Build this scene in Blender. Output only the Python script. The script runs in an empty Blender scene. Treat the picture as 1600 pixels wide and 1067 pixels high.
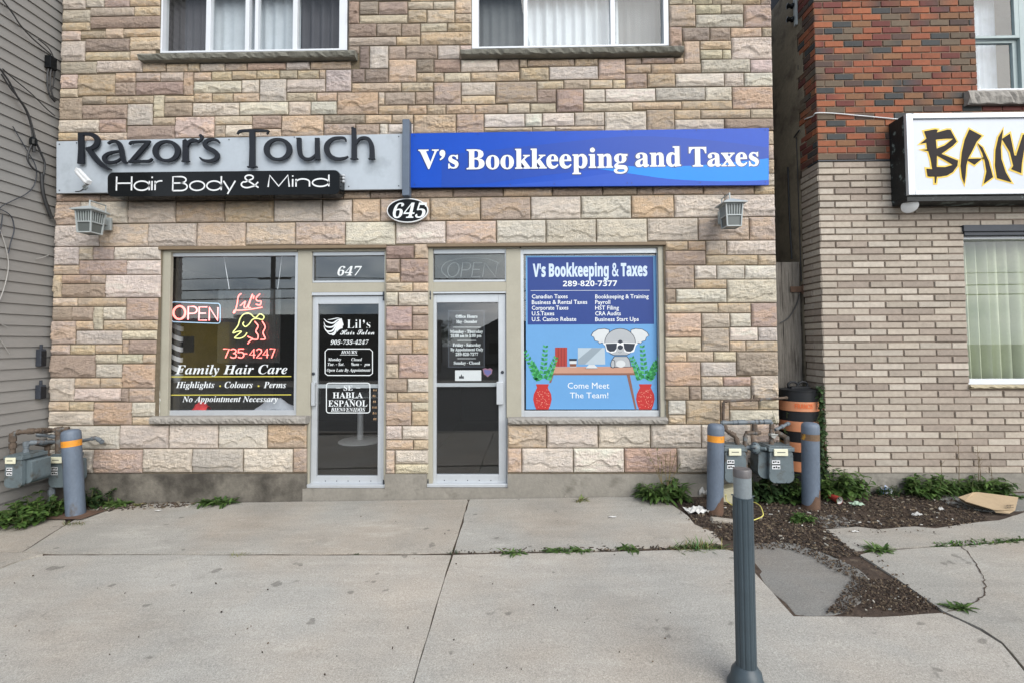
import bpy, math, random
import numpy as np
from mathutils import Vector, Matrix
from mathutils.geometry import tessellate_polygon

S = bpy.context.scene
C = S.collection

# ------------------------------------------------------------------ camera
FPX, PCX, PCY = 770.0, 800.0, 506.0          # focal length and principal point, in pixels of a 1600 x 1067 frame
DIST, EYE = 5.4, 1.676                       # metres from the stone front, eye height
PITCH, YAW, ROLL = math.atan(29/770), 0.0195, -0.0045
CAMR = Matrix.Rotation(YAW, 3, 'Z') @ Matrix.Rotation(math.pi/2 + PITCH, 3, 'X') @ Matrix.Rotation(ROLL, 3, 'Z')
CAMP = Vector((0, -DIST, EYE))
cam = bpy.data.cameras.new('camera')
cam.sensor_width = 36.0
cam.lens = FPX/1600*36
cam.shift_y = (PCY - 533.5)/1600
cam.clip_end = 2000
cam_ob = bpy.data.objects.new('camera', cam)
C.objects.link(cam_ob)
cam_ob.matrix_world = Matrix.Translation(CAMP) @ CAMR.to_4x4()
S.camera = cam_ob

# ------------------------------------------------------------------ sky, sun, exposure
world = bpy.data.worlds.new("World"); S.world = world; world.use_nodes = True
wt = world.node_tree; wt.nodes.clear()
wo = wt.nodes.new('ShaderNodeOutputWorld'); bg = wt.nodes.new('ShaderNodeBackground')
sky = wt.nodes.new('ShaderNodeTexSky'); sky.sky_type = 'NISHITA'; sky.sun_disc = False
sky.sun_elevation = math.radians(35.8); sky.sun_rotation = math.radians(149)
sky.air_density = 1.0; sky.dust_density = 0.8
hs = wt.nodes.new('ShaderNodeHueSaturation'); hs.inputs['Saturation'].default_value = 0.34
tc = wt.nodes.new('ShaderNodeTexCoord'); mp = wt.nodes.new('ShaderNodeMapping'); mp.inputs['Scale'].default_value = (1.6, 1.6, 4.2)
nz = wt.nodes.new('ShaderNodeTexNoise'); nz.inputs['Scale'].default_value = 1.5; nz.inputs['Detail'].default_value = 7; nz.inputs['Roughness'].default_value = .6
rp = wt.nodes.new('ShaderNodeValToRGB')
rp.color_ramp.elements[0].position = .34; rp.color_ramp.elements[0].color = (.26, .34, .44, 1)
rp.color_ramp.elements[1].position = .68; rp.color_ramp.elements[1].color = (1.34, 1.32, 1.28, 1)
mx = wt.nodes.new('ShaderNodeMix'); mx.data_type = 'RGBA'; mx.blend_type = 'MULTIPLY'; mx.inputs[0].default_value = 1
L = wt.links.new
L(tc.outputs['Generated'], mp.inputs[0]); L(mp.outputs[0], nz.inputs['Vector']); L(nz.outputs['Fac'], rp.inputs[0])
veil = wt.nodes.new('ShaderNodeVectorMath'); veil.operation = 'MINIMUM'; veil.inputs[1].default_value = (7, 7, 7)   # cloud veils the glare round the sun
L(sky.outputs[0], veil.inputs[0]); L(veil.outputs[0], hs.inputs['Color']); L(hs.outputs[0], mx.inputs[6]); L(rp.outputs[0], mx.inputs[7])
L(mx.outputs[2], bg.inputs[0]); bg.inputs[1].default_value = 0.15; L(bg.outputs[0], wo.inputs[0])
sl = bpy.data.lights.new('sun', 'SUN'); sl.energy = 1.5; sl.angle = math.radians(50); sl.color = (1, .965, .91)
so = bpy.data.objects.new('sun', sl); C.objects.link(so)
so.rotation_euler = Vector((-0.60, 1.0, -0.84)).to_track_quat('-Z', 'Y').to_euler()
S.view_settings.view_transform = 'Standard'; S.view_settings.look = 'None'
S.view_settings.gamma = 1; S.view_settings.exposure = 1.28; S.view_settings.use_curve_mapping = False
S.cycles.max_bounces = 8; S.cycles.transparent_max_bounces = 16

# ------------------------------------------------------------------ where a picture point lies in the place
def ray(px, py):
    return CAMR @ Vector(((px-PCX)/FPX, -(py-PCY)/FPX, -1))
def P(px, py, y=0.0):                        # on a plane parallel to the street front
    d = ray(px, py); return CAMP + d*((y+DIST)/d.y)
def PX(px, py, x):                           # on a side wall
    d = ray(px, py); return CAMP + d*(x/d.x)
GX, GY = .0157, .028                         # the pavement falls a little to the left and towards the road
def gz(x, y): return GX*x + GY*min(y, 0.0)
def G(px, py, dz=0.0):                       # on the pavement
    d = ray(px, py); t = (GX*CAMP.x + GY*CAMP.y + dz - CAMP.z)/(d.z - GX*d.x - GY*d.y)
    return CAMP + d*t
def R4(a, b, c, d, y=0.0):                   # picture rectangle -> x0, x1, z0, z1 on plane y
    p, q, r, s = P(a, b, y), P(c, b, y), P(a, d, y), P(c, d, y)
    return (p.x+r.x)/2, (q.x+s.x)/2, (r.z+s.z)/2, (p.z+q.z)/2
def srgb(r, g, b, k=1.0):
    f = lambda c: ((c/255+.055)/1.055)**2.4 if c > 10 else c/255/12.92
    return (f(r)*k, f(g)*k, f(b)*k)

# ------------------------------------------------------------------ mesh building
ORI = {}
class MB:
    def __init__(s): s.v = []; s.f = []; s.c = []; s.col = None
    def add(s, vs, fs):
        n = len(s.v); s.v += [tuple(v) for v in vs]; s.f += [tuple(i+n for i in f) for f in fs]
        if s.col is not None or s.c: s.c += [s.col or (1, 1, 1)]*(len(s.v)-len(s.c))
        return s
    def box(s, x0, x1, y0, y1, z0, z1):
        return s.add([(x0,y0,z0),(x1,y0,z0),(x1,y1,z0),(x0,y1,z0),(x0,y0,z1),(x1,y0,z1),(x1,y1,z1),(x0,y1,z1)],
                     [(0,3,2,1),(4,5,6,7),(0,1,5,4),(1,2,6,5),(2,3,7,6),(3,0,4,7)])
    def rbox(s, r, y0, y1): return s.box(r[0], r[1], y0, y1, r[2], r[3])
    def quad(s, r, y): return s.add([(r[0],y,r[2]),(r[1],y,r[2]),(r[1],y,r[3]),(r[0],y,r[3])], [(0,1,2,3)])
    def prism(s, pts, y0, y1):               # outline in x, z with thickness along y (y0 is the front)
        n = len(pts)
        tris = tessellate_polygon([[Vector((p[0], p[1], 0)) for p in pts]])
        vs = [(p[0], y0, p[1]) for p in pts] + [(p[0], y1, p[1]) for p in pts]
        fs = []
        for t in tris:
            a, b, c = (Vector(pts[i]) for i in t)
            ccw = (b-a).x*(c-a).y-(b-a).y*(c-a).x > 0
            t = t if ccw else t[::-1]
            fs += [t, tuple(i+n for i in t[::-1])]
        ar = sum(pts[i-1][0]*pts[i][1]-pts[i][0]*pts[i-1][1] for i in range(n))
        for i in range(n):
            j = (i+1) % n
            fs.append((i, i+n, j+n, j) if ar > 0 else (j, j+n, i+n, i))
        return s.add(vs, fs)
    def slab(s, pts, z0, dz):                # outline of 3-D points, thickness downwards
        n = len(pts)
        tris = tessellate_polygon([[Vector((p[0], p[1], 0)) for p in pts]])
        fs = []
        for t in tris:
            a, b, c = (pts[i] for i in t)
            ccw = (b[0]-a[0])*(c[1]-a[1])-(b[1]-a[1])*(c[0]-a[0]) > 0
            fs.append(t if ccw else t[::-1])
        ar = sum(pts[i-1][0]*pts[i][1]-pts[i][0]*pts[i-1][1] for i in range(n))
        vs = [(p[0], p[1], p[2]+z0) for p in pts] + [(p[0], p[1], p[2]+z0-dz) for p in pts]
        for i in range(n):
            j = (i+1) % n
            fs.append((i, i+n, j+n, j) if ar > 0 else (j, j+n, i+n, i))
        return s.add(vs, fs)
    def tube(s, pts, r, n=8, cap=True):
        pts = [Vector(p) for p in pts]
        rs = r if isinstance(r, (list, tuple)) else [r]*len(pts)
        k = len(pts); vs = []; fs = []
        t0 = (pts[1]-pts[0]).normalized()
        u = t0.orthogonal().normalized()
        for i, p in enumerate(pts):
            t = (pts[min(i+1, k-1)]-pts[max(i-1, 0)])
            t = t.normalized() if t.length > 1e-9 else t0
            u = (u - t*u.dot(t))
            u = u.normalized() if u.length > 1e-6 else t.orthogonal().normalized()
            w = t.cross(u)
            for j in range(n):
                a = 2*math.pi*j/n
                vs.append(p + (u*math.cos(a)+w*math.sin(a))*rs[i])
        for i in range(k-1):
            for j in range(n):
                fs.append((i*n+j, i*n+(j+1) % n, (i+1)*n+(j+1) % n, (i+1)*n+j))
        if cap: fs += [tuple(range(n))[::-1], tuple(range((k-1)*n, k*n))]
        return s.add(vs, fs)
    def lathe(s, prof, c=(0,0,0), n=20, axis='z', cap=True):   # prof: (radius, height)
        vs = []; fs = []; c = Vector(c)
        for r, h in prof:
            for j in range(n):
                a = 2*math.pi*j/n; x, y = r*math.cos(a), r*math.sin(a)
                vs.append(c + (Vector((x, y, h)) if axis == 'z' else Vector((x, h, -y)) if axis == 'y' else Vector((h, x, y))))
        for i in range(len(prof)-1):
            for j in range(n):
                fs.append((i*n+j, i*n+(j+1) % n, (i+1)*n+(j+1) % n, (i+1)*n+j))
        if cap: fs += [tuple(range(n))[::-1], tuple(range((len(prof)-1)*n, len(prof)*n))]
        return s.add(vs, fs)
    def build(s, name, mat, parent=None, smooth=None, bevel=0, origin=None):
        me = bpy.data.meshes.new(name)
        if parent is not None: o0 = ORI[parent.name]
        elif origin is not None: o0 = Vector(origin)
        else:
            a = np.array(s.v); o0 = Vector((a[:,0].mean(), a[:,1].mean(), a[:,2].min()))
        vv = np.array(s.v, dtype=float) - np.array(o0)
        me.from_pydata(vv.tolist(), [], s.f); me.update()
        if s.c:
            at = me.color_attributes.new('Col', 'FLOAT_COLOR', 'POINT')
            cc = np.ones((len(s.v), 4), dtype=np.float32); cc[:len(s.c), :3] = s.c
            at.data.foreach_set('color', cc.ravel())
        if smooth is not None:
            me.shade_smooth(); me.set_sharp_from_angle(angle=math.radians(smooth))
        me.materials.append(mat)
        ob = bpy.data.objects.new(name, me); C.objects.link(ob)
        if parent is not None: ob.parent = parent
        else: ob.location = o0
        ORI[ob.name] = o0
        if bevel:
            b = ob.modifiers.new('edge', 'BEVEL'); b.width = bevel; b.segments = 2; b.limit_method = 'ANGLE'; b.angle_limit = math.radians(40)
        return ob
def tag(o, label=None, cat=None, group=None, kind=None):
    if label: o['label'] = label
    if cat: o['category'] = cat
    if group: o['group'] = group
    if kind: o['kind'] = kind
    return o
def thing(name, label, cat, loc, group=None):
    o = bpy.data.objects.new(name, None); C.objects.link(o); o.empty_display_size = .1
    o.location = loc; ORI[o.name] = Vector(loc)
    return tag(o, label, cat, group)

# ------------------------------------------------------------------ materials
def mat(name, col, rough=.7, var=.15, scale=6.0, bump=0.0, bscale=60.0, metal=0.0, attr=False, stretch=(1,1,1), stain=None, spec=.5, coat=0.0, bdist=.01):
    m = bpy.data.materials.new(name); m.use_nodes = True
    nt = m.node_tree; b = nt.nodes['Principled BSDF']; ln = nt.links.new
    b.inputs['Roughness'].default_value = rough; b.inputs['Metallic'].default_value = metal
    b.inputs['Specular IOR Level'].default_value = spec; b.inputs['Coat Weight'].default_value = coat
    t = nt.nodes.new('ShaderNodeTexCoord'); mpn = nt.nodes.new('ShaderNodeMapping'); mpn.inputs['Scale'].default_value = stretch
    ln(t.outputs['Object'], mpn.inputs[0])
    def noise(sc, det=5):
        n = nt.nodes.new('ShaderNodeTexNoise'); n.inputs['Scale'].default_value = sc; n.inputs['Detail'].default_value = det
        n.inputs['Roughness'].default_value = .6; ln(mpn.outputs[0], n.inputs['Vector']); return n
    if attr:
        a = nt.nodes.new('ShaderNodeAttribute'); a.attribute_name = 'Col'; src = a.outputs['Color']
    else:
        a = nt.nodes.new('ShaderNodeRGB'); a.outputs[0].default_value = (*col, 1); src = a.outputs[0]
    if var:
        n = noise(scale); mr = nt.nodes.new('ShaderNodeMapRange')
        mr.inputs[1].default_value = .25; mr.inputs[2].default_value = .75; mr.inputs[3].default_value = 1-var; mr.inputs[4].default_value = 1+var
        n2 = noise(scale*9, 3); mr2 = nt.nodes.new('ShaderNodeMapRange')
        mr2.inputs[1].default_value = .25; mr2.inputs[2].default_value = .75; mr2.inputs[3].default_value = 1-var*.6; mr2.inputs[4].default_value = 1+var*.6
        ln(n.outputs['Fac'], mr.inputs[0]); ln(n2.outputs['Fac'], mr2.inputs[0])
        mu = nt.nodes.new('ShaderNodeMath'); mu.operation = 'MULTIPLY'; ln(mr.outputs[0], mu.inputs[0]); ln(mr2.outputs[0], mu.inputs[1])
        vm = nt.nodes.new('ShaderNodeVectorMath'); vm.operation = 'SCALE'; ln(src, vm.inputs[0]); ln(mu.outputs[0], vm.inputs['Scale'])
        src = vm.outputs[0]
    if stain:                                # (colour, noise scale, from, to)
        n = noise(stain[1], 8); r = nt.nodes.new('ShaderNodeMapRange'); r.inputs[1].default_value = stain[2]; r.inputs[2].default_value = stain[3]
        ln(n.outputs['Fac'], r.inputs[0])
        mm = nt.nodes.new('ShaderNodeMix'); mm.data_type = 'RGBA'; ln(r.outputs[0], mm.inputs[0]); ln(src, mm.inputs[6]); mm.inputs[7].default_value = (*stain[0], 1)
        src = mm.outputs[2]
    ln(src, b.inputs['Base Color'])
    if bump:
        n = noise(bscale, 6); bp = nt.nodes.new('ShaderNodeBump'); bp.inputs['Strength'].default_value = bump; bp.inputs['Distance'].default_value = bdist
        ln(n.outputs['Fac'], bp.inputs['Height']); ln(bp.outputs[0], b.inputs['Normal'])
    return m
def emit(name, col, k, base=(.5,.5,.5)):
    m = mat(name, base, .3, 0); b = m.node_tree.nodes['Principled BSDF']
    b.inputs['Emission Color'].default_value = (*col, 1); b.inputs['Emission Strength'].default_value = k; return m
def glass(name, tint=(.93,.95,.95), ior=1.75, dust=.012):
    m = bpy.data.materials.new(name); m.use_nodes = True; nt = m.node_tree; nt.nodes.clear(); ln = nt.links.new
    o = nt.nodes.new('ShaderNodeOutputMaterial'); tr = nt.nodes.new('ShaderNodeBsdfTransparent'); tr.inputs[0].default_value = (*tint, 1)
    gl = nt.nodes.new('ShaderNodeBsdfGlossy'); gl.inputs['Roughness'].default_value = 0.0; gl.inputs[0].default_value = (1,1,1,1)
    lw = nt.nodes.new('ShaderNodeLayerWeight'); lw.inputs[0].default_value = .5; f0 = ((ior-1)/(ior+1))**2   # same from both sides of the sheet
    pw = nt.nodes.new('ShaderNodeMath'); pw.operation = 'POWER'; pw.inputs[1].default_value = 5; ln(lw.outputs['Facing'], pw.inputs[0])
    fr = nt.nodes.new('ShaderNodeMath'); fr.operation = 'MULTIPLY_ADD'; fr.inputs[1].default_value = 1-f0; fr.inputs[2].default_value = f0; ln(pw.outputs[0], fr.inputs[0])
    df = nt.nodes.new('ShaderNodeBsdfDiffuse'); df.inputs[0].default_value = (.5,.5,.48,1)
    m1 = nt.nodes.new('ShaderNodeMixShader'); m2 = nt.nodes.new('ShaderNodeMixShader'); m2.inputs[0].default_value = dust
    t = nt.nodes.new('ShaderNodeTexCoord'); n = nt.nodes.new('ShaderNodeTexNoise'); n.inputs['Scale'].default_value = 1.3
    bp = nt.nodes.new('ShaderNodeBump'); bp.inputs['Strength'].default_value = .03; bp.inputs['Distance'].default_value = .05
    ln(t.outputs['Object'], n.inputs['Vector']); ln(n.outputs['Fac'], bp.inputs['Height']); pass
    ln(fr.outputs[0], m1.inputs[0]); ln(tr.outputs[0], m1.inputs[1]); ln(gl.outputs[0], m1.inputs[2])
    ln(m1.outputs[0], m2.inputs[1]); ln(df.outputs[0], m2.inputs[2]); ln(m2.outputs[0], o.inputs[0]); return m

M = {}
M['stone'] = mat('rock_faced_stone', (1,1,1), .92, .20, 14, 1.0, 62, attr=True, stretch=(1, 1, 1.8), bdist=.040, stain=(srgb(112,98,84,.8), 1.1, .60, 1.0))
M['brick'] = mat('brick', (1,1,1), .85, .16, 22, .3, 160, attr=True)
M['mortar_dark'] = mat('brown_mortar', srgb(136,121,108,.75), .95, .2, 20)
M['mortar_red'] = mat('pale_mortar', srgb(140,118,100,.75), .95, .2, 20)
M['found'] = mat('stained_concrete', srgb(120,114,104,.66), .95, .35, 2.2, .5, 40, stain=(srgb(58,54,48), 2.6, .44, .64))
M['found2'] = mat('plain_concrete', srgb(138,133,124,.8), .95, .2, 3, .4, 50, stain=(srgb(92,88,80), 3.2, .56, .76))
M['sill'] = mat('grey_sill_stone', srgb(148,143,136,.85), .9, .22, 12, .8, 45)
M['sill_dk'] = mat('mossy_sill_stone', srgb(122,120,110,.8), .9, .3, 10, .8, 45)
M['beige'] = mat('beige_paint', srgb(168,163,147,.78), .55, .06, 5, .05, 80)
M['trim_br'] = mat('brown_trim', srgb(112,96,76), .7, .12, 8)
M['alu'] = mat('aluminium', srgb(188,192,196,.9), .38, .05, 4, metal=.35)
M['vinyl'] = mat('white_vinyl', (.56,.58,.61), .4, .03, 4)
M['vinyl_edge'] = mat('white_caulk', (.50,.49,.46), .7, .12, 30)
M['glass'] = glass('window_glass', ior=1.95)
M['glass_sky'] = glass('upper_window_glass', ior=1.5)
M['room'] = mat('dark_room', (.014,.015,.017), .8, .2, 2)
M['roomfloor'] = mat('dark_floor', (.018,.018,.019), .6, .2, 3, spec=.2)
M['white'] = mat('white_paint', (.62,.63,.64), .5, .04)
M['vwhite'] = mat('white_vinyl_lettering', (.62,.65,.66), .5, .02)
M['vyellow'] = mat('yellow_vinyl_line', srgb(190,180,80), .5, .02)
M['black'] = mat('black_gloss', (.007,.008,.009), .10, .1, 6, spec=.12)
M['blackm'] = mat('black_matt', (.014,.014,.016), .6, .15, 8, spec=.2)
M['dkgrey'] = mat('dark_grey_metal', srgb(56,60,68,.8), .5, .12, 8, spec=.3)
M['rubber'] = mat('black_cable', (.02,.02,.021), .55, .1)
M['meter'] = mat('meter_grey_paint', srgb(112,125,130,.62), .5, .15, 7, .06, 40, stain=(srgb(76,72,64,.8), 10, .54, .70))
M['pipe_r'] = mat('rusty_pipe', srgb(92,78,66,.8), .8, .3, 16, .2, 60, stain=(srgb(112,118,120,.8), 12, .54, .68))
M['pipe_g'] = mat('grey_painted_pipe', srgb(106,114,120,.8), .6, .2, 14, .1, 60, stain=(srgb(104,80,62), 11, .58, .70))
M['cream'] = mat('cream_index_plate', srgb(206,204,180), .4, .05)
M['boll'] = mat('blue_grey_paint', srgb(112,125,142,.60), .55, .18, 6, .06, 30, stretch=(1, 1, .45), stain=(srgb(84,76,68,.8), 8, .57, .68))
M['orange'] = mat('orange_reflective_band', srgb(214,140,40,.9), .5, .12, 10, stain=(srgb(150,120,70), 16, .58, .7))
M['rust'] = mat('rust', srgb(88,66,52), .9, .35, 14, .4, 40)
M['lamp'] = mat('lantern_grey_paint', srgb(164,170,170,.85), .45, .08, 12)
M['frost'] = mat('frosted_lantern_glass', srgb(104,110,108,.6), .35, .06)

# letter outlines: character code, advance width, contours as steps in 1/500 em
GLYPHS = {
'b': {
 32: (87, []),
 45: (108, [[13,77,0,26,82,0,0,-26]]),
 48: (188, [[94,-3,-19,1,-16,6,-14,8,-11,12,-15,31,-7,42,-1,24,1,23,7,41,15,32,11,11,14,8,16,5,19,2,19,-2,15,-5,14,-8,10,-11,9,-15,12,-36,3,-46,-3,-45,-5,-20,-16,-31,-11,-12,-13,-8,-16,-6],[94,18,11,3,8,9,6,15,5,46,0,59,-5,45,-6,14,-8,9,-11,3,-11,-3,-8,-9,-5,-14,-4,-20,-3,-55,3,-54,4,-21,5,-15,8,-9]]),
 49: (188, [[33,0,0,18,32,0,8,4,2,4,2,14,0,168,-23,-25,-14,-9,-12,0,-11,11,-3,13,32,12,43,31,38,0,0,-208,3,-9,8,-6,33,0,0,-18]]),
 50: (188, [[12,0,0,35,73,76,20,32,8,31,-3,33,-9,12,-14,4,-10,-2,-8,-5,-6,-8,-4,-11,-3,-32,-12,0,-19,7,-7,6,-4,9,-1,11,1,8,7,14,7,7,18,10,41,6,23,-2,19,-5,15,-8,11,-11,7,-14,2,-16,-4,-22,-8,-16,-22,-28,-86,-84,84,1,12,5,4,5,6,12,2,11,20,0,-1,-71]]),
 51: (188, [[66,-3,-26,5,-17,10,-10,12,-4,13,1,8,8,11,6,4,14,3,1,-13,10,-19,19,-10,11,-1,14,2,13,6,5,5,7,15,3,22,-2,12,-4,10,-8,9,-10,7,-13,4,-36,1,0,21,22,0,24,6,14,18,3,12,1,25,-7,17,-5,6,-15,5,-14,-4,-5,-4,-6,-12,-4,-32,-13,0,-11,3,-15,10,-4,7,-1,9,2,12,6,10,11,9,14,7,19,4,45,0,18,-5,16,-8,12,-11,7,-13,2,-17,-2,-14,-5,-12,-19,-21,-26,-13,28,-9,16,-11,12,-16,4,-23,-3,-24,-4,-10,-6,-9,-15,-14,-29,-12,-22,-3]]),
 52: (188, [[60,0,0,18,17,0,17,8,3,16,0,20,-93,0,0,21,96,157,46,0,0,-155,35,0,0,-23,-35,0,1,-29,7,-11,13,-4,11,0,0,-18],[28,85,69,0,1,102,2,21]]),
 53: (188, [[67,-3,-25,6,-16,9,-10,12,-3,13,1,7,7,11,12,5,7,0,7,-24,8,-10,6,-3,16,-3,14,2,13,7,5,6,7,15,3,24,-6,28,-6,9,-9,7,-25,6,-8,-1,-29,-5,-16,6,11,116,127,0,2,-61,-20,0,-3,15,-6,7,-9,2,-70,0,-5,-62,37,5,24,-2,21,-6,17,-10,13,-14,8,-18,3,-22,-1,-14,-7,-23,-13,-17,-8,-6,-18,-10,-20,-6]]),
 54: (188, [[98,-3,-16,1,-14,4,-13,7,-22,22,-13,34,-4,21,0,43,5,34,10,29,16,24,22,17,12,6,14,3,29,1,12,-2,24,-11,10,-17,-1,-13,-8,-12,-7,-5,-24,-3,-3,26,-5,11,-9,6,-5,0,-13,-2,-10,-8,-9,-13,-7,-17,-7,-48,11,6,25,6,30,-2,16,-6,14,-10,10,-14,6,-17,2,-20,-2,-23,-7,-19,-11,-17,-15,-12,-19,-8],[99,19,8,1,13,12,4,11,3,31,-3,30,-5,10,-6,7,-17,6,-19,-6,-15,-11,5,-52,6,-18,8,-12,9,-7]]),
 55: (188, [[55,0,90,203,-89,0,-10,-2,-6,-5,-5,-27,-20,0,1,71,161,0,0,-17,-93,-223]]),
 56: (188, [[92,-3,-33,4,-13,4,-11,7,-16,17,-8,21,-1,11,6,26,18,18,25,16,-12,8,-18,19,-10,22,-1,12,3,20,4,10,14,16,11,6,12,5,34,4,21,-2,18,-5,14,-10,10,-12,6,-14,2,-16,-5,-23,-16,-16,-24,-15,32,-20,11,-10,7,-11,6,-26,-3,-19,-7,-16,-13,-14,-17,-10,-21,-5],[101,141,8,5,10,12,6,27,-6,24,-13,12,-12,3,-16,-5,-10,-14,-3,-19,4,-20,13,-13],[93,16,11,1,17,11,9,18,1,12,-5,19,-7,8,-21,15,-16,8,-14,-12,-9,-15,-4,-21,5,-23,6,-9,8,-7]]),
 57: (188, [[76,-3,-23,2,-9,3,-13,9,-9,17,1,15,5,7,10,4,3,-10,11,-16,7,-6,9,-3,10,-1,25,11,15,32,7,54,-5,-6,-22,-14,-20,-3,-19,2,-15,6,-14,10,-10,14,-6,17,-2,21,4,29,12,25,20,17,25,9,31,0,15,-4,25,-16,10,-12,8,-15,6,-18,5,-47,-6,-52,-10,-29,-15,-25,-22,-17,-13,-6],[92,117,14,2,11,8,8,12,-4,47,-5,15,-7,11,-18,9,-17,-7,-6,-8,-7,-25,-1,-17,4,-26,10,-16]]),
 58: (90, [[45,139,-15,5,-6,18,6,18,9,4,6,1,15,-5,5,-10,0,-15,-5,-11],[45,-5,-15,6,-6,17,6,18,9,4,6,1,15,-5,5,-10,1,-8,-3,-13,-8,-7]]),
 65: (218, [[-4,0,0,9,16,6,13,22,78,196,9,0,85,-201,13,-19,12,-4,0,-9,-107,0,0,9,15,2,9,4,3,8,-16,43,-74,0,-13,-31,-2,-11,3,-8,8,-5,16,-2,0,-9],[57,80,64,0,-33,80]]),
 66: (221, [[8,0,0,9,18,3,9,10,2,8,0,163,-5,18,-11,7,-13,1,0,9,102,0,49,-6,29,-18,10,-29,-6,-24,-18,-17,-31,-10,37,-12,22,-20,7,-26,-2,-19,-8,-17,-13,-13,-18,-9,-23,-6,-26,-2],[91,126,32,4,9,6,6,9,3,12,1,29,-3,12,-4,8,-16,10,-18,0,-7,-4,-3,-9],[111,12,13,1,10,5,8,7,4,9,3,14,0,33,-10,23,-23,10,-25,2,0,-90,2,-6,6,-6]]),
 67: (234, [[128,-5,-21,1,-20,5,-18,9,-16,11,-25,31,-8,19,-7,43,7,43,19,35,14,14,16,11,19,9,20,5,22,2,34,-6,30,-9,7,1,9,14,8,0,0,-79,-8,0,-19,36,-13,13,-14,11,-15,6,-16,2,-34,-12,-20,-37,-7,-60,7,-56,23,-34,37,-11,13,1,14,3,26,14,22,23,10,-9,-26,-27,-32,-17]]),
 68: (248, [[10,0,0,9,17,3,4,3,5,12,1,10,-1,162,-6,14,-13,6,-10,0,0,9,104,0,37,-4,30,-9,25,-17,17,-22,11,-28,3,-34,-13,-63,-40,-38,-67,-13],[111,12,20,3,16,8,13,14,8,20,6,26,1,32,-7,56,-21,34,-36,12,-16,-5,-4,-11,0,-173,7,-14]]),
 69: (221, [[7,0,0,8,19,3,9,9,3,19,-1,158,-2,10,-4,6,-13,6,-10,0,0,9,191,0,0,-68,-7,0,-4,19,-8,14,-10,10,-14,7,-18,4,-22,1,-12,0,-9,-4,-4,-17,0,-71,19,1,20,10,11,23,3,16,8,0,0,-114,-8,0,-7,32,-10,12,-14,6,-22,2,0,-77,2,-13,3,-4,11,-3,24,0,26,5,28,18,15,21,6,14,9,0,-14,-72]]),
 70: (202, [[8,0,0,9,18,4,9,10,2,8,0,167,-6,14,-14,6,-10,1,0,9,190,0,0,-68,-8,0,-11,33,-14,13,-9,4,-25,5,-30,0,-6,-2,-3,-9,0,-80,18,1,19,10,11,22,3,16,9,0,0,-114,-9,0,-7,32,-7,9,-8,7,-12,4,-17,1,1,-86,4,-9,4,-3,11,-4,17,-1,0,-9]]),
 72: (262, [[8,0,0,9,18,3,9,9,2,9,0,169,-2,8,-9,9,-18,3,0,9,113,0,0,-9,-19,-3,-9,-8,-2,-11,0,-72,80,0,0,72,-2,11,-9,8,-19,3,0,9,113,0,0,-9,-11,-1,-13,-6,-5,-13,0,-169,2,-8,9,-10,18,-3,0,-9,-113,0,0,9,18,3,6,3,3,6,3,19,0,70,-80,0,0,-70,3,-19,8,-9,19,-3,0,-9]]),
 76: (213, [[8,0,0,9,18,3,9,9,2,9,0,169,-2,8,-9,9,-18,3,0,9,117,0,0,-9,-21,-2,-8,-5,-2,-4,-3,-11,0,-163,3,-14,3,-3,13,-3,22,0,14,2,22,9,9,6,15,19,12,27,10,0,-13,-77]]),
 77: (317, [[7,0,0,9,18,3,10,9,3,19,-1,163,-7,11,-9,4,-14,1,0,9,85,0,66,-157,67,157,84,0,0,-9,-10,-1,-13,-6,-6,-23,0,-155,4,-17,11,-7,13,-1,0,-9,-110,0,0,9,18,3,7,6,3,9,1,172,-83,-199,-9,0,-82,194,1,-165,2,-9,10,-9,19,-2,0,-9]]),
 78: (247, [[201,-5,-148,180,1,-146,5,-14,24,-6,0,-9,-74,0,0,9,13,1,12,7,4,15,0,162,-20,23,-9,2,0,9,69,0,117,-144,0,112,-2,11,-9,9,-18,3,0,9,74,0,0,-9,-18,-3,-9,-9,-2,-19,0,-193]]),
 79: (263, [[130,-5,-16,1,-30,8,-26,15,-11,10,-10,11,-15,27,-7,30,-1,17,1,16,7,31,7,14,18,24,24,18,14,7,15,5,33,4,16,-1,30,-8,37,-25,18,-24,6,-13,5,-15,4,-33,-1,-17,-8,-30,-6,-14,-19,-24,-11,-10,-27,-15,-14,-5],[132,6,32,12,19,36,7,60,-2,32,-5,27,-9,21,-12,15,-15,10,-17,3,-32,-12,-19,-36,-6,-60,1,-33,6,-26,9,-21,12,-16,14,-9]]),
 80: (209, [[8,0,0,9,18,3,9,9,2,9,0,169,-2,8,-9,9,-18,3,0,9,125,-1,35,-7,19,-13,8,-8,8,-21,-1,-30,-7,-15,-12,-13,-16,-10,-21,-5,-55,-2,0,-63,3,-19,8,-9,19,-3,0,-9],[91,115,25,1,20,10,6,10,3,12,1,17,-4,28,-4,10,-17,11,-19,1,-9,-6,-2,-4]]),
 83: (195, [[21,-5,0,84,10,0,15,-40,10,-14,12,-10,14,-6,16,-2,22,5,15,14,4,19,-3,13,-9,12,-63,35,-26,21,-12,25,-1,15,4,25,11,20,18,14,22,7,35,-1,35,-9,5,1,5,10,10,0,0,-73,-9,0,-14,32,-15,16,-17,11,-18,3,-11,-1,-9,-3,-13,-11,-3,-8,0,-17,14,-20,64,-32,20,-13,12,-15,7,-16,2,-20,-1,-13,-10,-24,-7,-10,-10,-8,-25,-12,-42,-4,-46,11,-6,-5,-2,-6]]),
 84: (212, [[46,0,0,9,11,0,14,6,6,14,1,188,-20,-2,-14,-5,-11,-8,-9,-12,-10,-31,-9,0,0,69,200,0,0,-70,-8,0,-10,33,-21,19,-34,7,0,-188,6,-14,15,-6,11,0,0,-9]]),
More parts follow.
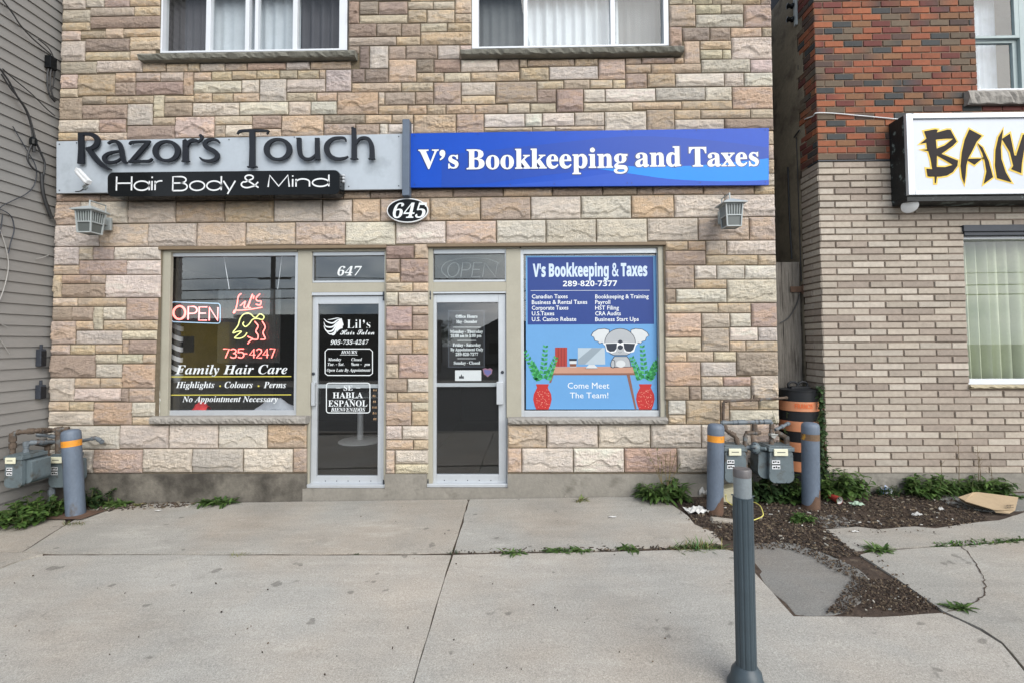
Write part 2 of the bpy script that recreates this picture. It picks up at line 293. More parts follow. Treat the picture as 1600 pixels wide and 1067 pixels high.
 86: (214, [[106,-6,-87,204,-12,16,-6,4,-8,1,0,9,112,0,0,-9,-22,-3,-6,-6,-1,-5,53,-133,48,128,0,9,-3,4,-9,5,-16,1,0,9,72,0,0,-9,-12,-2,-9,-8,-9,-18,-76,-197]]),
 97: (172, [[127,-5,-14,2,-9,8,-4,12,-16,-12,-17,-7,-30,-1,-17,9,-9,16,-1,10,2,13,8,13,12,10,17,9,50,18,0,34,-2,7,-8,9,-15,3,-12,-1,-8,-4,-2,-6,9,-17,0,-10,-2,-5,-9,-7,-11,-3,-12,3,-8,8,-3,12,1,8,8,13,13,11,9,4,22,5,34,-1,29,-12,8,-10,5,-14,2,-102,5,-3,8,4,5,-7,-12,-11,-12,-6],[76,17,11,3,12,12,0,53,-22,-9,-13,-15,-5,-19,2,-14,5,-8]]),
 98: (180, [[21,-6,0,209,-3,11,-7,5,-7,1,0,8,65,0,0,-89,12,11,14,7,15,2,22,-4,18,-13,7,-9,6,-10,7,-26,0,-30,-3,-16,-6,-13,-7,-13,-9,-10,-10,-9,-12,-6,-27,-5,-15,2,-14,6,-15,11,-25,-20],[91,7,11,2,8,6,6,10,4,14,3,41,-1,19,-6,26,-6,9,-18,6,-10,-2,-8,-7,-5,-10,0,-87,3,-15,7,-9]]),
 99: (147, [[78,-5,-12,1,-23,9,-9,8,-15,21,-8,26,-1,15,4,30,6,13,17,22,11,8,12,7,27,5,28,-5,18,-13,6,-19,-6,-15,-15,-6,-11,3,-7,7,-1,24,-2,7,-5,4,-7,1,-16,-6,-10,-18,-3,-30,1,-23,12,-33,9,-10,11,-7,13,-2,12,2,22,15,6,-6,-18,-19,-21,-12]]),
 100: (185, [[70,-5,-11,1,-20,9,-9,8,-13,20,-4,13,-3,28,3,31,11,26,8,10,9,8,20,9,27,-1,12,-6,11,-11,0,67,-5,8,-18,5,0,8,72,0,0,-198,2,-10,3,-3,12,-3,0,-9,-41,-4,-25,-6,0,24,-10,-13,-14,-8],[86,14,15,7,8,10,2,7,0,83,-4,10,-14,9,-15,-1,-8,-6,-5,-8,-6,-29,2,-55,9,-20,7,-5]]),
 101: (150, [[77,-5,-13,1,-22,9,-17,18,-7,11,-4,14,-4,31,4,29,5,12,15,21,20,14,25,4,18,-2,15,-6,12,-11,10,-14,5,-18,2,-25,-83,0,5,-34,14,-21,23,-7,12,3,12,7,11,12,7,-7,-18,-23,-22,-13],[58,96,43,0,-2,35,-6,13,-12,4,-13,-5,-7,-15]]),
 102: (107, [[7,0,0,8,13,3,6,10,0,117,-18,0,0,17,18,0,2,38,5,14,9,11,12,8,15,5,18,1,24,-4,9,-5,6,-7,6,-16,-6,-17,-9,-5,-10,0,-9,5,-5,7,-1,5,7,21,-1,3,-8,3,-11,-3,-5,-16,0,-48,28,0,0,-17,-28,0,0,-114,2,-7,7,-7,17,-2,0,-8]]),
 103: (164, [[73,-70,-36,4,-13,5,-15,15,-2,9,3,10,9,8,15,6,-12,8,-8,9,-1,19,8,14,30,18,-22,12,-13,17,-5,22,4,19,11,16,8,6,20,9,25,3,38,-7,41,0,0,-18,-24,0,7,-10,5,-22,-1,-10,-7,-16,-6,-7,-15,-11,-10,-4,-47,-4,-7,-6,-3,-8,3,-7,6,-3,59,-3,21,-6,7,-5,9,-13,3,-17,-3,-15,-7,-13,-12,-10,-16,-8,-22,-5],[79,62,7,1,9,10,3,8,2,24,-2,25,-3,8,-4,6,-12,4,-13,-4,-4,-6,-3,-8,-2,-25,2,-24,3,-8,10,-10],[80,-58,29,3,17,8,6,14,-4,9,-9,5,-17,2,-54,0,-10,-12,0,-13,9,-10]]),
 104: (190, [[9,0,0,8,10,2,6,6,1,5,0,185,-3,9,-14,5,0,8,65,0,0,-95,14,15,15,8,19,3,24,-6,14,-18,5,-29,0,-78,4,-15,7,-4,6,-1,0,-8,-81,0,0,8,10,2,5,7,2,11,0,80,-2,16,-4,9,-11,3,-10,-2,-9,-6,-8,-10,0,-96,6,-12,10,-2,0,-8]]),
 105: (99, [[50,181,-18,7,-4,5,-3,13,3,13,4,5,18,8,7,-1,11,-7,7,-11,1,-7,-1,-7,-7,-11,-5,-4],[9,0,0,8,11,2,6,11,0,112,-5,12,-11,2,0,8,64,0,0,-127,3,-15,13,-5,0,-8]]),
 107: (179, [[9,0,0,8,14,5,3,8,0,185,-2,9,-14,5,0,8,64,0,0,-144,47,50,-1,9,-17,4,0,8,70,0,0,-8,-13,-3,-12,-5,-37,-35,66,-92,11,-4,0,-8,-83,0,0,8,10,1,5,7,-4,9,-35,49,-7,-7,0,-45,3,-9,13,-5,0,-8]]),
 108: (100, [[9,0,0,8,11,2,6,11,0,184,-2,10,-8,4,-6,1,0,8,64,0,0,-200,3,-15,13,-5,0,-8]]),
 109: (277, [[9,0,0,8,10,2,6,6,1,5,0,112,-6,12,-11,2,0,8,64,0,0,-23,14,15,15,9,17,3,19,-3,14,-10,8,-15,14,15,16,10,19,3,24,-6,14,-18,5,-29,1,-89,5,-7,10,-2,0,-8,-79,0,0,8,10,2,6,18,0,80,-3,21,-7,6,-16,-1,-17,-15,0,-91,3,-15,3,-3,10,-2,0,-8,-78,0,0,8,10,2,6,18,0,89,-6,16,-10,3,-10,-2,-9,-6,-8,-10,0,-90,3,-15,13,-5,0,-8]]),
 110: (190, [[9,0,0,8,10,2,6,6,1,5,0,112,-6,12,-11,2,0,8,65,0,0,-21,13,14,16,8,19,3,24,-6,14,-18,5,-29,0,-78,2,-11,5,-7,10,-2,0,-8,-81,0,0,8,10,2,5,7,2,11,0,80,-2,16,-4,9,-11,3,-10,-2,-9,-6,-8,-10,0,-96,6,-12,10,-2,0,-8]]),
 111: (168, [[84,-5,-27,5,-22,14,-16,21,-9,27,-1,15,1,15,9,27,16,22,10,8,12,5,27,5,27,-4,22,-14,16,-21,8,-27,1,-16,-1,-16,-8,-27,-16,-21,-10,-8,-12,-5],[84,6,9,1,6,5,5,7,5,22,1,36,-3,46,-3,12,-5,8,-7,5,-16,0,-7,-5,-5,-8,-5,-32,-1,-26,4,-52,7,-13,7,-5]]),
 112: (186, [[9,-70,0,8,11,3,6,13,0,177,-3,11,-13,5,0,8,62,0,0,-24,11,16,15,9,17,4,12,-2,10,-3,18,-14,7,-9,10,-24,3,-28,-3,-30,-11,-26,-15,-18,-21,-10,-27,1,-13,7,-11,12,0,-53,2,-12,7,-10,16,-2,0,-9],[98,14,9,2,7,5,6,9,6,28,-2,54,-3,12,-5,8,-7,5,-10,2,-9,-2,-9,-8,-7,-11,0,-84,6,-11,8,-7]]),
 114: (144, [[9,0,0,8,11,2,6,11,0,112,-3,10,-13,4,0,8,63,0,0,-29,13,18,8,7,15,7,8,1,15,-3,10,-9,2,-7,1,-7,-3,-11,-3,-5,-9,-5,-16,1,-13,15,-7,2,-9,-4,-8,-12,-2,-8,0,-85,4,-8,5,-3,15,-2,0,-8]]),
 115: (144, [[76,-5,-21,3,-14,6,-9,-1,-6,-7,-8,0,0,57,9,0,3,-13,13,-21,18,-10,9,-2,14,3,5,3,6,10,-1,15,-6,8,-54,31,-12,15,-3,9,1,22,12,22,11,8,13,5,18,1,32,-7,4,1,5,7,7,0,0,-49,-8,0,-9,20,-7,8,-15,8,-15,1,-6,-2,-7,-7,-3,-9,6,-14,9,-7,39,-20,15,-13,7,-18,1,-11,-2,-15,-13,-23,-11,-8]]),
 116: (114, [[62,-5,-12,1,-10,4,-7,5,-5,8,-4,23,0,103,-14,0,0,11,34,35,20,27,8,0,0,-57,32,0,0,-16,-32,0,1,-110,4,-7,7,-2,7,2,7,6,5,9,8,-4,-12,-21,-17,-13]]),
 117: (187, [[65,-5,-13,1,-11,5,-14,18,-4,29,0,76,-2,13,-4,7,-11,3,0,8,65,0,0,-123,4,-9,8,-5,5,0,10,1,16,14,0,99,-7,13,-12,2,0,8,67,0,0,-127,4,-9,14,-4,0,-9,-20,-1,-46,-10,0,25,-21,-18,-9,-4]]),
 120: (160, [[2,0,0,7,20,11,39,50,-40,64,-12,13,-7,2,0,8,82,0,0,-8,-8,-1,-6,-6,22,-37,25,33,-2,8,-15,3,0,8,55,0,0,-7,-18,-11,-38,-45,49,-77,8,-7,4,0,0,-8,-82,0,0,8,13,3,2,4,-6,15,-18,27,-20,-26,-7,-14,7,-9,10,-1,0,-7]]),
 121: (150, [[26,-70,-15,3,-11,10,-3,15,2,11,8,8,16,3,12,-8,3,-19,2,-2,7,1,13,16,10,30,-54,132,-8,14,-10,3,0,8,83,0,0,-8,-13,-2,-4,-8,29,-78,26,78,-4,8,-14,2,0,8,49,0,0,-8,-8,-3,-9,-15,-52,-141,-16,-36,-17,-17,-14,-5]]),
 8217: (201, [[32,0,0,240,138,0,0,-240],[49,17,104,0,0,206,-104,0]]),
},
'i': {
 32: (87, []),
 45: (108, [[6,38,0,14,42,0,0,-14]]),
 46: (90, [[22,-2,-7,2,-3,9,3,9,5,2,10,-2,2,-5,0,-11]]),
 57: (188, [[38,-2,-12,2,-10,6,-5,8,1,8,7,5,7,-13,8,-4,5,-1,13,5,7,16,3,28,-13,-10,-10,-2,-17,4,-12,12,-4,19,2,15,6,12,10,8,12,5,24,-2,12,-8,9,-13,5,-33,-2,-26,-6,-15,-7,-12,-11,-8],[46,58,7,2,9,10,-2,23,-6,13,-8,4,-9,-3,-7,-17,2,-21,5,-8]]),
 65: (210, [[-17,0,0,4,9,4,5,4,84,104,5,0,-4,-96,2,-8,4,-6,9,-2,0,-4,-53,0,0,4,10,3,5,10,1,18,-36,0,-17,-24,1,-3,10,-4,0,-4],[30,42,30,0,2,40]]),
 66: (215, [[-8,0,0,4,10,2,5,7,21,79,1,13,-11,3,0,4,53,0,21,-5,10,-11,2,-8,-4,-12,-10,-10,-18,-6,12,-6,8,-8,2,-17,-8,-16,-12,-8,-19,-5],[50,62,16,4,10,10,2,15,-1,9,-5,6,-9,1,-6,-3,-11,-42],[42,6,14,4,10,10,3,18,-3,10,-7,6,-15,2,-12,-45,4,-5]]),
 67: (220, [[50,-3,-24,5,-12,10,-6,13,-2,25,3,16,7,15,16,19,17,11,23,5,30,-5,6,5,4,0,-7,-39,-5,1,0,9,-6,15,-10,7,-7,1,-15,-4,-13,-13,-6,-9,-9,-25,-4,-23,2,-9,6,-14,5,-5,15,-3,12,3,12,6,10,12,4,-4,-12,-14,-16,-8]]),
 68: (242, [[-8,0,0,4,10,2,5,7,23,82,-1,10,-11,3,0,4,45,0,29,-4,18,-16,6,-26,-2,-18,-13,-24,-11,-10,-16,-9,-26,-5],[42,5,20,6,12,9,8,13,6,15,3,18,-3,27,-8,11,-18,4,-7,-6,-23,-90,1,-4]]),
 69: (220, [[-8,0,0,4,10,2,5,7,21,79,2,11,-2,3,-10,2,0,4,90,0,-6,-31,-5,0,-3,16,-10,8,-16,3,-11,-4,-11,-42,18,2,10,6,6,10,4,0,-12,-46,-4,0,0,12,-4,8,-9,2,-11,0,-12,-46,4,-4,7,0,27,4,10,7,13,17,4,0,-9,-34]]),
 70: (205, [[-8,0,0,4,10,2,5,7,21,79,1,13,-11,3,0,4,88,0,-6,-31,-4,0,-2,9,-6,12,-13,4,-17,0,-12,-44,17,2,9,6,6,10,4,0,-12,-46,-3,0,-1,14,-2,4,-6,4,-14,0,-12,-46,3,-4,9,-2,0,-4]]),
 72: (254, [[-8,0,0,4,10,2,5,7,21,79,1,13,-11,3,0,4,53,0,0,-4,-9,0,-6,-8,-11,-37,41,0,8,38,-2,5,-10,2,0,4,54,0,0,-4,-9,0,-5,-5,-24,-86,0,-9,10,-4,0,-4,-52,0,0,4,8,1,6,5,14,45,-41,0,-11,-43,2,-4,10,-4,0,-4]]),
 73: (125, [[-8,0,0,4,10,2,5,7,21,79,0,13,-10,3,0,4,53,0,0,-4,-7,0,-8,-6,-22,-82,0,-12,10,-4,0,-4]]),
 76: (213, [[-8,0,0,4,10,2,5,7,23,82,-1,10,-11,3,0,4,53,0,0,-4,-7,0,-6,-4,-6,-12,-20,-82,2,-2,6,-2,26,3,16,9,11,16,5,0,-10,-34]]),
 77: (293, [[47,-2,-11,92,-20,-78,2,-6,10,-2,0,-4,-36,0,0,4,10,2,4,7,22,79,0,13,-10,3,0,4,38,0,10,-79,52,79,38,0,0,-4,-9,0,-4,-4,-5,-8,-20,-76,0,-12,11,-4,0,-4,-53,0,0,4,13,4,4,8,21,78,-62,-96]]),
 78: (234, [[78,-2,-43,90,-19,-74,1,-6,11,-4,0,-4,-36,0,0,4,10,2,5,7,21,80,0,9,-2,4,-10,2,0,4,33,0,36,-78,17,66,-3,6,-9,2,0,4,36,0,0,-4,-10,-2,-6,-10,-28,-98]]),
 79: (239, [[44,-3,-20,5,-14,14,-6,22,3,17,11,24,16,21,18,11,22,5,22,-5,8,-6,6,-9,5,-21,-2,-17,-10,-24,-17,-20,-18,-12],[46,3,14,5,13,16,11,25,6,27,0,18,-4,10,-4,4,-8,2,-9,-2,-12,-10,-7,-12,-10,-22,-6,-24,1,-26,5,-8]]),
 80: (204, [[-8,0,0,4,10,2,5,7,21,79,1,13,-11,3,0,4,47,0,21,-2,12,-9,4,-15,-2,-11,-13,-14,-15,-5,-29,-2,-11,-44,3,-4,9,-2,0,-4],[50,60,16,3,5,5,6,14,-1,18,-4,5,-9,2,-5,-2,-4,-7,-10,-38]]),
 82: (215, [[-8,0,0,4,10,2,5,7,21,79,2,11,-2,3,-10,2,0,4,46,0,22,-2,14,-8,4,-14,-1,-8,-7,-11,-7,-5,-17,-6,15,-46,7,-6,6,-2,0,-4,-34,0,-18,56,-4,0,-12,-42,2,-6,10,-4,0,-4],[50,62,15,3,10,11,3,15,-2,9,-4,6,-8,2,-7,-4,-12,-42]]),
 83: (184, [[38,-3,-27,7,-5,-2,-4,-4,-4,0,8,38,5,0,3,-18,4,-7,11,-7,7,-1,10,3,10,12,1,6,-3,10,-32,34,-4,12,4,20,8,8,16,7,9,1,22,-6,13,5,-8,-35,-5,0,-3,18,-10,10,-12,1,-12,-8,0,-15,6,-10,24,-22,6,-10,2,-12,-4,-19,-6,-7,-8,-5]]),
 84: (201, [[11,0,0,4,11,3,4,5,25,95,-9,-1,-12,-6,-14,-18,-4,0,6,30,92,0,-6,-32,-4,0,-4,15,-7,9,-13,2,-25,-94,3,-6,9,-2,0,-4]]),
 85: (239, [[48,-3,-11,1,-17,8,-5,6,-5,15,18,71,0,8,-12,3,0,3,52,0,0,-3,-8,-1,-5,-4,-20,-71,-1,-9,2,-8,12,-8,20,2,8,8,8,12,18,68,-1,6,-5,3,-7,1,0,4,35,0,0,-4,-6,-2,-5,-6,-19,-60,-10,-26,-15,-13]]),
 86: (199, [[17,-2,4,99,-6,9,-8,2,0,4,51,0,0,-4,-11,-2,-2,-4,-4,-72,47,60,8,13,-2,3,-9,2,0,4,35,0,0,-4,-10,-3,-88,-107]]),
 97: (168, [[14,-2,-10,2,-6,8,-2,16,2,13,10,18,20,19,14,4,5,-2,5,-4,2,-6,2,10,18,0,-14,-49,-3,-12,1,-5,5,2,8,10,4,-2,-17,-20,-9,-2,-9,4,0,17,-12,-16],[23,10,11,6,8,16,8,26,-1,8,-6,4,-11,-7,-12,-23,-4,-20,1,-6]]),
 99: (138, [[23,-2,-13,3,-10,9,-2,14,2,16,9,16,21,18,14,4,15,-5,5,-11,-1,-6,-4,-4,-8,-1,-5,2,-2,8,2,9,-6,2,-8,-8,-5,-8,-7,-21,0,-19,4,-6,6,-2,14,8,7,8,5,-3,-10,-13,-11,-8]]),
 100: (167, [[14,-2,-10,2,-6,8,-2,12,3,17,12,22,15,14,15,5,12,-4,8,29,-3,4,-7,1,0,4,35,6,-28,-106,2,-2,4,3,6,9,4,-2,-12,-17,-8,-5,-10,1,-4,3,1,17,-13,-16],[24,10,10,8,11,20,5,24,-2,8,-4,1,-12,-9,-10,-22,-6,-20,2,-7]]),
 101: (135, [[22,-2,-7,0,-11,6,-6,12,1,20,5,13,13,16,16,11,17,1,10,-7,2,-8,-1,-6,-9,-12,-8,-6,-24,-7,0,-16,7,-5,9,0,13,14,5,-3,-10,-13,-10,-8],[21,36,18,10,6,7,3,12,-1,5,-4,2,-7,-4,-8,-12]]),
 103: (149, [[20,-35,-24,5,-8,8,-1,6,5,10,16,8,-8,7,0,7,3,5,11,7,-9,9,-3,15,8,14,16,10,20,0,15,-7,15,0,-2,-7,-8,0,-2,-16,-6,-10,-16,-8,-21,-2,-5,-5,4,-4,26,-9,8,-6,4,-11,-2,-9,-6,-8,-10,-6],[29,31,9,5,4,6,4,14,0,12,-3,2,-4,2,-6,-2,-7,-10,-4,-19,0,-5],[26,-29,10,3,4,10,-2,6,-14,6,-9,3,-7,-5,-6,-10,6,-10,8,-3]]),
 104: (179, [[52,-2,-6,1,-4,4,0,10,13,45,-1,7,-8,-2,-14,-17,-16,-46,-20,0,26,103,-2,5,-8,0,0,4,35,6,-19,-69,12,16,12,9,11,4,7,-2,4,-4,0,-20,-12,-40,2,-2,3,2,9,12,4,-2,-9,-14,-9,-8]]),
 105: (97, [[30,93,-7,5,-1,9,6,7,8,0,6,-4,2,-9,-8,-8],[12,-2,-8,4,-4,8,14,54,-4,4,-5,0,-1,4,34,6,-17,-64,3,-4,12,12,3,-2,-17,-20]]),
 108: (87, [[10,-2,-7,1,-4,5,-1,10,24,88,-1,4,-8,2,0,4,12,2,21,4,-28,-104,3,-4,11,12,4,-2,-12,-17]]),
 109: (262, [[95,-2,-10,6,-1,6,14,48,0,6,-3,2,-10,-6,-11,-16,-16,-44,-20,0,18,60,-3,6,-9,-5,-14,-19,-14,-42,-20,0,16,56,0,10,-8,2,0,4,34,6,-9,-30,17,22,12,6,13,0,4,-4,1,-10,-2,-8,11,14,10,7,11,3,6,-2,5,-4,1,-12,-14,-48,6,0,8,10,4,-2,-14,-16]]),
 110: (179, [[53,-2,-10,5,-1,10,14,45,-1,7,-8,-2,-13,-15,-10,-21,-8,-27,-20,0,17,64,-3,4,-6,0,0,4,10,2,24,4,-9,-30,12,17,11,9,12,4,7,-2,4,-4,1,-16,-14,-42,3,-4,11,12,4,-2,-14,-16]]),
 111: (158, [[24,-2,-14,3,-9,9,-3,14,1,13,9,18,8,10,16,11,12,2,8,-2,12,-6,6,-12,1,-14,-7,-18,-12,-16,-10,-8],[26,4,5,1,5,5,13,33,1,23,-2,4,-8,2,-7,-7,-7,-12,-8,-25,0,-20,3,-4]]),
 112: (165, [[-20,-35,0,5,7,2,5,6,21,84,-2,6,-7,0,0,4,32,6,-5,-18,9,10,8,6,9,2,9,-3,6,-7,2,-6,0,-12,-4,-14,-10,-20,-15,-13,-17,-5,-11,4,-6,-26,3,-5,8,-1,0,-5],[26,4,10,6,8,12,8,23,0,16,-5,5,-8,-4,-7,-10,-12,-40,0,-6]]),
 114: (130, [[-4,0,17,64,-3,4,-6,0,0,4,34,6,-10,-31,8,14,11,13,9,4,4,-2,4,-4,0,-12,-4,-4,-5,-2,-10,6,-8,-7,-13,-29,-8,-24]]),
 115: (126, [[22,-2,-17,4,-7,-4,-4,1,4,28,5,-1,3,-12,6,-8,8,-2,9,4,-1,14,-20,28,0,12,6,10,9,4,22,-2,13,2,-4,-25,-4,1,-4,11,-6,7,-9,2,-7,-8,3,-8,19,-27,0,-17,-10,-12]]),
 116: (92, [[8,-2,-7,1,-5,11,15,58,-8,0,0,6,21,14,10,12,6,0,-6,-25,12,0,-1,-7,-13,0,-15,-56,3,-2,2,2,10,12,4,-3,-14,-17]]),
 117: (179, [[12,-2,-8,1,-4,4,-1,7,13,51,-1,5,-8,2,0,4,33,6,-17,-63,3,-5,12,8,8,10,6,14,11,33,20,0,-17,-61,4,-3,10,11,4,-2,-9,-12,-9,-8,-8,-2,-6,1,-6,7,4,20,-18,-22,-5,-4]]),
 121: (141, [[-8,-35,-6,1,-4,4,-2,5,3,7,9,2,13,-6,3,2,12,16,-10,61,-6,11,-6,1,0,5,5,0,18,4,3,-2,13,-57,14,33,-9,12,1,8,7,5,8,-1,4,-6,0,-7,-12,-31,-22,-40,-18,-19]]),
 183: (201, [[16,0,0,120,69,0,0,-120],[24,8,52,0,0,104,-52,0]]),
},
's': {
 32: (87, []),
 38: (246, [[46,-2,-19,4,-8,5,-9,15,0,18,2,6,9,11,14,9,-13,18,-2,12,1,7,7,12,14,6,18,0,12,-6,4,-5,4,-14,-3,-13,-9,-10,-12,-9,32,-31,8,12,4,15,15,0,-7,-20,-10,-16,24,-24,-20,0,-14,14,-18,-12],[47,73,14,11,4,8,-1,11,-9,6,-13,-1,-7,-8,1,-12],[47,12,19,3,12,9,-34,34,-10,-8,-8,-8,-1,-16,2,-5,8,-7]]),
 39: (76, [[14,76,-3,44,16,0,-3,-44]]),
 45: (108, [[6,38,0,14,42,0,0,-14]]),
 48: (192, [[48,-2,-14,2,-10,6,-8,8,-6,13,-3,15,-1,18,4,33,8,15,12,10,18,4,13,-2,11,-6,8,-8,6,-13,4,-33,-2,-24,-6,-18,-4,-6,-12,-10],[48,19,6,1,7,9,3,31,-3,31,-7,9,-6,1,-6,-1,-7,-9,-4,-31,4,-31,7,-9]]),
 49: (192, [[44,0,0,93,-22,-19,-12,15,38,31,22,0,0,-120]]),
 50: (192, [[6,0,0,18,49,50,6,10,1,8,-4,11,-10,3,-18,-5,-10,-7,-14,16,16,11,14,5,20,1,14,-3,12,-12,5,-17,-4,-18,-11,-16,-34,-33,52,0,0,-22]]),
 51: (192, [[41,-2,-24,3,-11,4,0,21,11,-4,17,-4,19,2,7,6,3,10,-3,9,-2,2,-12,4,-21,1,0,20,26,2,6,3,3,5,0,10,-3,6,-13,3,-10,-1,-16,-8,-12,18,11,6,13,4,27,0,10,-2,14,-10,5,-15,-4,-15,-9,-9,-13,-7,9,-1,13,-7,6,-12,2,-7,-1,-7,-5,-12,-9,-10,-15,-6]]),
 52: (192, [[54,0,0,25,-51,0,0,17,53,78,22,0,0,-76,15,0,0,-19,-15,0,0,-25],[25,44,29,0,0,47]]),
 53: (192, [[40,-2,-17,2,-15,5,0,21,26,-7,18,2,5,3,5,8,1,6,-3,10,-8,6,-13,2,-19,-2,-10,5,5,61,65,0,0,-22,-42,0,-3,-23,23,1,12,-4,10,-7,4,-5,4,-12,-1,-20,-4,-10,-7,-8,-9,-6,-12,-4]]),
 54: (192, [[50,-2,-8,1,-14,5,-12,10,-4,7,-6,19,0,18,2,20,4,12,7,12,9,8,12,8,16,3,26,-1,0,-20,-10,1,-14,0,-14,-5,-8,-7,-5,-11,-2,-14,11,10,10,4,16,-1,8,-3,8,-6,4,-8,4,-9,0,-23,-4,-10,-6,-8,-8,-7,-10,-3],[49,18,5,1,8,5,4,9,0,7,-4,14,-8,4,-4,0,-7,0,-8,-6,-4,-10,2,-11,3,-7,6,-4]]),
 55: (192, [[18,0,46,98,-60,0,0,22,86,0,0,-16,-45,-104]]),
 56: (192, [[48,-2,-23,4,-8,5,-10,14,-1,17,3,7,9,10,11,7,-10,8,-7,10,-2,6,0,12,5,10,14,10,19,4,13,-2,16,-8,7,-8,2,-12,-2,-12,-8,-10,-11,-6,15,-12,6,-7,4,-9,0,-12,-6,-10,-8,-8,-12,-6],[48,74,12,9,2,7,-4,10,-10,3,-8,-1,-5,-4,-1,-8,4,-10],[48,17,10,1,4,3,4,11,0,6,-4,4,-15,10,-13,-8,-2,-4,-2,-8,4,-11]]),
 57: (192, [[30,-2,-16,2,0,20,24,-2,14,5,11,13,3,20,-10,-10,-4,-2,-13,-2,-9,0,-16,10,-4,7,-4,9,0,24,4,10,14,14,10,4,20,0,14,-4,12,-10,8,-16,2,-10,0,-25,-4,-20,-6,-11,-8,-11,-10,-8,-14,-5],[46,61,10,3,8,8,1,6,-2,10,-9,12,-8,1,-8,-3,-4,-2,-4,-10,2,-16,5,-6]]),
 65: (232, [[0,0,42,120,32,0,42,-120,-28,0,-8,28,-44,0,-8,-28],[42,50,32,0,-14,44,-2,8]]),
 66: (226, [[15,0,0,120,52,-1,12,-2,17,-9,4,-8,1,-10,-2,-12,-7,-10,-10,-5,14,-7,5,-6,3,-10,-2,-16,-4,-8,-6,-7,-8,-5,-12,-3],[40,72,27,2,6,4,2,8,-1,4,-4,6,-10,2,-20,1],[40,21,29,2,7,5,2,10,-2,7,-7,5,-29,2]]),
 67: (214, [[64,-2,-22,4,-16,10,-6,7,-4,9,-6,20,0,24,2,10,10,18,6,8,16,10,28,4,12,-2,17,-7,-8,-21,-18,8,-9,0,-16,-4,-6,-6,-7,-18,-1,-24,3,-10,4,-8,6,-6,7,-4,15,0,25,6,0,-22,-15,-4]]),
 70: (184, [[15,0,0,120,69,0,0,-21,-44,0,0,-31,41,0,0,-20,-41,0,0,-48]]),
 73: (131, [[6,0,0,14,14,7,0,77,-14,8,0,14,54,0,0,-14,-14,-8,0,-77,14,-7,0,-14]]),
 78: (273, [[15,0,0,120,32,0,52,-90,-1,90,24,0,0,-120,-33,0,-52,90,1,-90]]),
 82: (222, [[15,0,0,120,50,-1,12,-3,9,-5,6,-7,4,-9,2,-11,-3,-14,-9,-11,-10,-7,35,-52,-29,0,-28,46,-14,0,0,-46],[40,66,22,2,8,6,2,10,0,4,-6,8,-10,2,-16,1]]),
 83: (185, [[42,-2,-12,1,-22,7,0,23,24,-9,18,0,9,6,2,6,-1,4,-10,10,-28,14,-10,14,-3,14,5,18,6,6,8,6,10,2,18,2,30,-9,-9,-19,-19,6,-14,0,-8,-6,-2,-10,6,-6,22,-12,14,-9,6,-8,4,-16,-2,-9,-10,-16,-8,-6]]),
 84: (194, [[36,0,0,98,-32,0,0,22,90,0,0,-22,-32,0,0,-98]]),
 86: (218, [[40,0,-40,120,26,0,24,-76,4,-22,2,6,28,92,25,0,-41,-120]]),
 97: (203, [[36,-2,-15,4,-11,9,-3,17,1,8,4,8,14,9,10,3,28,1,0,4,-2,8,-8,5,-8,1,-18,-5,-4,-2,-8,18,16,6,12,2,18,-2,10,-2,12,-10,5,-19,0,-61,-17,0,-6,12,-12,-10],[45,16,9,2,4,4,6,8,0,5,0,7,-17,0,-9,-4,-6,-11,4,-8]]),
 101: (198, [[54,-2,-16,2,-8,4,-12,8,-4,7,-6,16,0,10,0,11,5,16,9,12,6,4,14,5,9,1,21,-6,9,-6,6,-8,4,-10,1,-24,-59,0,6,-17,10,-5,18,0,20,6,0,-19,-9,-4],[34,56,34,0,-4,14,-8,5,-10,0,-7,-4]]),
 103: (213, [[48,-40,-13,0,-22,5,0,20,23,-6,13,-1,11,2,6,8,3,24,-8,-8,-13,-6,-16,2,-8,4,-8,7,-8,21,0,28,4,12,5,9,7,7,8,4,11,2,11,-2,8,-4,8,-8,2,12,21,0,-1,-104,-4,-10,-6,-8,-10,-6],[51,18,11,2,6,8,2,14,-2,20,-6,8,-12,3,-9,-3,-6,-10,-2,-14,2,-16,6,-9]]),
 105: (102, [[26,103,-10,3,-4,5,2,12,8,5,10,-2,7,-6,-1,-12,-6,-4],[13,0,0,92,25,0,0,-92]]),
 107: (208, [[13,0,0,128,25,0,-1,-78,11,14,26,28,28,0,-36,-40,38,-52,-29,0,-26,37,-11,-9,0,-28]]),
 110: (221, [[13,0,0,92,19,0,4,-12,8,8,10,4,11,2,17,-4,7,-4,5,-7,4,-19,0,-60,-26,0,0,60,-6,11,-8,3,-12,-4,-6,-10,-2,-17,0,-43]]),
 111: (208, [[52,-2,-8,1,-15,5,-11,10,-8,14,-2,18,1,14,4,12,7,9,8,7,12,4,12,2,23,-6,11,-10,8,-14,2,-18,-1,-14,-4,-12,-7,-10,-8,-6,-12,-4],[52,18,6,1,8,7,4,12,1,8,-1,8,-4,12,-8,6,-6,1,-6,-1,-8,-6,-4,-12,-1,-8,1,-8,4,-12,8,-7]]),
 112: (213, [[13,-40,0,132,21,0,3,-12,11,10,10,3,16,-1,8,-4,7,-6,5,-10,4,-26,-4,-26,-5,-10,-7,-6,-9,-4,-15,-2,-10,4,-11,8,1,-50],[56,18,10,4,6,9,1,15,-1,16,-6,8,-10,4,-10,-4,-4,-2,-4,-12,0,-18,4,-12,4,-4]]),
 115: (167, [[38,-2,-16,2,-14,4,0,20,21,-6,10,-2,11,3,2,5,-4,8,-26,12,-10,8,-4,6,0,18,4,6,13,8,19,4,11,-2,21,-6,-8,-18,-12,5,-12,2,-10,-3,-2,-4,3,-4,26,-12,11,-8,4,-12,0,-14,-4,-6,-12,-10]]),
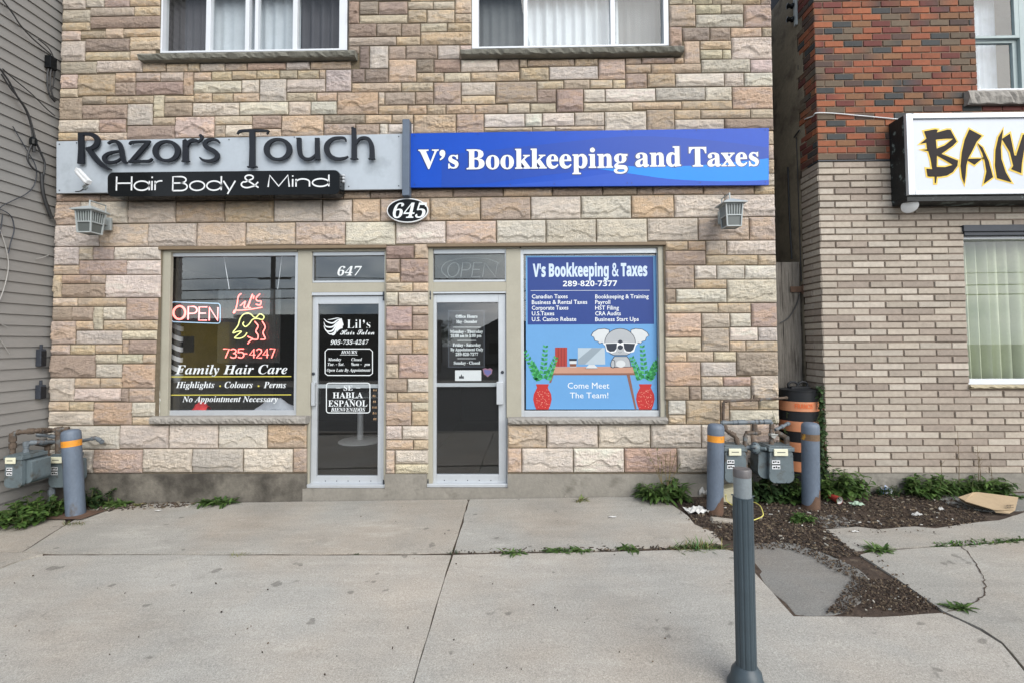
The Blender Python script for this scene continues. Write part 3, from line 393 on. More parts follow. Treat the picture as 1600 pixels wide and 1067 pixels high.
 120: (194, [[1,0,31,47,-30,45,28,0,18,-30,18,30,29,0,-30,-45,31,-47,-28,0,-20,32,-19,-32]]),
},
'c': {
 32: (87, []),
 72: (283, [[56,-4,-32,5,-20,14,-6,19,4,17,20,14,20,-1,9,-7,2,-15,-6,-8,-25,-10,0,-7,7,-7,19,-5,25,7,19,21,19,36,-32,-16,-6,2,0,5,45,21,26,42,17,20,-32,-18,-21,-1,-7,6,-1,12,21,28,-2,2,-28,-16,-33,-33,-7,2,0,4,43,41,21,10,19,-1,8,-7,1,-15,-7,-17,26,18,45,34,7,2,6,-3,-25,-35,-23,-60,24,7,41,57,27,26,26,17,31,5,12,-6,7,-10,-2,-18,-33,-35,-64,-33,-28,-60,-8,-25,3,-7,15,0,32,14,63,54,10,7,14,1,-88,-76,-25,-11,-25,-3,-18,4,-11,14,-2,10,1,26,15,38,-20,-7,-28,-48,-19,-18,-21,-13],[249,120,36,22,17,17,11,16,4,14,-3,9,-4,1,-17,-8,-21,-26]]),
 83: (209, [[70,-2,-32,4,-11,6,-9,8,-7,21,4,15,12,12,17,4,12,-2,11,-11,-1,-14,-10,-8,-19,-4,-1,-10,14,-10,28,0,24,16,22,32,10,23,-30,8,-21,20,-5,12,-1,26,5,12,19,23,28,18,26,8,28,3,23,-4,-3,-6,-37,-3,-20,-8,-26,-20,-11,-17,-6,-19,0,-19,9,-15,7,-6,19,-4,24,47,30,39,32,26,20,8,18,0,17,-13,3,-25,-11,-22,-33,-33,-50,-28,-7,-17,-21,-30,-27,-23,-31,-15],[191,100,45,34,25,39,3,13,-5,13,-16,-1,-10,-9,-21,-33]]),
 97: (178, [[105,-2,-10,2,-9,8,-2,12,-28,-20,-14,-2,-18,4,-12,10,-4,17,3,17,17,25,26,21,30,11,10,0,11,-1,12,-13,7,13,37,1,-40,-85,3,-3,12,6,19,17,7,-7,-31,-25],[49,6,24,14,25,34,12,28,-1,6,-8,6,-20,-10,-21,-25,-19,-40,1,-9]]),
 105: (116, [[87,122,-10,6,-2,8,3,10,13,8,14,-1,8,-13,-6,-13],[97,31,-33,-28,-14,-5,-21,2,-9,8,-3,12,25,54,-17,-17,-7,6,36,37,47,3,-47,-85,0,-8,8,3,29,25]]),
 108: (140, [[102,31,-37,-30,-25,-3,-12,6,-7,11,0,17,18,39,-14,-14,-8,5,17,15,26,33,50,82,41,5,-96,-177,4,-10,36,28]]),
 110: (194, [[-1,-3,53,80,-6,0,-20,-20,-7,6,30,29,16,10,9,1,12,-10,-1,-27,22,21,19,12,23,4,10,-7,6,-12,-1,-19,-30,-43,-3,-4,2,-8,35,28,7,-7,-30,-25,-18,-8,-16,3,-9,10,-3,15,3,16,37,46,-1,4,-18,-9,-22,-20,-48,-63]]),
 111: (150, [[46,-2,-20,4,-13,12,-3,26,12,25,33,27,29,11,29,-3,11,-10,3,-8,-1,-24,-21,-30,24,14,6,-8,-23,-15,-24,-6,-28,-14],[53,8,17,8,1,12,17,8,12,17,7,16,1,19,-7,5,-10,-5,-19,-21,-23,-42,-1,-13]]),
 114: (138, [[119,31,-39,-31,-22,-1,-21,11,-4,13,5,19,21,28,15,12,-23,-1,-26,-24,-7,6,23,21,6,24,10,2,2,-13,35,-6,13,-12,-3,-14,-29,-43,-2,-10,4,-2,11,6,24,22]]),
},
}

# ------------------------------------------------------------------ lettering
GUNIT = {'b': 1, 'i': 2, 's': 2, 'c': 1}     # outlines are written as steps from point to point
def glyph(font, ch):
    a, cs = GLYPHS[font][ord(ch)]; u = GUNIT[font]; out = []
    for c in cs:
        x = y = 0; p = []
        for i in range(0, len(c), 2): x += c[i]; y += c[i+1]; p.append((x*u, y*u))
        out.append(p)
    return a, out
GLYPHS['b'][8217] = (104, [[22,178, 2,24, 14,18, 22,2, 18,-16, 4,-30, -8,-32, -18,-26, -28,-18, -4,10, 18,18, 8,16, -6,6, -14,6]])   # the apostrophe
def inside(p, poly):
    r = False; n = len(poly)
    for i in range(n):
        a, b = poly[i-1], poly[i]
        if (a[1] > p[1]) != (b[1] > p[1]) and p[0] < (b[0]-a[0])*(p[1]-a[1])/(b[1]-a[1])+a[0]: r = not r
    return r
def grow(poly, d):                           # offset an outline
    n = len(poly); ar = sum(poly[i-1][0]*poly[i][1]-poly[i][0]*poly[i-1][1] for i in range(n)); sg = 1 if ar > 0 else -1
    out = []
    for i in range(n):
        a, b, c = Vector(poly[i-1]), Vector(poly[i]), Vector(poly[(i+1) % n])
        e, f = (b-a).normalized(), (c-b).normalized()
        nn = Vector((e.y+f.y, -e.x-f.x))
        nn = nn.normalized() if nn.length > 1e-6 else Vector((e.y, -e.x))
        k = 1/max(.5, math.sqrt(max(0.0, (1+e.dot(f))/2)))
        out.append(tuple(b+nn*(sg*d*k)))
    return out
def fill(mb, contours, fx, y, y1=None, fat=0):
    dep = [sum(inside(c[0], o) for o in contours if o is not c) for c in contours]
    for i, c in enumerate(contours):
        if dep[i] % 2: continue
        hs_ = [o for j, o in enumerate(contours) if dep[j] == dep[i]+1 and inside(o[0], c)]
        loops = [c]+hs_
        if fat: loops = [grow(c, fat)]+[grow(h, -fat) for h in hs_]
        tr = tessellate_polygon([[Vector((p[0], p[1], 0)) for p in l] for l in loops])
        pts = [p for l in loops for p in l]
        vs = [(*[q for q in (fx(p)[0],)], y, fx(p)[1]) for p in pts]
        fs = []
        for t in tr:
            a, b, d = (vs[k] for k in t)
            fs.append(t if (b[0]-a[0])*(d[2]-a[2])-(b[2]-a[2])*(d[0]-a[0]) > 0 else t[::-1])
        mb.add(vs, fs)
        if y1 is not None:
            for l in loops:
                q = [fx(p) for p in l]; n = len(q)
                mb.add([(a, y, b) for a, b in q]+[(a, y1, b) for a, b in q], [(k, k+n, (k+1) % n+n, (k+1) % n) for k in range(n)])
def plain_text(mb, s, x0, x1, z0, z1, y, fat):
    """set in Blender's own built-in face"""
    cu = bpy.data.curves.new('lettering', 'FONT'); cu.body = s; cu.size = 1.0; cu.offset = fat*.0022; cu.resolution_u = 2
    ob = bpy.data.objects.new('lettering', cu); C.objects.link(ob); dg = bpy.context.evaluated_depsgraph_get(); me = ob.evaluated_get(dg).to_mesh()
    a = np.array([v.co[:2] for v in me.vertices]); fs = [tuple(p.vertices) for p in me.polygons]
    bpy.data.objects.remove(ob); bpy.data.curves.remove(cu)
    k = (x1-x0)/(a[:,0].max()-a[:,0].min()); kz = (z1-z0)/.70; lo = a[:,0].min()
    vs = [(x0+(p[0]-lo)*k, y, z0+p[1]*kz) for p in a]; out = []
    for f in fs:
        q, r, t = (vs[i] for i in f[:3]); out.append(f if (r[0]-q[0])*(t[2]-q[2])-(r[2]-q[2])*(t[0]-q[0]) > 0 else f[::-1])
    mb.add(vs, out)
def text(mb, s, font, px0, px1, cap, base, y, shear=0.0, y1=None, fat=0):
    """s set between picture columns px0..px1, capitals from row cap down to row base, on plane y"""
    x0, x1, z0, z1 = R4(px0, cap, px1, base, y)
    if font == 'r': return plain_text(mb, s, x0, x1, z0, z1, y, fat)
    gs = []; adv = 0; lo = None; hi = 0
    for ch in s:
        a, cs = glyph(font, ch)
        for c in cs:
            for p in c:
                lo = min(p[0]+adv, lo) if lo is not None else p[0]+adv; hi = max(hi, p[0]+adv)
        gs.append((adv, cs)); adv += a
    k = (x1-x0)/(hi-lo); kz = (z1-z0)/{'b': 228.0, 'i': 224.0, 's': 240.0, 'c': 210.0}[font]
    for off, cs in gs:
        if cs: fill(mb, cs, lambda p: (x0+(p[0]+off-lo)*k+p[1]*kz*shear, z0+p[1]*kz), y, y1, fat)
# single-stroke letters (a unit box: x right, y up)
def arc(cx, cy, rx, ry, a0, a1, n=14):
    return [(cx+rx*math.cos(math.radians(a0+(a1-a0)*i/n)), cy+ry*math.sin(math.radians(a0+(a1-a0)*i/n))) for i in range(n+1)]
STROKE = {
 'H': (.80, [[(0,0),(0,1)], [(.68,0),(.68,1)], [(0,.52),(.68,.52)]]),
 'a': (.78, [arc(.34,.33,.34,.33,0,360,22), [(.68,0),(.68,.66)]]),
 'i': (.16, [[(.02,0),(.02,.66)], [(.02,.86),(.02,.97)]]),
 'r': (.34, [[(0,0),(0,.66)], arc(.27,.40,.27,.26,175,80,8)]),
 'B': (.80, [[(0,0),(0,1),(.36,1)]+arc(.36,.77,.26,.23,90,-90,10)+[(0,.54)], [(.36,.54)]+arc(.40,.27,.28,.27,90,-90,10)+[(0,0)]]),
 'o': (.80, [arc(.35,.33,.35,.33,0,360,22)]),
 'd': (.78, [arc(.34,.33,.34,.33,0,360,22), [(.68,0),(.68,1)]]),
 'y': (.60, [[(0,.66),(.28,.0)], [(.56,.66),(.20,-.28)]]),
 '&': (.86, [[(.80,.0),(.24,.62)]+arc(.36,.80,.19,.19,200,-40,12)+[(.18,.45)]+arc(.27,.26,.27,.26,130,300,10)+[(.62,.14),(.78,.44)]]),
 'M': (1.0, [[(0,0),(.06,1),(.44,.06),(.82,1),(.88,0)]]),
 'n': (.68, [[(0,0),(0,.66)], arc(.28,.38,.28,.28,180,0,10)+[(.56,0)]]),
 'O': (.9, [arc(.38,.5,.38,.5,0,360,22)]), 'P': (.75, [[(0,0),(0,1),(.35,1)]+arc(.35,.74,.27,.26,90,-90,10)+[(0,.48)]]),
 'E': (.72, [[(.56,1),(0,1),(0,0),(.56,0)], [(0,.52),(.48,.52)]]), 'N': (.75, [[(0,0),(0,1),(.6,0),(.6,1)]]),
 '7': (.62, [[(0,1),(.5,1),(.18,0)]]), '3': (.64, [arc(.24,.76,.24,.24,150,-90,10)+arc(.24,.26,.27,.26,90,-150,10)]),
 '5': (.66, [[(.5,1),(.06,1),(.02,.56)]+arc(.24,.32,.28,.32,120,-140,12)]), '-': (.5, [[(.06,.46),(.32,.46)]]),
 '4': (.68, [[(.42,0),(.42,1),(0,.34),(.56,.34)]]), '2': (.64, [arc(.25,.74,.25,.26,160,-20,8)+[(0,0),(.52,0)]]), ' ': (.5, []),
}
def stroke_text(s, px0, px1, top, base, y):
    x0, x1, z0, z1 = R4(px0, top, px1, base, y); out = []; adv = 0
    for ch in s: adv += STROKE[ch][0]
    tot = adv - .12; k = (x1-x0)/tot; adv = 0
    for ch in s:
        w, ss = STROKE[ch]
        for st in ss: out.append([(x0+(adv+p[0])*k, y, z0+p[1]*(z1-z0)) for p in st])
        adv += w
    return out
def ribbon(mb, pts, w, y, y1=None):          # flat stroke of changing width in x, z; pts (x, z)
    n = len(pts); ws = w if isinstance(w, (list, tuple)) else [w]*n
    Lf, Rt = [], []
    closed = math.dist(pts[0], pts[-1]) < 1e-6
    for i in range(n):
        a = Vector(pts[i-1] if i else (pts[-2] if closed else pts[0])); b = Vector(pts[i+1] if i < n-1 else (pts[1] if closed else pts[-1]))
        t = (b-a).normalized(); nn = Vector((-t.y, t.x))*(ws[i]/2); c = Vector(pts[i])
        Lf.append(c+nn); Rt.append(c-nn)
    vs = [(p.x, y, p.y) for p in Lf]+[(p.x, y, p.y) for p in Rt]
    fs = [(i, n+i, n+i+1, i+1) for i in range(n-1)]
    mb.add(vs, fs)
    if y1 is not None:
        mb.add([(p.x, y, p.y) for p in Lf]+[(p.x, y1, p.y) for p in Lf], [(i, i+1, n+i+1, n+i) for i in range(n-1)])
        mb.add([(p.x, y, p.y) for p in Rt]+[(p.x, y1, p.y) for p in Rt], [(i+1, i, n+i, n+i+1) for i in range(n-1)])
        for e in (0, n-1):
            mb.add([(Lf[e].x, y, Lf[e].y), (Rt[e].x, y, Rt[e].y), (Rt[e].x, y1, Rt[e].y), (Lf[e].x, y1, Lf[e].y)], [(0, 1, 2, 3)])
def smooth(pts, n=6):                        # Catmull-Rom through points of any dimension
    out = []; m = len(pts)
    for i in range(m-1):
        p0, p1, p2, p3 = (np.array(pts[max(i-1, 0)], float), np.array(pts[i], float), np.array(pts[i+1], float), np.array(pts[min(i+2, m-1)], float))
        for k in range(n):
            t = k/n
            out.append(tuple(.5*((2*p1)+(-p0+p2)*t+(2*p0-5*p1+4*p2-p3)*t*t+(-p0+3*p1-3*p2+p3)*t**3)))
    out.append(tuple(pts[-1])); return out

# ------------------------------------------------------------------ the stone-fronted shop building
# each stone: left, top, right, bottom in the photograph's own picture units, and its kind
STONES = [
[95.9,-8,130.4,12.4,0], [132,-8,159.4,8.9,0], [161,-8,199.4,8.9,5], [201,-8,247,7.4,2], [95.2,14,137.4,32.4,8], [94.6,34,137.4,45.9,2], [139,10.5,206.4,22.9,8], [208,9,247,22.9,2],
[139,24.5,247,41.9,6], [94.1,47.5,122.4,61.4,1], [124,47.5,161.4,57.9,2], [163,43.5,189.4,57.9,2], [191,43.5,247,55.4,2], [93.2,63,129.4,94.4,0], [131,59.5,199.4,78.4,6], [201,57,247,76.4,2],
[131,80,199.4,92.4,2], [201,78,240,92.4,2], [92.3,96,147.4,113.9,8], [149,94,219.4,111.4,0], [221,94,256.4,110.4,2], [258,98,290.4,110.4,2], [292,98,309.4,110.4,3], [311,98,348.4,109.4,1],
[350,98,383.4,108.4,1], [385,97,444.4,107.4,5], [446,96,482.4,107.4,0], [484,95,547,106.4,3], [91.5,115.5,117.4,136.4,1], [90.9,138,117.4,150.4,2], [119,115.5,176.4,147.9,4], [178,113,208.4,126.4,2],
[210,113,247.4,125.4,1], [249,112,283.4,125.4,1], [178,128,208.4,147.9,6], [210,127,283.4,146.4,6], [285,112,299.4,147.4,4], [301,112,327.4,124.4,3], [329,111,359.4,124.4,2], [361,110,398.4,122.4,3],
[400,109,434.4,121.4,3], [436,109,462.4,121.4,9], [464,109,496.4,121.4,3], [498,108,506.4,121.4,3], [508,108,547.4,141.4,10], [301,126,374.4,143.4,0], [376,124,402.4,143.4,0], [404.6,123,445.4,157.4,0],
[447,123,506.4,142.4,0], [301.6,145,328.4,158.4,2], [330,145,361.4,158.4,2], [363,145,403,157.4,2], [447,144,492.4,156.4,3], [494,144,524.4,156.4,3], [526,143.6,589.4,177.4,4], [90,152,124.4,185.4,6],
[126,149.5,162.4,161.4,8], [164,149.5,236.4,160.4,2], [126,163,195.4,184.4,6], [197,162,235.4,194.4,10], [238,148,253.4,181.4,9], [255,149,300,158.4,3], [255,160,297.4,180.4,6], [299,160,371.4,179.4,0],
[373,159,448.4,178.4,0], [450,158,483.4,178.4,0], [485,158,524.4,177.4,0], [89,187,151.4,205.4,0], [153,186,193.4,205.4,5], [237,183,270.4,194.4,2], [196.6,196,270.4,217.6,6], [272,182,332.4,213.8,1],
[88.4,207,121.4,218.4,2], [123,207,195,218.2,1], [195,226.7,271,217.6,2], [272,226.7,332,217.6,6], [334,181,391.4,193.4,3], [334,195,349.4,213,1], [351,195,391.4,212.6,0], [393,180,437.4,199.4,6],
[393,201,437.4,212.3,1], [439,180,503.4,211.5,4], [505,179,568.4,191.4,6], [505,193,553.4,210.7,5], [555,193.6,591.4,210.3,6], [570,179,610.4,191.4,2], [612,178.6,644.4,191.4,2], [646,178.6,711.4,207.1,4],
[713,177.6,755.4,206.2,5], [757,177.6,819.4,197.4,0], [757,199,831.4,205.2,3], [593,193,604.4,209.8,0], [606,193,644.4,208.4,0], [544,-16,639.4,-0.6,7], [641,-14,709.4,-0.6,2], [544,1,559.4,34.4,6],
[561,1,589.4,20.4,7], [591,1,635.4,20.4,6], [561,22,635.4,34.4,8], [637,1,675.4,12.4,9], [677,1,709.4,12.4,9], [637,14,665.4,33.4,2], [667,14,709.4,33.4,2], [711,-10,736,18.4,2],
[711,20,736,33.4,2], [544,36,586.4,55.4,7], [588,36,625.4,54.4,6], [627,36,655.4,54.4,6], [544,57,617.4,69.4,8], [619,56,655.4,68.4,2], [657,35,697.4,47.4,9], [699,35,736,47.4,2],
[657,49,736,68.4,2], [544,71,559.4,82,7], [561,71,575.4,105.4,7], [577,71,605.4,105.4,10], [607,71,632.4,90.4,6], [634,70,682.4,90.4,6], [684,70,717.4,90.4,10], [719,70,736,90.4,1],
[549,107,568.4,127.4,7], [570,107,605.4,127.4,7], [607,92,649.4,126.4,11], [651,92,676.4,111.4,7], [678,92,718.4,111.4,6], [720,92,777.4,110.4,0], [779,92,810.4,110.4,6], [812,92,823.4,103.4,2],
[825,92,897.4,101.4,5], [899,91,934.4,101.4,4], [936,91,977.4,122.4,5], [651,113,692.4,126.4,2], [694,113,734.4,126.4,9], [736,112,811.4,125.4,2], [813,105,857.4,124.4,4], [859,103,934.4,122.4,10],
[549,129,625.4,142,2], [627,128,675.4,141.4,2], [677.6,128,719.4,161.4,5], [721,128,773.4,147.4,0], [721,149,773.4,161.4,3], [775,127,838.4,159.4,5], [840,126,880.4,137.4,3], [882,124,921.4,137.4,3],
[923,124,957.4,136.4,3], [959,124,977.4,136.4,3], [840,139,868.4,159.4,6], [870,139,911.4,173.4,5], [913,139,945.4,158.4,0], [947,138,1024.4,157.4,0], [913,160,988.4,172.4,9], [990,159,1065.4,169.4,3],
[591,143.6,599.4,162.4,1], [601,143.6,647.4,162.4,6], [649,143,676,161.4,6], [591,164,635.4,177,2], [637,164,665.4,177,2], [667,163,695.4,177,2], [697,163,741.4,176,3], [743,163,792.4,176,3],
[794,161,827.4,175.4,9], [829,161,868.4,174.4,9], [821,177,846.4,196.4,0], [848,176,897.4,195.4,0], [899,175,944.4,195.4,0], [833,198,867.4,204.5,9], [869,197,944.4,203.6,1], [946,174,1010.4,203.5,0],
[1047,-8,1082.4,4.4,9], [1084,-8,1113.4,4.4,9], [1115,-8,1143.4,4.4,9], [1145,-8,1189.4,4.4,2], [1191,-8,1206,4.4,5], [1047,6,1087.4,39.4,5], [1089,6,1127.4,19.4,9], [1129,6,1162.4,19.4,9],
[1089,21,1162.4,40.4,0], [1164,6,1206.5,40.4,5], [1047,41,1066.4,76,5], [1068,42,1109.4,61.4,7], [1111,42,1142.4,61.4,6], [1144,42,1191.4,55.4,2], [1193,42,1206.9,55.4,2], [1070.6,63,1094.4,97.4,5],
[1096,63,1143.4,75.4,3], [1096,77,1129.4,90.4,9], [1131,77,1143.4,90.4,9], [1145,57,1207.4,90.4,0], [1097.6,92,1173.4,111.4,0], [1175,92,1208,111.4,10], [979,90,1002.4,98.4,5], [1004,89,1054.4,97.4,5],
[1056,89,1069,97.4,2], [979,100,1017.4,112.4,3], [1019,99,1096,112.4,4], [979,114,1011.4,136.4,5], [1013,114,1055.4,134.4,4], [1057,114,1132.4,133.4,0], [1134,113,1163.4,133.4,0], [1165,113,1208.4,133.4,0],
[1026,136,1102.4,155.4,10], [1104,135,1144.4,155.4,0], [1146.6,135,1209,168.4,11], [1067,157,1145,169.4,2], [1012,171,1054.4,203.5,5], [1056,171,1095.4,184.4,2], [1097,171,1173.4,183.4,2], [1175,170,1209.4,183.4,2],
[1056,186,1132.4,202.7,0], [1134,185,1209.8,202.7,6], [1196.6,204.3,1210.2,224.4,2], [1196.6,226,1210.6,247.4,1], [1196.6,249,1211.1,269.4,2], [1196.6,271,1211.5,289.4,0], [85,303.6,153.4,313.4,5], [155,303,194.4,313.4,6],
[196,302.3,289.4,312.4,6], [291,301.3,399.4,311.4,6], [401,299.9,534.4,310.4,6], [536,297.8,576.4,309.4,5], [578,297.8,638.4,308.4,6], [640,294.6,706.4,307.4,6], [708,293.7,785.4,306.4,6], [787,292.8,862.4,305.4,2],
[864,292.1,941.4,304.4,6], [943,290.8,995.4,303.4,6], [997,290.2,1020.4,303.4,6], [1022,290.2,1099.4,302.4,5], [1101,288.9,1179.4,302.4,5], [1181,291,1211.8,302.4,2], [84.2,315,121.4,350.4,5], [123,315,196.4,348.4,0],
[198,314,271.4,347.4,0], [273,314,348.4,346.4,3], [350,313,425.4,346.4,3], [427,312,501.4,345.4,0], [503,312,548.4,345.4,0], [550,311,592.4,345.4,11], [594,310,670.4,344.4,5], [672,309,749.4,343.4,3],
[751,308,828.4,342.4,5], [830,307,907.4,341.4,0], [909,306,986.4,340.4,0], [988,305,1053.4,339.4,4], [1055,304,1133.4,338.4,0], [1135,304,1212.3,337.4,0], [82.9,352,151.4,384.4,0], [153,350,228.4,384.4,1],
[230,349,304.4,384.4,0], [306,348,381.4,386,1], [383,348,459.4,382,1], [461,347,537.4,382,1], [539,347,616.4,382.4,0], [618,346,695.4,380,0], [697,345,774.4,380,1], [776,344,852.4,380,0],
[854,343,931.4,380,0], [933,342,1011.4,380,0], [1013,341,1091.4,375.4,0], [1093,340,1171.4,374.4,1], [1173,339,1213,374.4,5], [81.8,386,119.4,413.4,10], [121,386,141.4,405.4,1], [143,386,174.4,405.4,1],
[176,386,248,405.4,0], [81,415,119.4,428.4,2], [121,407,194.4,428.4,5], [196,407,248,428.4,0], [80.1,430,92.4,464.4,4], [94,430,137.4,442.4,5], [139,430,161.4,442.4,5], [94,444,161.4,464.4,6],
[163,430,248,464.4,0], [79.2,466,117.4,478.4,1], [119,466,193.4,478.4,3], [195,466,244,499.4,5], [78.6,480,108.4,500.4,6], [110,480,142.4,500.4,6], [144,480,157.4,515.4,9], [159,480,193.4,499.4,0],
[77.6,502,114.4,537.4,5], [116,502,142.4,515.4,2], [159,501,243,515.4,3], [116,517,187.4,537.4,10], [189,517,242,530.4,9], [76.6,539,105.4,553.4,1], [107,539,144.4,553.4,2], [146,539,187.4,552.4,2],
[189,532,197.4,552.4,2], [199,532,241,552.4,6], [75.7,555,145.4,589.4,6], [147,554,179.4,567.4,9], [181,554,219.4,567.4,9], [221,554,240,567.4,2], [147,569,187.4,589.4,10], [189,569,239,605.4,11],
[74.4,591,112.4,626.4,0], [114,591,152.4,605.4,3], [154,591,187.4,605.4,3], [114,607,185.4,626.4,0], [187,607,197.4,627.4,6], [199,607,238,627.4,5], [73.5,628,103.4,641.4,3], [105,628,142.4,641.4,2],
[72.8,643,142.4,664.4,0], [144,629,202.4,663.4,4], [204,629,239,650.4,0], [204,652,238,663.4,3], [71.7,666,183.4,701.4,0], [185,665,260.4,700.4,0], [262,664,338.4,700.4,0], [340,664,415.4,700.4,0],
[417,664,477,699.4,4], [70.4,703,142.4,739,0], [144,703,219.4,739,5], [221,702,297.4,738,0], [299,702,377.4,738,0], [379,702,455.4,738,0], [457,701,477,738,5], [602,384,645.4,403.4,6],
[647,381.6,668,403.4,2], [602,405,623.4,425.4,6], [625,405,668,440.4,5], [602,427,623.4,440.4,2], [602,442,643.4,455.4,3], [645,442,668,455.4,3], [602,457,620.4,477.4,0], [622,457,668,477.4,0],
[602,479,642.4,515.4,5], [644,479,668,491.4,3], [644,493,668,515.4,6], [602,517,619.4,530.4,3], [621,517,668,530.4,3], [602,532,642.4,552.4,11], [644,532,668,552.4,4], [602,554,620.4,567.4,5],
[622.6,554,668,590.4,5], [602,569,621,590.4,9], [602,592,634.4,612.4,6], [636,592,668,612.4,0], [602,614,619.4,627.4,3], [621,614,668,627.4,3], [602,629,641.4,664.4,5], [643,629,668,641.4,9],
[643,643,668,664.4,4], [602,666,626.4,686.4,0], [628,666,668,686.4,0], [602,688,644.4,702.4,3], [646,688,668,702.4,3], [602,704,615.4,740,1], [617,704,668,724.4,0], [617,726,668,740,9],
[1041,377,1075.4,390.4,4], [1077,377,1103.4,390.4,4], [1041,392,1103.4,413.4,5], [1105,376,1136.4,397.4,1], [1138,376,1213.5,397.4,0], [1105,399,1185.4,413.4,4], [1187,399,1213.9,413.4,3], [1041,415,1085.4,450.4,5],
[1087,415,1120.4,435.4,0], [1122,415,1164.4,435.4,0], [1166,415,1214.3,435.4,0], [1087,437,1136.4,450.4,3], [1138,437,1214.9,472.4,0], [1041,452,1056.4,473.4,6], [1058,452,1136.4,472.4,0], [1041,475,1122.4,488.4,3],
[1124,474,1174.4,488.4,3], [1176,474,1215.6,510.4,5], [1041,490,1096.4,526.4,11], [1098,490,1141.4,511.4,0], [1143,490,1174.4,510.4,0], [1098,513,1140.4,548.4,5], [1142,512,1185.4,532.4,0], [1187,512,1216.2,532.4,10],
[1041,528,1096.4,548.4,9], [1142,534,1166.4,548.4,2], [1168,534,1216.6,548.4,3], [1041,550,1073.4,564.4,11], [1075,550,1115.4,564.4,9], [1117,550,1151.4,564.4,9], [1153,550,1217.1,585.4,6], [1041,566,1095.4,602.4,4],
[1097,566,1151.4,587.4,10], [1097,589,1130.4,602.4,5], [1132,589,1174.4,602.4,5], [1176,587,1217.8,623.4,1], [1041,604,1077.4,624.4,6], [1079,604,1096.4,624.4,6], [1098,604,1174.4,624.4,10], [1046,626,1072.4,647.4,10],
[1046,649,1072.4,662.4,3], [1074,626,1126.4,662.4,4], [1128,626,1140.4,662.4,2], [1142,626,1186.4,639.4,2], [1188,625,1218.3,639.4,2], [1142,641,1218.7,661.4,0], [793,664,853.4,699.4,11], [855,664,934.4,699.4,0],
[936,664,1016.4,699.4,0], [1018,664,1096.4,699.4,0], [1098,664,1128.4,699.4,0], [1130,664,1174.4,699.4,0], [1176,663,1219.3,699.4,5], [793,701,814.4,738,5], [816,701,895.4,738,0], [897,701,975.4,738,0],
[977,701,1058.4,738,5], [1060,701,1107.4,738,0], [1109,701,1150.4,738,0], [1152,701,1220,738,1], [88,220,159.4,232.9,1], [161,219.8,209.4,232,5], [211,219.2,284.4,225.1,0], [286,219.2,346.4,225.1,2],
[348,214.6,374.4,229.7,2], [376,214.2,402.4,229.2,1], [404,213.9,464.4,228.9,2], [466,213.1,526.4,228,6], [528,212.3,554.4,228,6], [556,211.9,592.4,227.3,0], [594,211.4,638.4,227.3,3], [87.4,234.5,134.4,249.8,2],
[136,234.5,196.4,249.2,2], [198,233.6,224.4,248.5,2], [226,233,299.4,248,6], [301,231.3,361.4,246.9,2], [363,231.3,399.4,246.9,0], [401,230.8,427.4,246.2,2], [429,230.5,465.4,246.2,2], [467,229.6,503.4,245,1],
[505,229.6,553.4,244.8,2], [555,228.9,638.4,243.6,5], [86.8,251.3,122.4,266.8,2], [124,251.3,160.4,266.2,3], [162,250.8,210.4,265.5,0], [212,250.1,260.4,265,3], [262,249.6,298.4,264.4,2], [300,248.5,348.4,263.8,0],
[350,248.5,398.4,263.3,1], [400,247.8,473.4,262.5,6], [475,246.6,501.4,261.6,6], [503,246.4,551.4,261,0], [553,245.2,601.4,260.5,1], [603,245.2,638.4,260,3], [86.2,268.4,134.4,283.6,2], [136,267.9,196.4,282.6,3],
[198,267.1,234.4,282.6,0], [236,266.6,284.4,281.4,0], [286,266,334.4,280.8,3], [336,265.4,362.4,280.3,6], [364,264.9,424.4,279.6,1], [426,264.1,486.4,279.6,6], [488,263.2,514.4,278.3,3], [516,262.6,542.4,277.9,5],
[544,262.6,580.4,277.9,6], [582,262.1,618.4,277.1,0], [620,261.6,638.4,277.1,3], [85.6,285.2,134.4,302,6], [136,284.2,184.4,301.4,6], [186,284.2,234.4,300.7,3], [236,283,262.4,300.7,6], [264,283,312.4,299.7,1],
[314,282.4,340.4,299.7,3], [342,281.9,368.4,299.7,2], [370,281.2,418.4,298.3,6], [420,281.2,493.4,298.3,1], [495,279.9,531.4,298.3,1], [533,279.5,581.4,296.2,5], [583,278.8,638.4,296.2,0], [640,210,688.4,224.2,5],
[690,208.7,738.4,223.6,1], [740,207.8,776.4,222.8,0], [778,206.8,814.4,222.2,5], [816,206.8,864.4,221.7,3], [866,206.1,902.4,221.1,5], [904,205.2,930.4,221.1,0], [932,205.2,1005.4,220.2,6], [1007,205.1,1067.4,219.2,0],
[1069,204.2,1105.4,218.6,5], [1107,204.3,1195,217.8,1], [640,225.8,688.4,241,3], [690,225.2,750.4,240,2], [752,224.4,778.4,240,5], [780,223.8,806.4,239.1,3], [808,223.8,856.4,238.5,2], [858,223.2,894.4,238.5,5],
[896,222.7,969.4,237.2,2], [971,221.8,1031.4,236.5,0], [1033,220.8,1069.4,235.7,3], [1071,220.2,1119.4,235.2,2], [1121,219.4,1147.4,235.2,3], [1149,219.4,1195,234.3,2], [640,242.6,700.4,257.8,6], [702,241.6,738.4,257,6],
[740,241.6,800.4,256.2,3], [802,240.7,850.4,256.2,3], [852,240.1,900.4,254.9,1], [902,238.8,962.4,254.1,3], [964,238.8,1000.4,253.5,0], [1002,238.1,1062.4,252.9,6], [1064,237.3,1100.4,252.2,5], [1102,236.8,1162.4,251.6,1],
[1164,235.9,1195,251.6,0], [640,259.4,700.4,274.3,1], [702,258.6,775.4,273.8,6], [777,257.9,850.4,272.4,1], [852,256.5,878.4,272.4,1], [880,256.5,953.4,271.1,5], [955,255.7,981.4,271.1,1], [983,255.1,1031.4,270.4,6],
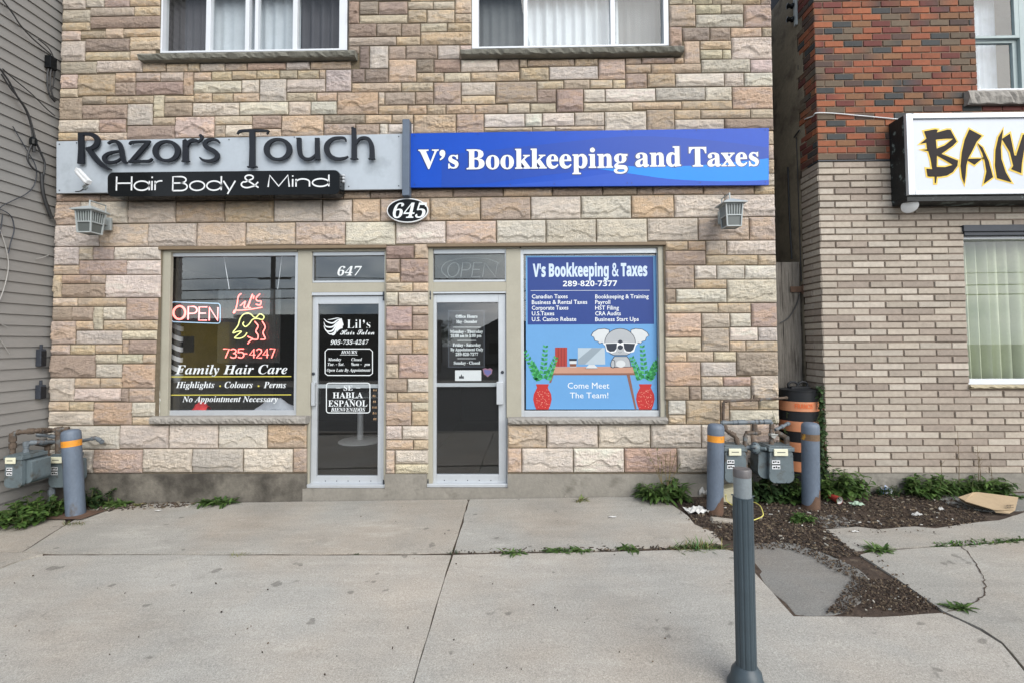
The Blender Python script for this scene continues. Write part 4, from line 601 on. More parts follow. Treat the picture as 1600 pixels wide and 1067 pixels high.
[1033,254.5,1081.4,269.8,3], [1083,253.8,1131.4,269.2,5], [1133,253.2,1195,268.1,1], [640,275.9,676.4,293,6], [678,275.9,704.4,293,3], [706,275.4,779.4,292.1,1], [781,274,829.4,291.2,5], [831,274,879.4,290.5,3],
[881,272.8,929.4,290.5,6], [931,272.8,979.4,289.2,1], [981,272,1029.4,288.6,5], [1031,271.4,1079.4,288.6,5], [1081,270.8,1141.4,287.3,1], [1143,269.8,1195,287.3,5],
]
KINDS = ('W', 'P', 'C', 'T', 'O', 'R', 'B', 'D', 'G', 'Y', 'V', 'A')
rng = np.random.default_rng(7)
_lat = rng.random((64, 64))
def vnoise(x, y):
    xi, yi = np.floor(x).astype(int), np.floor(y).astype(int); fx, fy = x-xi, y-yi
    fx = fx*fx*(3-2*fx); fy = fy*fy*(3-2*fy); g = lambda a, b: _lat[a % 64, b % 64]
    return (g(xi,yi)*(1-fx)+g(xi+1,yi)*fx)*(1-fy)+(g(xi,yi+1)*(1-fx)+g(xi+1,yi+1)*fx)*fy
def fbm(x, y): return vnoise(x, y)*.5+vnoise(x*2.1+9, y*2.1+3)*.28+vnoise(x*4.3+5, y*4.3+7)*.22
STCOL = {'W': (214,206,194), 'P': (200,182,168), 'C': (192,172,142), 'T': (194,175,148), 'O': (184,162,132), 'R': (172,148,136), 'B': (138,116,100),
         'D': (104,90,78), 'G': (158,150,132), 'Y': (192,184,156), 'V': (194,188,184), 'A': (198,172,150)}
bld = thing('stone_building', 'two-storey shop building faced in mixed beige, cream and brown rock-faced stone', 'building', (0, 0, 0))
Vs, Fs, Cs = [], [], []; nv = 0
for a, b, c, d, kind in STONES:
    kind = KINDS[kind]
    x0, x1, z0, z1 = R4(a, b, c, d, 0); w, h = x1-x0, z1-z0
    if w < .02 or h < .02: continue
    nx, nzv = max(7, int(w/.0105)), max(6, int(h/.0085))
    u = np.concatenate(([0, .006/w, .014/w], np.linspace(.026/w, 1-.026/w, nx-5) if w > .07 else np.linspace(.3, .7, max(2, nx-5)), [1-.014/w, 1-.006/w, 1])); u = np.clip(u, 0, 1); u.sort()
    v = np.concatenate(([0, .006/h, .014/h], np.linspace(.024/h, 1-.024/h, nzv-4) if h > .065 else np.linspace(.34, .66, 3), [1-.014/h, 1-.006/h, 1])); v = np.clip(v, 0, 1); v.sort()
    X, Z = np.meshgrid(u*w, v*h); ox, oz = rng.random(2)*60
    dd = np.minimum(np.minimum(X, w-X), np.minimum(Z, h-Z)); e = np.clip(dd/.016, 0, 1); e = e*e*(3-2*e)
    s_ = min(h, .26)
    chip = rng.random()
    base = h*(.14+.12*rng.random())
    vc = base+h*.16*(fbm(X/.11+ox, np.zeros_like(X)+oz)-.42)*2
    if chip > .45:                             # a scallop broken out of the lower edge
        cx, cr = w*(.2+.6*rng.random()), min(w*.35, .10+.08*rng.random())
        vc = vc+np.clip(1-((X-cx)/cr)**2, 0, 1)*h*(.10+.22*rng.random())
    vc = vc+.016*(fbm(X/.030+ox, np.zeros_like(X)+3)-.5); wv = .35*vnoise(X/.2+ox, Z/.1); rg = .6+.8*rng.random()
    A = .008+.066*s_*(.6+.8*rng.random())
    if kind in 'V' or rng.random() < .12: A *= .6
    up = 1-.62*np.clip((Z-vc)/np.maximum(h-vc, .01), 0, 1)
    lo = .06+.30*np.clip(Z/np.maximum(vc, .004), 0, 1)
    k = np.clip((Z-vc)/.004+.5, 0, 1)
    side = (rng.random()-.5)*.5*(X/w-.5)
    rid = 1-2*np.abs(fbm(X/.085+oz+wv, Z/.040+ox)-.5)*2.2          # fractured planes meet in sharp creases
    rid2 = 1-2*np.abs(fbm(X/.030+ox, Z/.017+oz)-.5)*2.2
    hgt = A*(lo*(1-k)+up*k)*(1+side)+(.006*(rid-.45)+.010*(rid2-.45))*(.45+.55*k)*rg+.006*(fbm(X/.020+oz, Z/.012+ox)-.5)
    Y = .028-.006*rng.random()-e*(.006+np.maximum(hgt, -.002))
    X = X+x0+(fbm(X*0+ox, Z/.05+oz)-.5)*.006*(e < .5)*np.sign(X-w/2); Z = Z+z0
    n, m = len(v), len(u)
    vert = np.stack([X.ravel(), Y.ravel(), Z.ravel()], 1)
    ring = list(range(m))+[i*m+m-1 for i in range(1, n)]+[(n-1)*m+i for i in range(m-2, -1, -1)]+[i*m for i in range(n-2, 0, -1)]
    sk = vert[ring].copy(); sk[:, 1] = .05
    ii = np.arange((n-1)*m).reshape(n-1, m)[:, :-1].ravel()
    f = np.stack([ii, ii+1, ii+m+1, ii+m], 1)
    nr = len(ring); r0 = np.array(ring); r1 = np.roll(r0, -1); s0 = n*m+np.arange(nr); s1 = n*m+np.roll(np.arange(nr), -1)
    f2 = np.stack([r0, s0, s1, r1], 1)
    Vs += [vert, sk]; Fs += [f+nv, f2+nv]; nv += n*m+nr
    col = (np.array(srgb(*STCOL[kind]))*.60+np.array(srgb(206,190,177))*.40)*1.08*(1+rng.normal(0, .08))*(1+rng.normal(0, .02, 3))
    cc = np.tile(col, (n*m+nr, 1))
    # veins and rust blooms that belong to the stone
    bl = np.concatenate([fbm(X.ravel()/.16+ox, Z.ravel()/.05+oz), np.full(nr, .5)])
    warm = np.array([1.02, .97, .88]) if kind in 'CTOPAR' else np.array([1.0, .985, .96])
    cc = cc*(1+(bl[:, None]-.5)*.34)*np.where(bl[:, None] > .52, warm, 1.0)
    Cs.append(cc)
# mortar sheet behind the stones, cut for the openings
HOLES = [R4(248, -20, 543, 86), R4(737, -20, 1046, 80), R4(248, 386, 602, 652), R4(479, 386, 602, 790), R4(668, 381, 1040, 654), R4(668, 381, 793, 790)]
XL, XR = R4(78, 386, 1215, 700)[0], R4(78, 386, 1215, 700)[1]
WT = P(600, -60).z
xs = sorted({XL, XR} | {q for h in HOLES for q in h[:2]}); zs = sorted({P(600, 741).z, WT} | {q for h in HOLES for q in h[2:] if P(600, 741).z < q < WT})
mv, mf = [], []
for i in range(len(xs)-1):
    for j in range(len(zs)-1):
        cx, cz = (xs[i]+xs[i+1])/2, (zs[j]+zs[j+1])/2
        if any(h[0] < cx < h[1] and h[2] < cz < h[3] for h in HOLES): continue
        b0 = len(mv); mv += [(xs[i], .033, zs[j]), (xs[i+1], .033, zs[j]), (xs[i+1], .033, zs[j+1]), (xs[i], .033, zs[j+1])]; mf.append((b0, b0+1, b0+2, b0+3))
mv, mf = np.array(mv), np.array(mf)
Vs.append(mv); Fs.append(mf+nv); Cs.append(np.tile(np.array(srgb(134,120,98))*.8, (len(mv), 1))); nv += len(mv)
Va, Fa, Ca = np.concatenate(Vs), np.concatenate(Fs), np.concatenate(Cs)
me = bpy.data.meshes.new('wall'); me.vertices.add(len(Va)); me.vertices.foreach_set('co', Va.astype(np.float32).ravel())
me.loops.add(Fa.size); me.loops.foreach_set('vertex_index', Fa.astype(np.int32).ravel())
me.polygons.add(len(Fa)); me.polygons.foreach_set('loop_start', np.arange(0, Fa.size, 4, dtype=np.int32))
try: me.polygons.foreach_set('loop_total', np.full(len(Fa), 4, dtype=np.int32))
except Exception: pass
me.update(calc_edges=True); me.validate()
at = me.color_attributes.new('Col', 'FLOAT_COLOR', 'POINT'); c4 = np.ones((len(Va), 4), np.float32); c4[:, :3] = np.clip(Ca, .01, .8); at.data.foreach_set('color', c4.ravel())
me.materials.append(M['stone'])
ob = bpy.data.objects.new('wall', me); C.objects.link(ob); ob.parent = bld

# concrete foundation under the stone, with gaps for the two doors
zt = P(600, 740.5).z; mb = MB()
for fi, (a, b) in enumerate(((78, 477), (601, 666), (793, 1219))):
    mb = MB()
    x0, x1 = P(a, 740, 0).x, P(b, 740, 0).x
    n = max(4, int((x1-x0)/.12)); gr = [(x0+(x1-x0)*i/n) for i in range(n+1)]
    for i in range(n):
        mb.add([(gr[i], -.004, -.35), (gr[i+1], -.004, -.35), (gr[i+1], .004, zt), (gr[i], .004, zt), (gr[i+1], .3, zt), (gr[i], .3, zt)], [(0,1,2,3), (3,2,4,5)])
    for xx in (x0, x1): mb.add([(xx, -.004, -.35), (xx, .004, zt), (xx, .3, zt), (xx, .3, -.35)], [(0,1,2,3)])
    mb.build('foundation', M['found'] if fi == 0 else M['found2'], bld)

# the body of the building behind the front
mb = MB(); mb.box(XL+.03, XR-.03, 8.0, 8.2, -.3, WT); mb.box(XL+.002, XL+.18, .05, 8.0, -.3, WT); mb.box(XR-.18, XR-.002, .05, 8.0, -.3, WT)
mb.build('side_wall', M['found2'], bld)
mb = MB(); mb.box(XL-.02, XR+.02, .02, 8.2, WT, WT+.15); mb.build('roof', M['blackm'], bld)
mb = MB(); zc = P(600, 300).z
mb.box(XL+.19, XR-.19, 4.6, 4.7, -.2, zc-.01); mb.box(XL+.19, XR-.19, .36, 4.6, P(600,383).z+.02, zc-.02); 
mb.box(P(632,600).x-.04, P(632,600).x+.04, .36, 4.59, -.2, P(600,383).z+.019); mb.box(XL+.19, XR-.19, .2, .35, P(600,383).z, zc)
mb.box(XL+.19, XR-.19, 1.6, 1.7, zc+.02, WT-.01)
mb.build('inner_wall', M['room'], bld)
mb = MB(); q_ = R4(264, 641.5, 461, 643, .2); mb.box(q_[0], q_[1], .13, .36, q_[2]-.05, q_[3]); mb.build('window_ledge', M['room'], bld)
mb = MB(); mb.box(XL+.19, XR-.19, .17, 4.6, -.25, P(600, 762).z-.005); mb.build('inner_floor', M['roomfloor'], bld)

# ---- upper windows
def curtain(x0, x1, z0, z1, y, amp, waves, seed, name, m, parent, flare=0.0):
    r = random.Random(seed); n = waves*10; mb = MB(); vs = []; fs = []; rows = 8
    ph = [r.uniform(-.9, .9) for _ in range(waves+2)]; am = [r.uniform(.5, 1.2) for _ in range(waves+2)]
    for k in range(rows+1):
        t = k/rows
        for i in range(n+1):
            q = i/n*waves; w = int(q); a = am[min(w, waves)]
            vs.append((x0+(x1-x0)*(i/n+flare*(1-t)*math.sin(i/n*3.1+seed)*.1), y+amp*a*math.sin(2*math.pi*q+ph[min(w, waves)]*.5)*(1-.3*t), z0+(z1-z0)*t))
    for k in range(rows):
        for i in range(n): fs.append((k*(n+1)+i, k*(n+1)+i+1, (k+1)*(n+1)+i+1, (k+1)*(n+1)+i))
    mb.add(vs, fs); return mb.build(name, m, parent, smooth=60)
M['sheer'] = mat('white_sheer_curtain', (.40,.43,.46), .9, .08, 5)
M['dkcurt'] = mat('dark_grey_curtain', srgb(92,90,96,.45), .9, .12, 6)
M['screen'] = mat('grey_screen_curtain', srgb(128,132,134,.42), .9, .12, 6)
M['greencurt'] = mat('pale_green_curtain', srgb(206,212,180,.72), .9, .06, 5)
def bars(mb, outer, inner, y0, y1):           # rectangular frame between two picture rectangles
    o, i = outer, inner
    mb.box(o[0], i[0], y0, y1, o[2], o[3]); mb.box(i[1], o[1], y0, y1, o[2], o[3])
    mb.box(i[0], i[1], y0, y1, o[2], i[2]); mb.box(i[0], i[1], y0, y1, i[3], o[3])
def upper_window(outer, panes, mull, sill, seed, mats):
    o = R4(*outer, .07); mb = MB()
    inn = R4(outer[0]+12, -60, outer[2]-12, outer[3]-3, .07); o = (o[0], o[1], o[2], WT-.05)
    bars(mb, o, (inn[0], inn[1], inn[2], WT-.12), .035, .14)
    for a, b in mull:
        r = R4(a, -60, b, outer[3]-4, .07); mb.box(r[0], r[1], .05, .12, inn[2]+.001, WT-.121)
    w = mb.build('window', M['vinyl'], bld, bevel=.003)
    r = (inn[0], inn[1], inn[2], WT-.12); g = MB(); g.quad(r, .095); g.build('pane', M['glass_sky'], w)
    for k, (a, b, m, wv, am) in enumerate(mats):
        q = R4(a, -60, b, outer[3]-3, .2); curtain(q[0], q[1], inn[2]-.02, WT-.1, .20+.012*k, am, wv, seed+k, 'curtain', m, w)
    s = MB(); q = R4(*sill, -.03); n = 60; rr = random.Random(seed)
    vs = []; fs = []
    for i in range(n+1):
        x = q[0]+(q[1]-q[0])*i/n; j = lambda a: rr.uniform(-a, a)
        vs += [(x, .14, q[3]), (x, -.055+j(.004), q[3]+j(.002)), (x, -.085+j(.008), (q[2]+q[3])/2+.01+j(.008)), (x, -.07+j(.010), q[2]+.01+j(.004)), (x, -.055, q[2]), (x, .05, q[2])]
    for i in range(n):
        for k in range(5): fs.append((i*6+k, i*6+k+1, i*6+7+k, i*6+6+k))
    fs += [tuple(range(6)), tuple(n*6+k for k in range(5, -1, -1))]
    s.add(vs, fs); s.build('sill', M['sill_dk'], w)
upper_window((246, 0, 544, 84), None, [(324, 331), (385, 391), (400, 405), (459, 466)], (220, 84, 556, 94), 3,
             [(255, 330, M['dkcurt'], 7, .012), (322, 470, M['sheer'], 9, .014), (462, 540, M['dkcurt'], 5, .03)])
upper_window((736, 0, 1047, 77), None, [(818, 824), (953, 960)], (720, 77, 1067, 87), 9,
             [(746, 826, M['screen'], 6, .014), (812, 966, M['sheer'], 10, .03), (956, 1040, M['screen'], 6, .014)])

# ---- shop front: painted surrounds
mb = MB()
def strip(a, b, c, d, y0, y1, m=None): (m or mb).rbox(R4(a, b, c, d, y0), y0, y1)
strip(248, 389, 264, 650, .05, .10); strip(464, 389, 486, 650, .062, .10); strip(264, 389, 464, 394, .052, .10)
strip(486, 389, 603, 393, .054, .10); strip(484, 442, 603, 457, .066, .10); strip(477, 650, 483, 764, .058, .10); strip(600, 393, 604, 764, .05, .10)
strip(667, 384, 676, 762, .05, .10); strip(676, 384, 812, 389, .056, .10); strip(791, 389, 814, 653, .062, .10); strip(814, 384, 1031, 388, .054, .10)
strip(1030, 384, 1041, 652, .05, .10); strip(676, 441, 791, 456, .066, .10)
mb.build('window_surround', M['beige'], bld, bevel=.004)
mb = MB()
strip(247, 384, 603, 389, .0, .16, mb); strip(667, 379.5, 1041, 384.5, .0, .16, mb); mb.build('lintel_trim', M['trim_br'], bld, bevel=.003)
rr = random.Random(4)
for a, b, d, x in ((386, 652, 246, 0), (384, 654, 1043, 0)):   # ragged caulking where the stones meet the frames
    mb = MB(); p = [(P(d+rr.uniform(-1.2, 1.2), a+(b-a)*i/60, .02)) for i in range(61)]
    mb.tube([(q.x, .045, q.z) for q in p], [rr.uniform(.005, .012) for _ in p], 6)
    mb.build('caulking', M['vinyl_edge'], bld)

def stone_sill(a, b, c, d, seed, parent):
    s = MB(); q = R4(a, b, c, d, -.05); n = 70; rr = random.Random(seed); vs = []; fs = []
    for i in range(n+1):
        x = q[0]+(q[1]-q[0])*i/n; j = lambda t: rr.uniform(-t, t)
        vs += [(x, .16, q[3]), (x, -.03+j(.003), q[3]+j(.001)), (x, -.052+j(.006), q[3]-.018+j(.006)), (x, -.055+j(.009), (q[2]+q[3])/2+j(.01)), (x, -.045+j(.008), q[2]+.01), (x, -.03, q[2]), (x, .05, q[2])]
    for i in range(n):
        for k in range(6): fs.append((i*7+k, i*7+k+1, i*7+8+k, i*7+7+k))
    fs += [tuple(range(7)), tuple(n*7+k for k in range(6, -1, -1))]
    s.add(vs, fs); return s.build('sill', M['sill'], parent)

# ---- salon display window
def alu_window(o, g, y, extra=()):
    mb = MB(); bars(mb, R4(*o, y), R4(*g, y), y-.014, y+.022)
    for e in extra: mb.rbox(R4(*e, y), y-.012, y+.02)
    w = mb.build('window', M['alu'], bld, bevel=.003)
    q = MB(); q.quad(R4(g[0]-1, g[1]-1, g[2]+1, g[3]+1, y+.02), y+.02); q.build('pane', M['glass'], w); return w
sw = alu_window((259, 394, 465, 649), (264, 401, 461, 640.5), .10); stone_sill(233, 651, 477, 662.5, 5, sw)
YV = .117
for w_, a, b, c, d in (("Family Hair Care", 274, 449, 570, 584), ("Highlights", 275, 335, 596, 605.5), ("Colours", 351, 395, 596, 605.5), ("Perms", 412, 447, 596, 605.5), ("No Appointment Necessary", 285, 434, 618.5, 627.5)):
    mb = MB(); text(mb, w_, 'i', a, b, c, d, YV); mb.build('lettering', M['vwhite'], sw)
for yy in (588, 616.5): mb = MB(); mb.quad(R4(267, yy-.7, 455, yy+.7, YV), YV); mb.build('yellow_line', M['vyellow'], sw)
for xx in (344, 404): mb = MB(); mb.quad(R4(xx-1.3, 601.5, xx+1.3, 604, YV), YV); mb.build('yellow_dot', M['vyellow'], sw)
t1 = alu_window((486, 393, 602, 442), (489.5, 400, 601, 439), .10)
mb = MB(); text(mb, "647", 'b', 526, 562, 417, 431, YV, shear=.25); mb.build('lettering', M['vwhite'], t1)
t2 = alu_window((675, 389, 791, 441), (677.5, 397, 789, 438), .10)
bw = alu_window((813, 388, 1031, 653), (818.5, 397, 1027.5, 641), .10); stone_sill(794, 653, 1044, 663, 8, bw)

# ---- doors
def shop_door(fr, leaf, gl, mid, handle, lock, hinge, thr):
    mb = MB(); o = R4(*fr, .09); i = R4(*leaf, .09)
    mb.box(o[0], i[0]-.004, .07, .19, o[2], o[3]); mb.box(i[1]+.004, o[1], .07, .19, o[2], o[3]); mb.box(i[0]-.004, i[1]+.004, .07, .19, i[3]+.006, o[3])
    frm = mb.build('door_frame', M['alu'], bld, bevel=.003)
    mb = MB(); g = R4(*gl, .11); bars(mb, i, g, .10, .145)
    d = mb.build('door', M['alu'], bld, bevel=.004)
    mb = MB(); mb.rbox(R4(gl[0], mid, gl[2], mid+6, .12), .1285, .146); mb.build('push_bar', M['alu'], d, bevel=.002)
    mb = MB(); mb.quad((g[0]-.01, g[1]+.01, g[2]-.01, g[3]+.01), .127); mb.build('pane', M['glass'], d)
    mb = MB(); h = R4(*handle, .07); mb.box(h[0], h[1], .045, .062, h[2], h[3]); mb.box(h[0], h[1], .062, .099, h[3]-.03, h[3]); mb.box(h[0], h[1], .062, .099, h[2], h[2]+.03); mb.build('handle', M['alu'], d, bevel=.003)
    mb = MB(); p = P(*lock, .09); mb.lathe([(.017, .099), (.017, .088), (.012, .085)], (p.x, 0, p.z), 14, 'y'); mb.build('lock', M['dkgrey'], d)
    for hx, hy in hinge:
        mb = MB(); p = P(hx, hy, .06); mb.lathe([(.013, -.05), (.016, -.03), (.013, -.01), (.016, .01), (.013, .05)], (p.x, .062, p.z), 10); mb.build('hinge', M['dkgrey'], d)
    mb = MB(); k = R4(gl[0]+3, gl[3]+1, gl[2]-3, leaf[3]-2, .09)
    for q in range(5): mb = MB(); mb.lathe([(.006, .0995), (.005, .0965)], (k[0]+(k[1]-k[0])*(q+.5)/5, 0, k[2]+.02), 8, 'y'); mb.build('screw', M['dkgrey'], d)
    mb = MB(); t = R4(*thr, .0); mb.box(t[0], t[1], .03, .25, t[2], t[2]+.035); mb.build('door_sill', M['alu'], frm, bevel=.004)
    mb = MB(); mb.box(t[0]-.03, t[1]+.03, .0, .3, -.3, t[2]-.002); mb.build('step', M['found2'], frm)
    return d
d1 = shop_door((481, 456, 602.5, 764), (486.5, 463, 598, 756), (496, 475.5, 591, 742.5), 600, (487.5, 597, 493, 633), (489.5, 583.5), [(600, 463), (600, 756)], (477, 757, 603, 763))
d2 = shop_door((668, 455, 793, 763), (673, 460, 790.5, 755), (682, 473, 779, 740.5), 598, (776, 596, 786.5, 631), (785, 581), [(672.5, 462), (669, 754)], (666, 756, 794, 762))
YD = .1255
mb = MB()
text(mb, "Lil’s", 'b', 542, 579, 499.5, 513, YD, fat=-5); text(mb, "Hair Salon", 'c', 531.5, 585, 515.5, 523, YD, fat=2)
text(mb, "905-735-4247", 'b', 516, 574.5, 531.5, 538, YD, shear=.25)
text(mb, "HOURS", 'i', 533, 558, 547.5, 552.5, YD)
text(mb, "Monday", 'i', 512.5, 533, 559, 563.5, YD); text(mb, "Closed", 'i', 549, 565.5, 559, 563.5, YD)
text(mb, "Tue. - Sat.", 'i', 512, 538, 566.5, 571, YD); text(mb, "9am -", 'i', 549, 565, 566.5, 571, YD); text(mb, "pm", 'i', 569, 578, 566.5, 571, YD)
text(mb, "Open Late By Appointment", 'i', 510.5, 579, 575.5, 580, YD)
text(mb, "SE", 'b', 537, 551, 601.5, 609.5, YD); text(mb, "HABLA", 'b', 520, 567, 612.5, 621.5, YD); text(mb, "ESPANOL", 'b', 513, 574, 625, 634.5, YD)
text(mb, "BIENVENIDOS", 'i', 517, 570.5, 636.5, 642.5, YD)
def pxline(m, pts, w, y): ribbon(m, [(P(a, b, y).x, P(a, b, y).z) for a, b in pts], w, y)
pxline(mb, [(531, 554.3), (559, 554.3)], .004, YD); pxline(mb, [(525, 605.5), (532, 605.5)], .007, YD); pxline(mb, [(556, 605.5), (563, 605.5)], .007, YD)
pxline(mb, [(543.5, 624.2), (546, 623.2), (549, 624.4), (551.5, 623.2)], .007, YD)
def rrect(a, b, c, d, r, n=5, cut=False):
    pts = []
    for cx, cy, s in ((c-r, b+r, -90), (c-r, d-r, 0), (a+r, d-r, 90), (a+r, b+r, 180)):
        for i in range(n+1):
            t = math.radians(s+90*i/n)
            pts.append((cx+r*math.cos(t), cy+r*math.sin(t)))
    return pts+[pts[0]]
pxline(mb, [(512,545),(578,545),(582,549),(582,583),(578,586),(512,586),(508,583),(508,549),(512,545)], .010, YD)
pxline(mb, rrect(510, 598, 578, 644.5, 4), .010, YD)
# flowing-hair emblem
for k, (pts, w) in enumerate([([(506,498),(511,503),(520,505),(528,500),(534,498)], .012), ([(506,503),(509,510),(519,511),(527,504),(532,501)], .012), ([(506,509),(510,517),(519,517),(525,509),(530,504)], .013),
                      ([(509,516),(515,522),(522,520),(525,513),(528,507)], .012), ([(516,521),(521,523.5),(525,518),(527,511)], .010), ([(512,500),(519,499),(526,497.5),(531,497.5)], .007)]):
    sp = smooth(pts, 5); n = len(sp); ribbon(mb, [(P(a, b, YD).x, P(a, b, YD).z) for a, b in sp], [w*(.25+1.1*math.sin(math.pi*min(1, (i+.4)/(n-.2)))) for i in range(n)], YD-.0004*k)
face = [(527,505),(530,500),(534,498),(535.5,503),(537,508),(535.3,509.5),(535.5,513),(532,514),(529,516),(527,519),(526.5,512)]
mb.prism([(P(a, b, YD).x, P(a, b, YD).z) for a, b in face][::-1], YD-.003, YD-.0025)
mb.build('lettering', M['vwhite'], d1)

# ------------------------------------------------------------------ signs on the stone front
def xz(a, b, y): p = P(a, b, y); return (p.x, p.z)
M['panel'] = mat('grey_sign_panel', srgb(170,178,186,.88), .5, .05, 3, stain=(srgb(138,146,152,.8), 2.0, .55, .8), spec=.3)
M['letter'] = mat('charcoal_letter', srgb(30,33,39), .45, .1, 6, spec=.2)
sp_ = P(360, 300, -.07); salon = thing('shop_sign', 'long grey metal sign panel carrying large raised charcoal letters and the security camera', 'shop sign', sp_)
YS = -.07
mb = MB()
pq = [xz(88, 221.5, YS), xz(629, 209.5, YS), xz(629, 296, YS), xz(88, 302.5, YS)]
mb.prism([pq[3], pq[2], pq[1], pq[0]], YS, YS+.03); mb.build('sign_panel', M['panel'], salon, bevel=.003)
for a, b in ((93, 226), (93, 298), (358, 219), (358, 298) , (623, 214), (623, 291), (460, 215), (230, 223), (120,224), (545,292)):
    mb = MB(); q = P(a, b, YS); mb.lathe([(.007, YS-.0005), (.006, YS-.005)], (q.x, 0, q.z), 10, 'y'); mb.build('screw', M['dkgrey'], salon)
# raised letters: strokes of changing width, traced in their own plane and standing 4 cm off the panel
YL = YS-.05
def A1(p): return [(80+a/5.333, 180+b/5.333) for a, b in p]
def A2(p): return [(340+a/5.333, 190+b/5.333) for a, b in p]
def el(cx, cy, rx, ry, wa, wb, n=36): return ([(cx+rx*math.cos(2*math.pi*i/n), cy+ry*math.sin(2*math.pi*i/n)) for i in range(n+1)], [wb+(wa-wb)*math.cos(2*math.pi*i/n)**2 for i in range(n+1)])
LET = [
 (A1, [([(243,158),(245,280),(243,405)], [48,46,58]), ([(222,160),(300,158),(352,172),(380,205),(372,245),(335,275),(285,282)], [22,26,40,44,42,34,20]), ([(300,275),(345,335),(400,400),(450,438),(495,455)], [40,42,40,26,8])]),
 (A1, [([(468,238),(495,222),(530,218),(562,240),(580,290),(590,350),(606,388),(632,396)], [14,20,26,34,38,38,30,8]), ([(578,300),(520,308),(466,325),(438,355),(452,388),(495,396),(545,384),(585,355)], [14,20,26,34,32,24,20,12])]),
 (A1, [([(648,248),(664,228),(735,222),(822,222)], [10,22,20,20]), ([(806,226),(740,300),(662,388)], [32,36,32]), ([(642,390),(730,386),(810,384),(838,362)], [18,20,22,10])]),
 (A1, [el(957, 300, 94, 80, 46, 24)]),
 (A1, [([(1112,212),(1115,300),(1114,388)], [40,46,50]), ([(1085,386),(1150,386)], [10,10]), ([(1098,216),(1120,206)], [8,14]), ([(1128,260),(1146,226),(1180,212),(1216,216)], [20,26,30,22])]),
 (A1, [([(1232,168),(1250,178),(1246,202),(1216,232)], [22,26,22,8])]),
 (A1, [([(1398,232),(1380,212),(1340,202),(1298,212),(1276,240),(1298,272),(1350,300),(1382,335),(1366,368),(1315,384),(1262,376),(1234,352)], [10,20,24,28,34,38,40,38,32,26,22,8])]),
 (A2, [([(160,106),(182,82),(240,76),(340,76),(422,78)], [8,20,22,22,14]), ([(424,74),(408,108)], [12,10]), ([(286,80),(287,220),(285,378)], [48,44,50]), ([(246,380),(328,379)], [10,10])]),
 (A2, [el(500, 233, 96, 84, 46, 24)]),
 (A2, [([(676,140),(678,220),(690,280),(725,312),(770,312),(812,282),(826,250)], [40,38,36,30,24,20,12]), ([(828,138),(828,230),(832,316)], [38,38,42]), ([(655,142),(690,141)], [9,9]), ([(832,317),(854,316)], [9,9])]),
 (A2, [([(1066,166),(1058,142),(1015,136),(955,148),(912,190),(908,240),(935,288),(990,312),(1050,308),(1086,292)], [8,20,22,28,40,46,40,28,22,10])]),
 (A2, [([(1133,56),(1136,180),(1136,312)], [38,42,46]), ([(1105,313),(1170,312)], [9,9]), ([(1112,58),(1134,50)], [8,12]), ([(1150,190),(1178,150),(1218,138),(1258,152),(1280,196),(1286,250),(1286,310)], [14,22,26,32,38,40,44]), ([(1256,313),(1312,312)], [9,9])]),
]
PXM = (5.4+YL)/FPX
for fn, strokes in LET:
    mb = MB(); pins = []
    for k, (pts, w) in enumerate(strokes):
        if len(pts) > 3 and len(pts) < 20:
            idx = np.linspace(0, len(pts)-1, (len(pts)-1)*5+1); w = list(np.interp(idx, range(len(w)), w)); pts = smooth(pts, 5)
        q = [xz(a, b, YL) for a, b in fn(pts)]
        ribbon(mb, q, [a/5.333*PXM for a in w], YL-.0015*k, YL+.022)
        for e in (len(q)//4, 3*len(q)//4):
            if len(q) > 3: pins.append(MB().tube([(q[e][0], YL+.015, q[e][1]), (q[e][0], YS, q[e][1])], .004, 6))
    le = mb.build('letter', M['letter'], salon)
    for pin in pins: pin.build('standoff_pin', M['dkgrey'], le)
# black box sign below the letters
bx = thing('box_sign', 'long black box sign with rounded ends and thin white lettering, under the raised charcoal letters', 'box sign', P(350, 308, -.1))
def outline(a, b, c, d, r, y, sk):
    o = []
    for px, py in rrect(a, b, c, d, r, 6)[:-1]: o.append(xz(px, py+(px-a)*sk, y))
    return o
YB = -.215
mb = MB(); o = outline(168, 270, 531, 308, 9, YB, -.0105); mb.prism(o[::-1], YB, YS-.001); mb.build('sign_box', M['black'], bx, bevel=.006)
mb = MB(); w0 = .0105
for s in ("Hair", 182, 250), ("Body", 270, 365), ("&", 377, 402), ("Mind", 419, 513):
    for st in stroke_text(s[0], s[1]+w0, s[2]-w0, 276.2 if s[1] < 300 else 274, 298 if s[1] < 300 else 293.8 if s[1] < 400 else 292.3, YB-.002):
        w0_ = [.0155]*len(st); ribbon(mb, [(p[0], p[2]) for p in st], w0_, YB-.002, YB-.0005)
mb.build('lettering', M['white'], bx)
mb = MB(); q = P(535, 280, -.12)
for dz in (.0, -.035, .03): mb.lathe([(.012, -.02), (.016, 0), (.012, .02)], (q.x+.012, -.13, q.z+dz), 10, 'x')
mb.build('connector', M['alu'], bx)
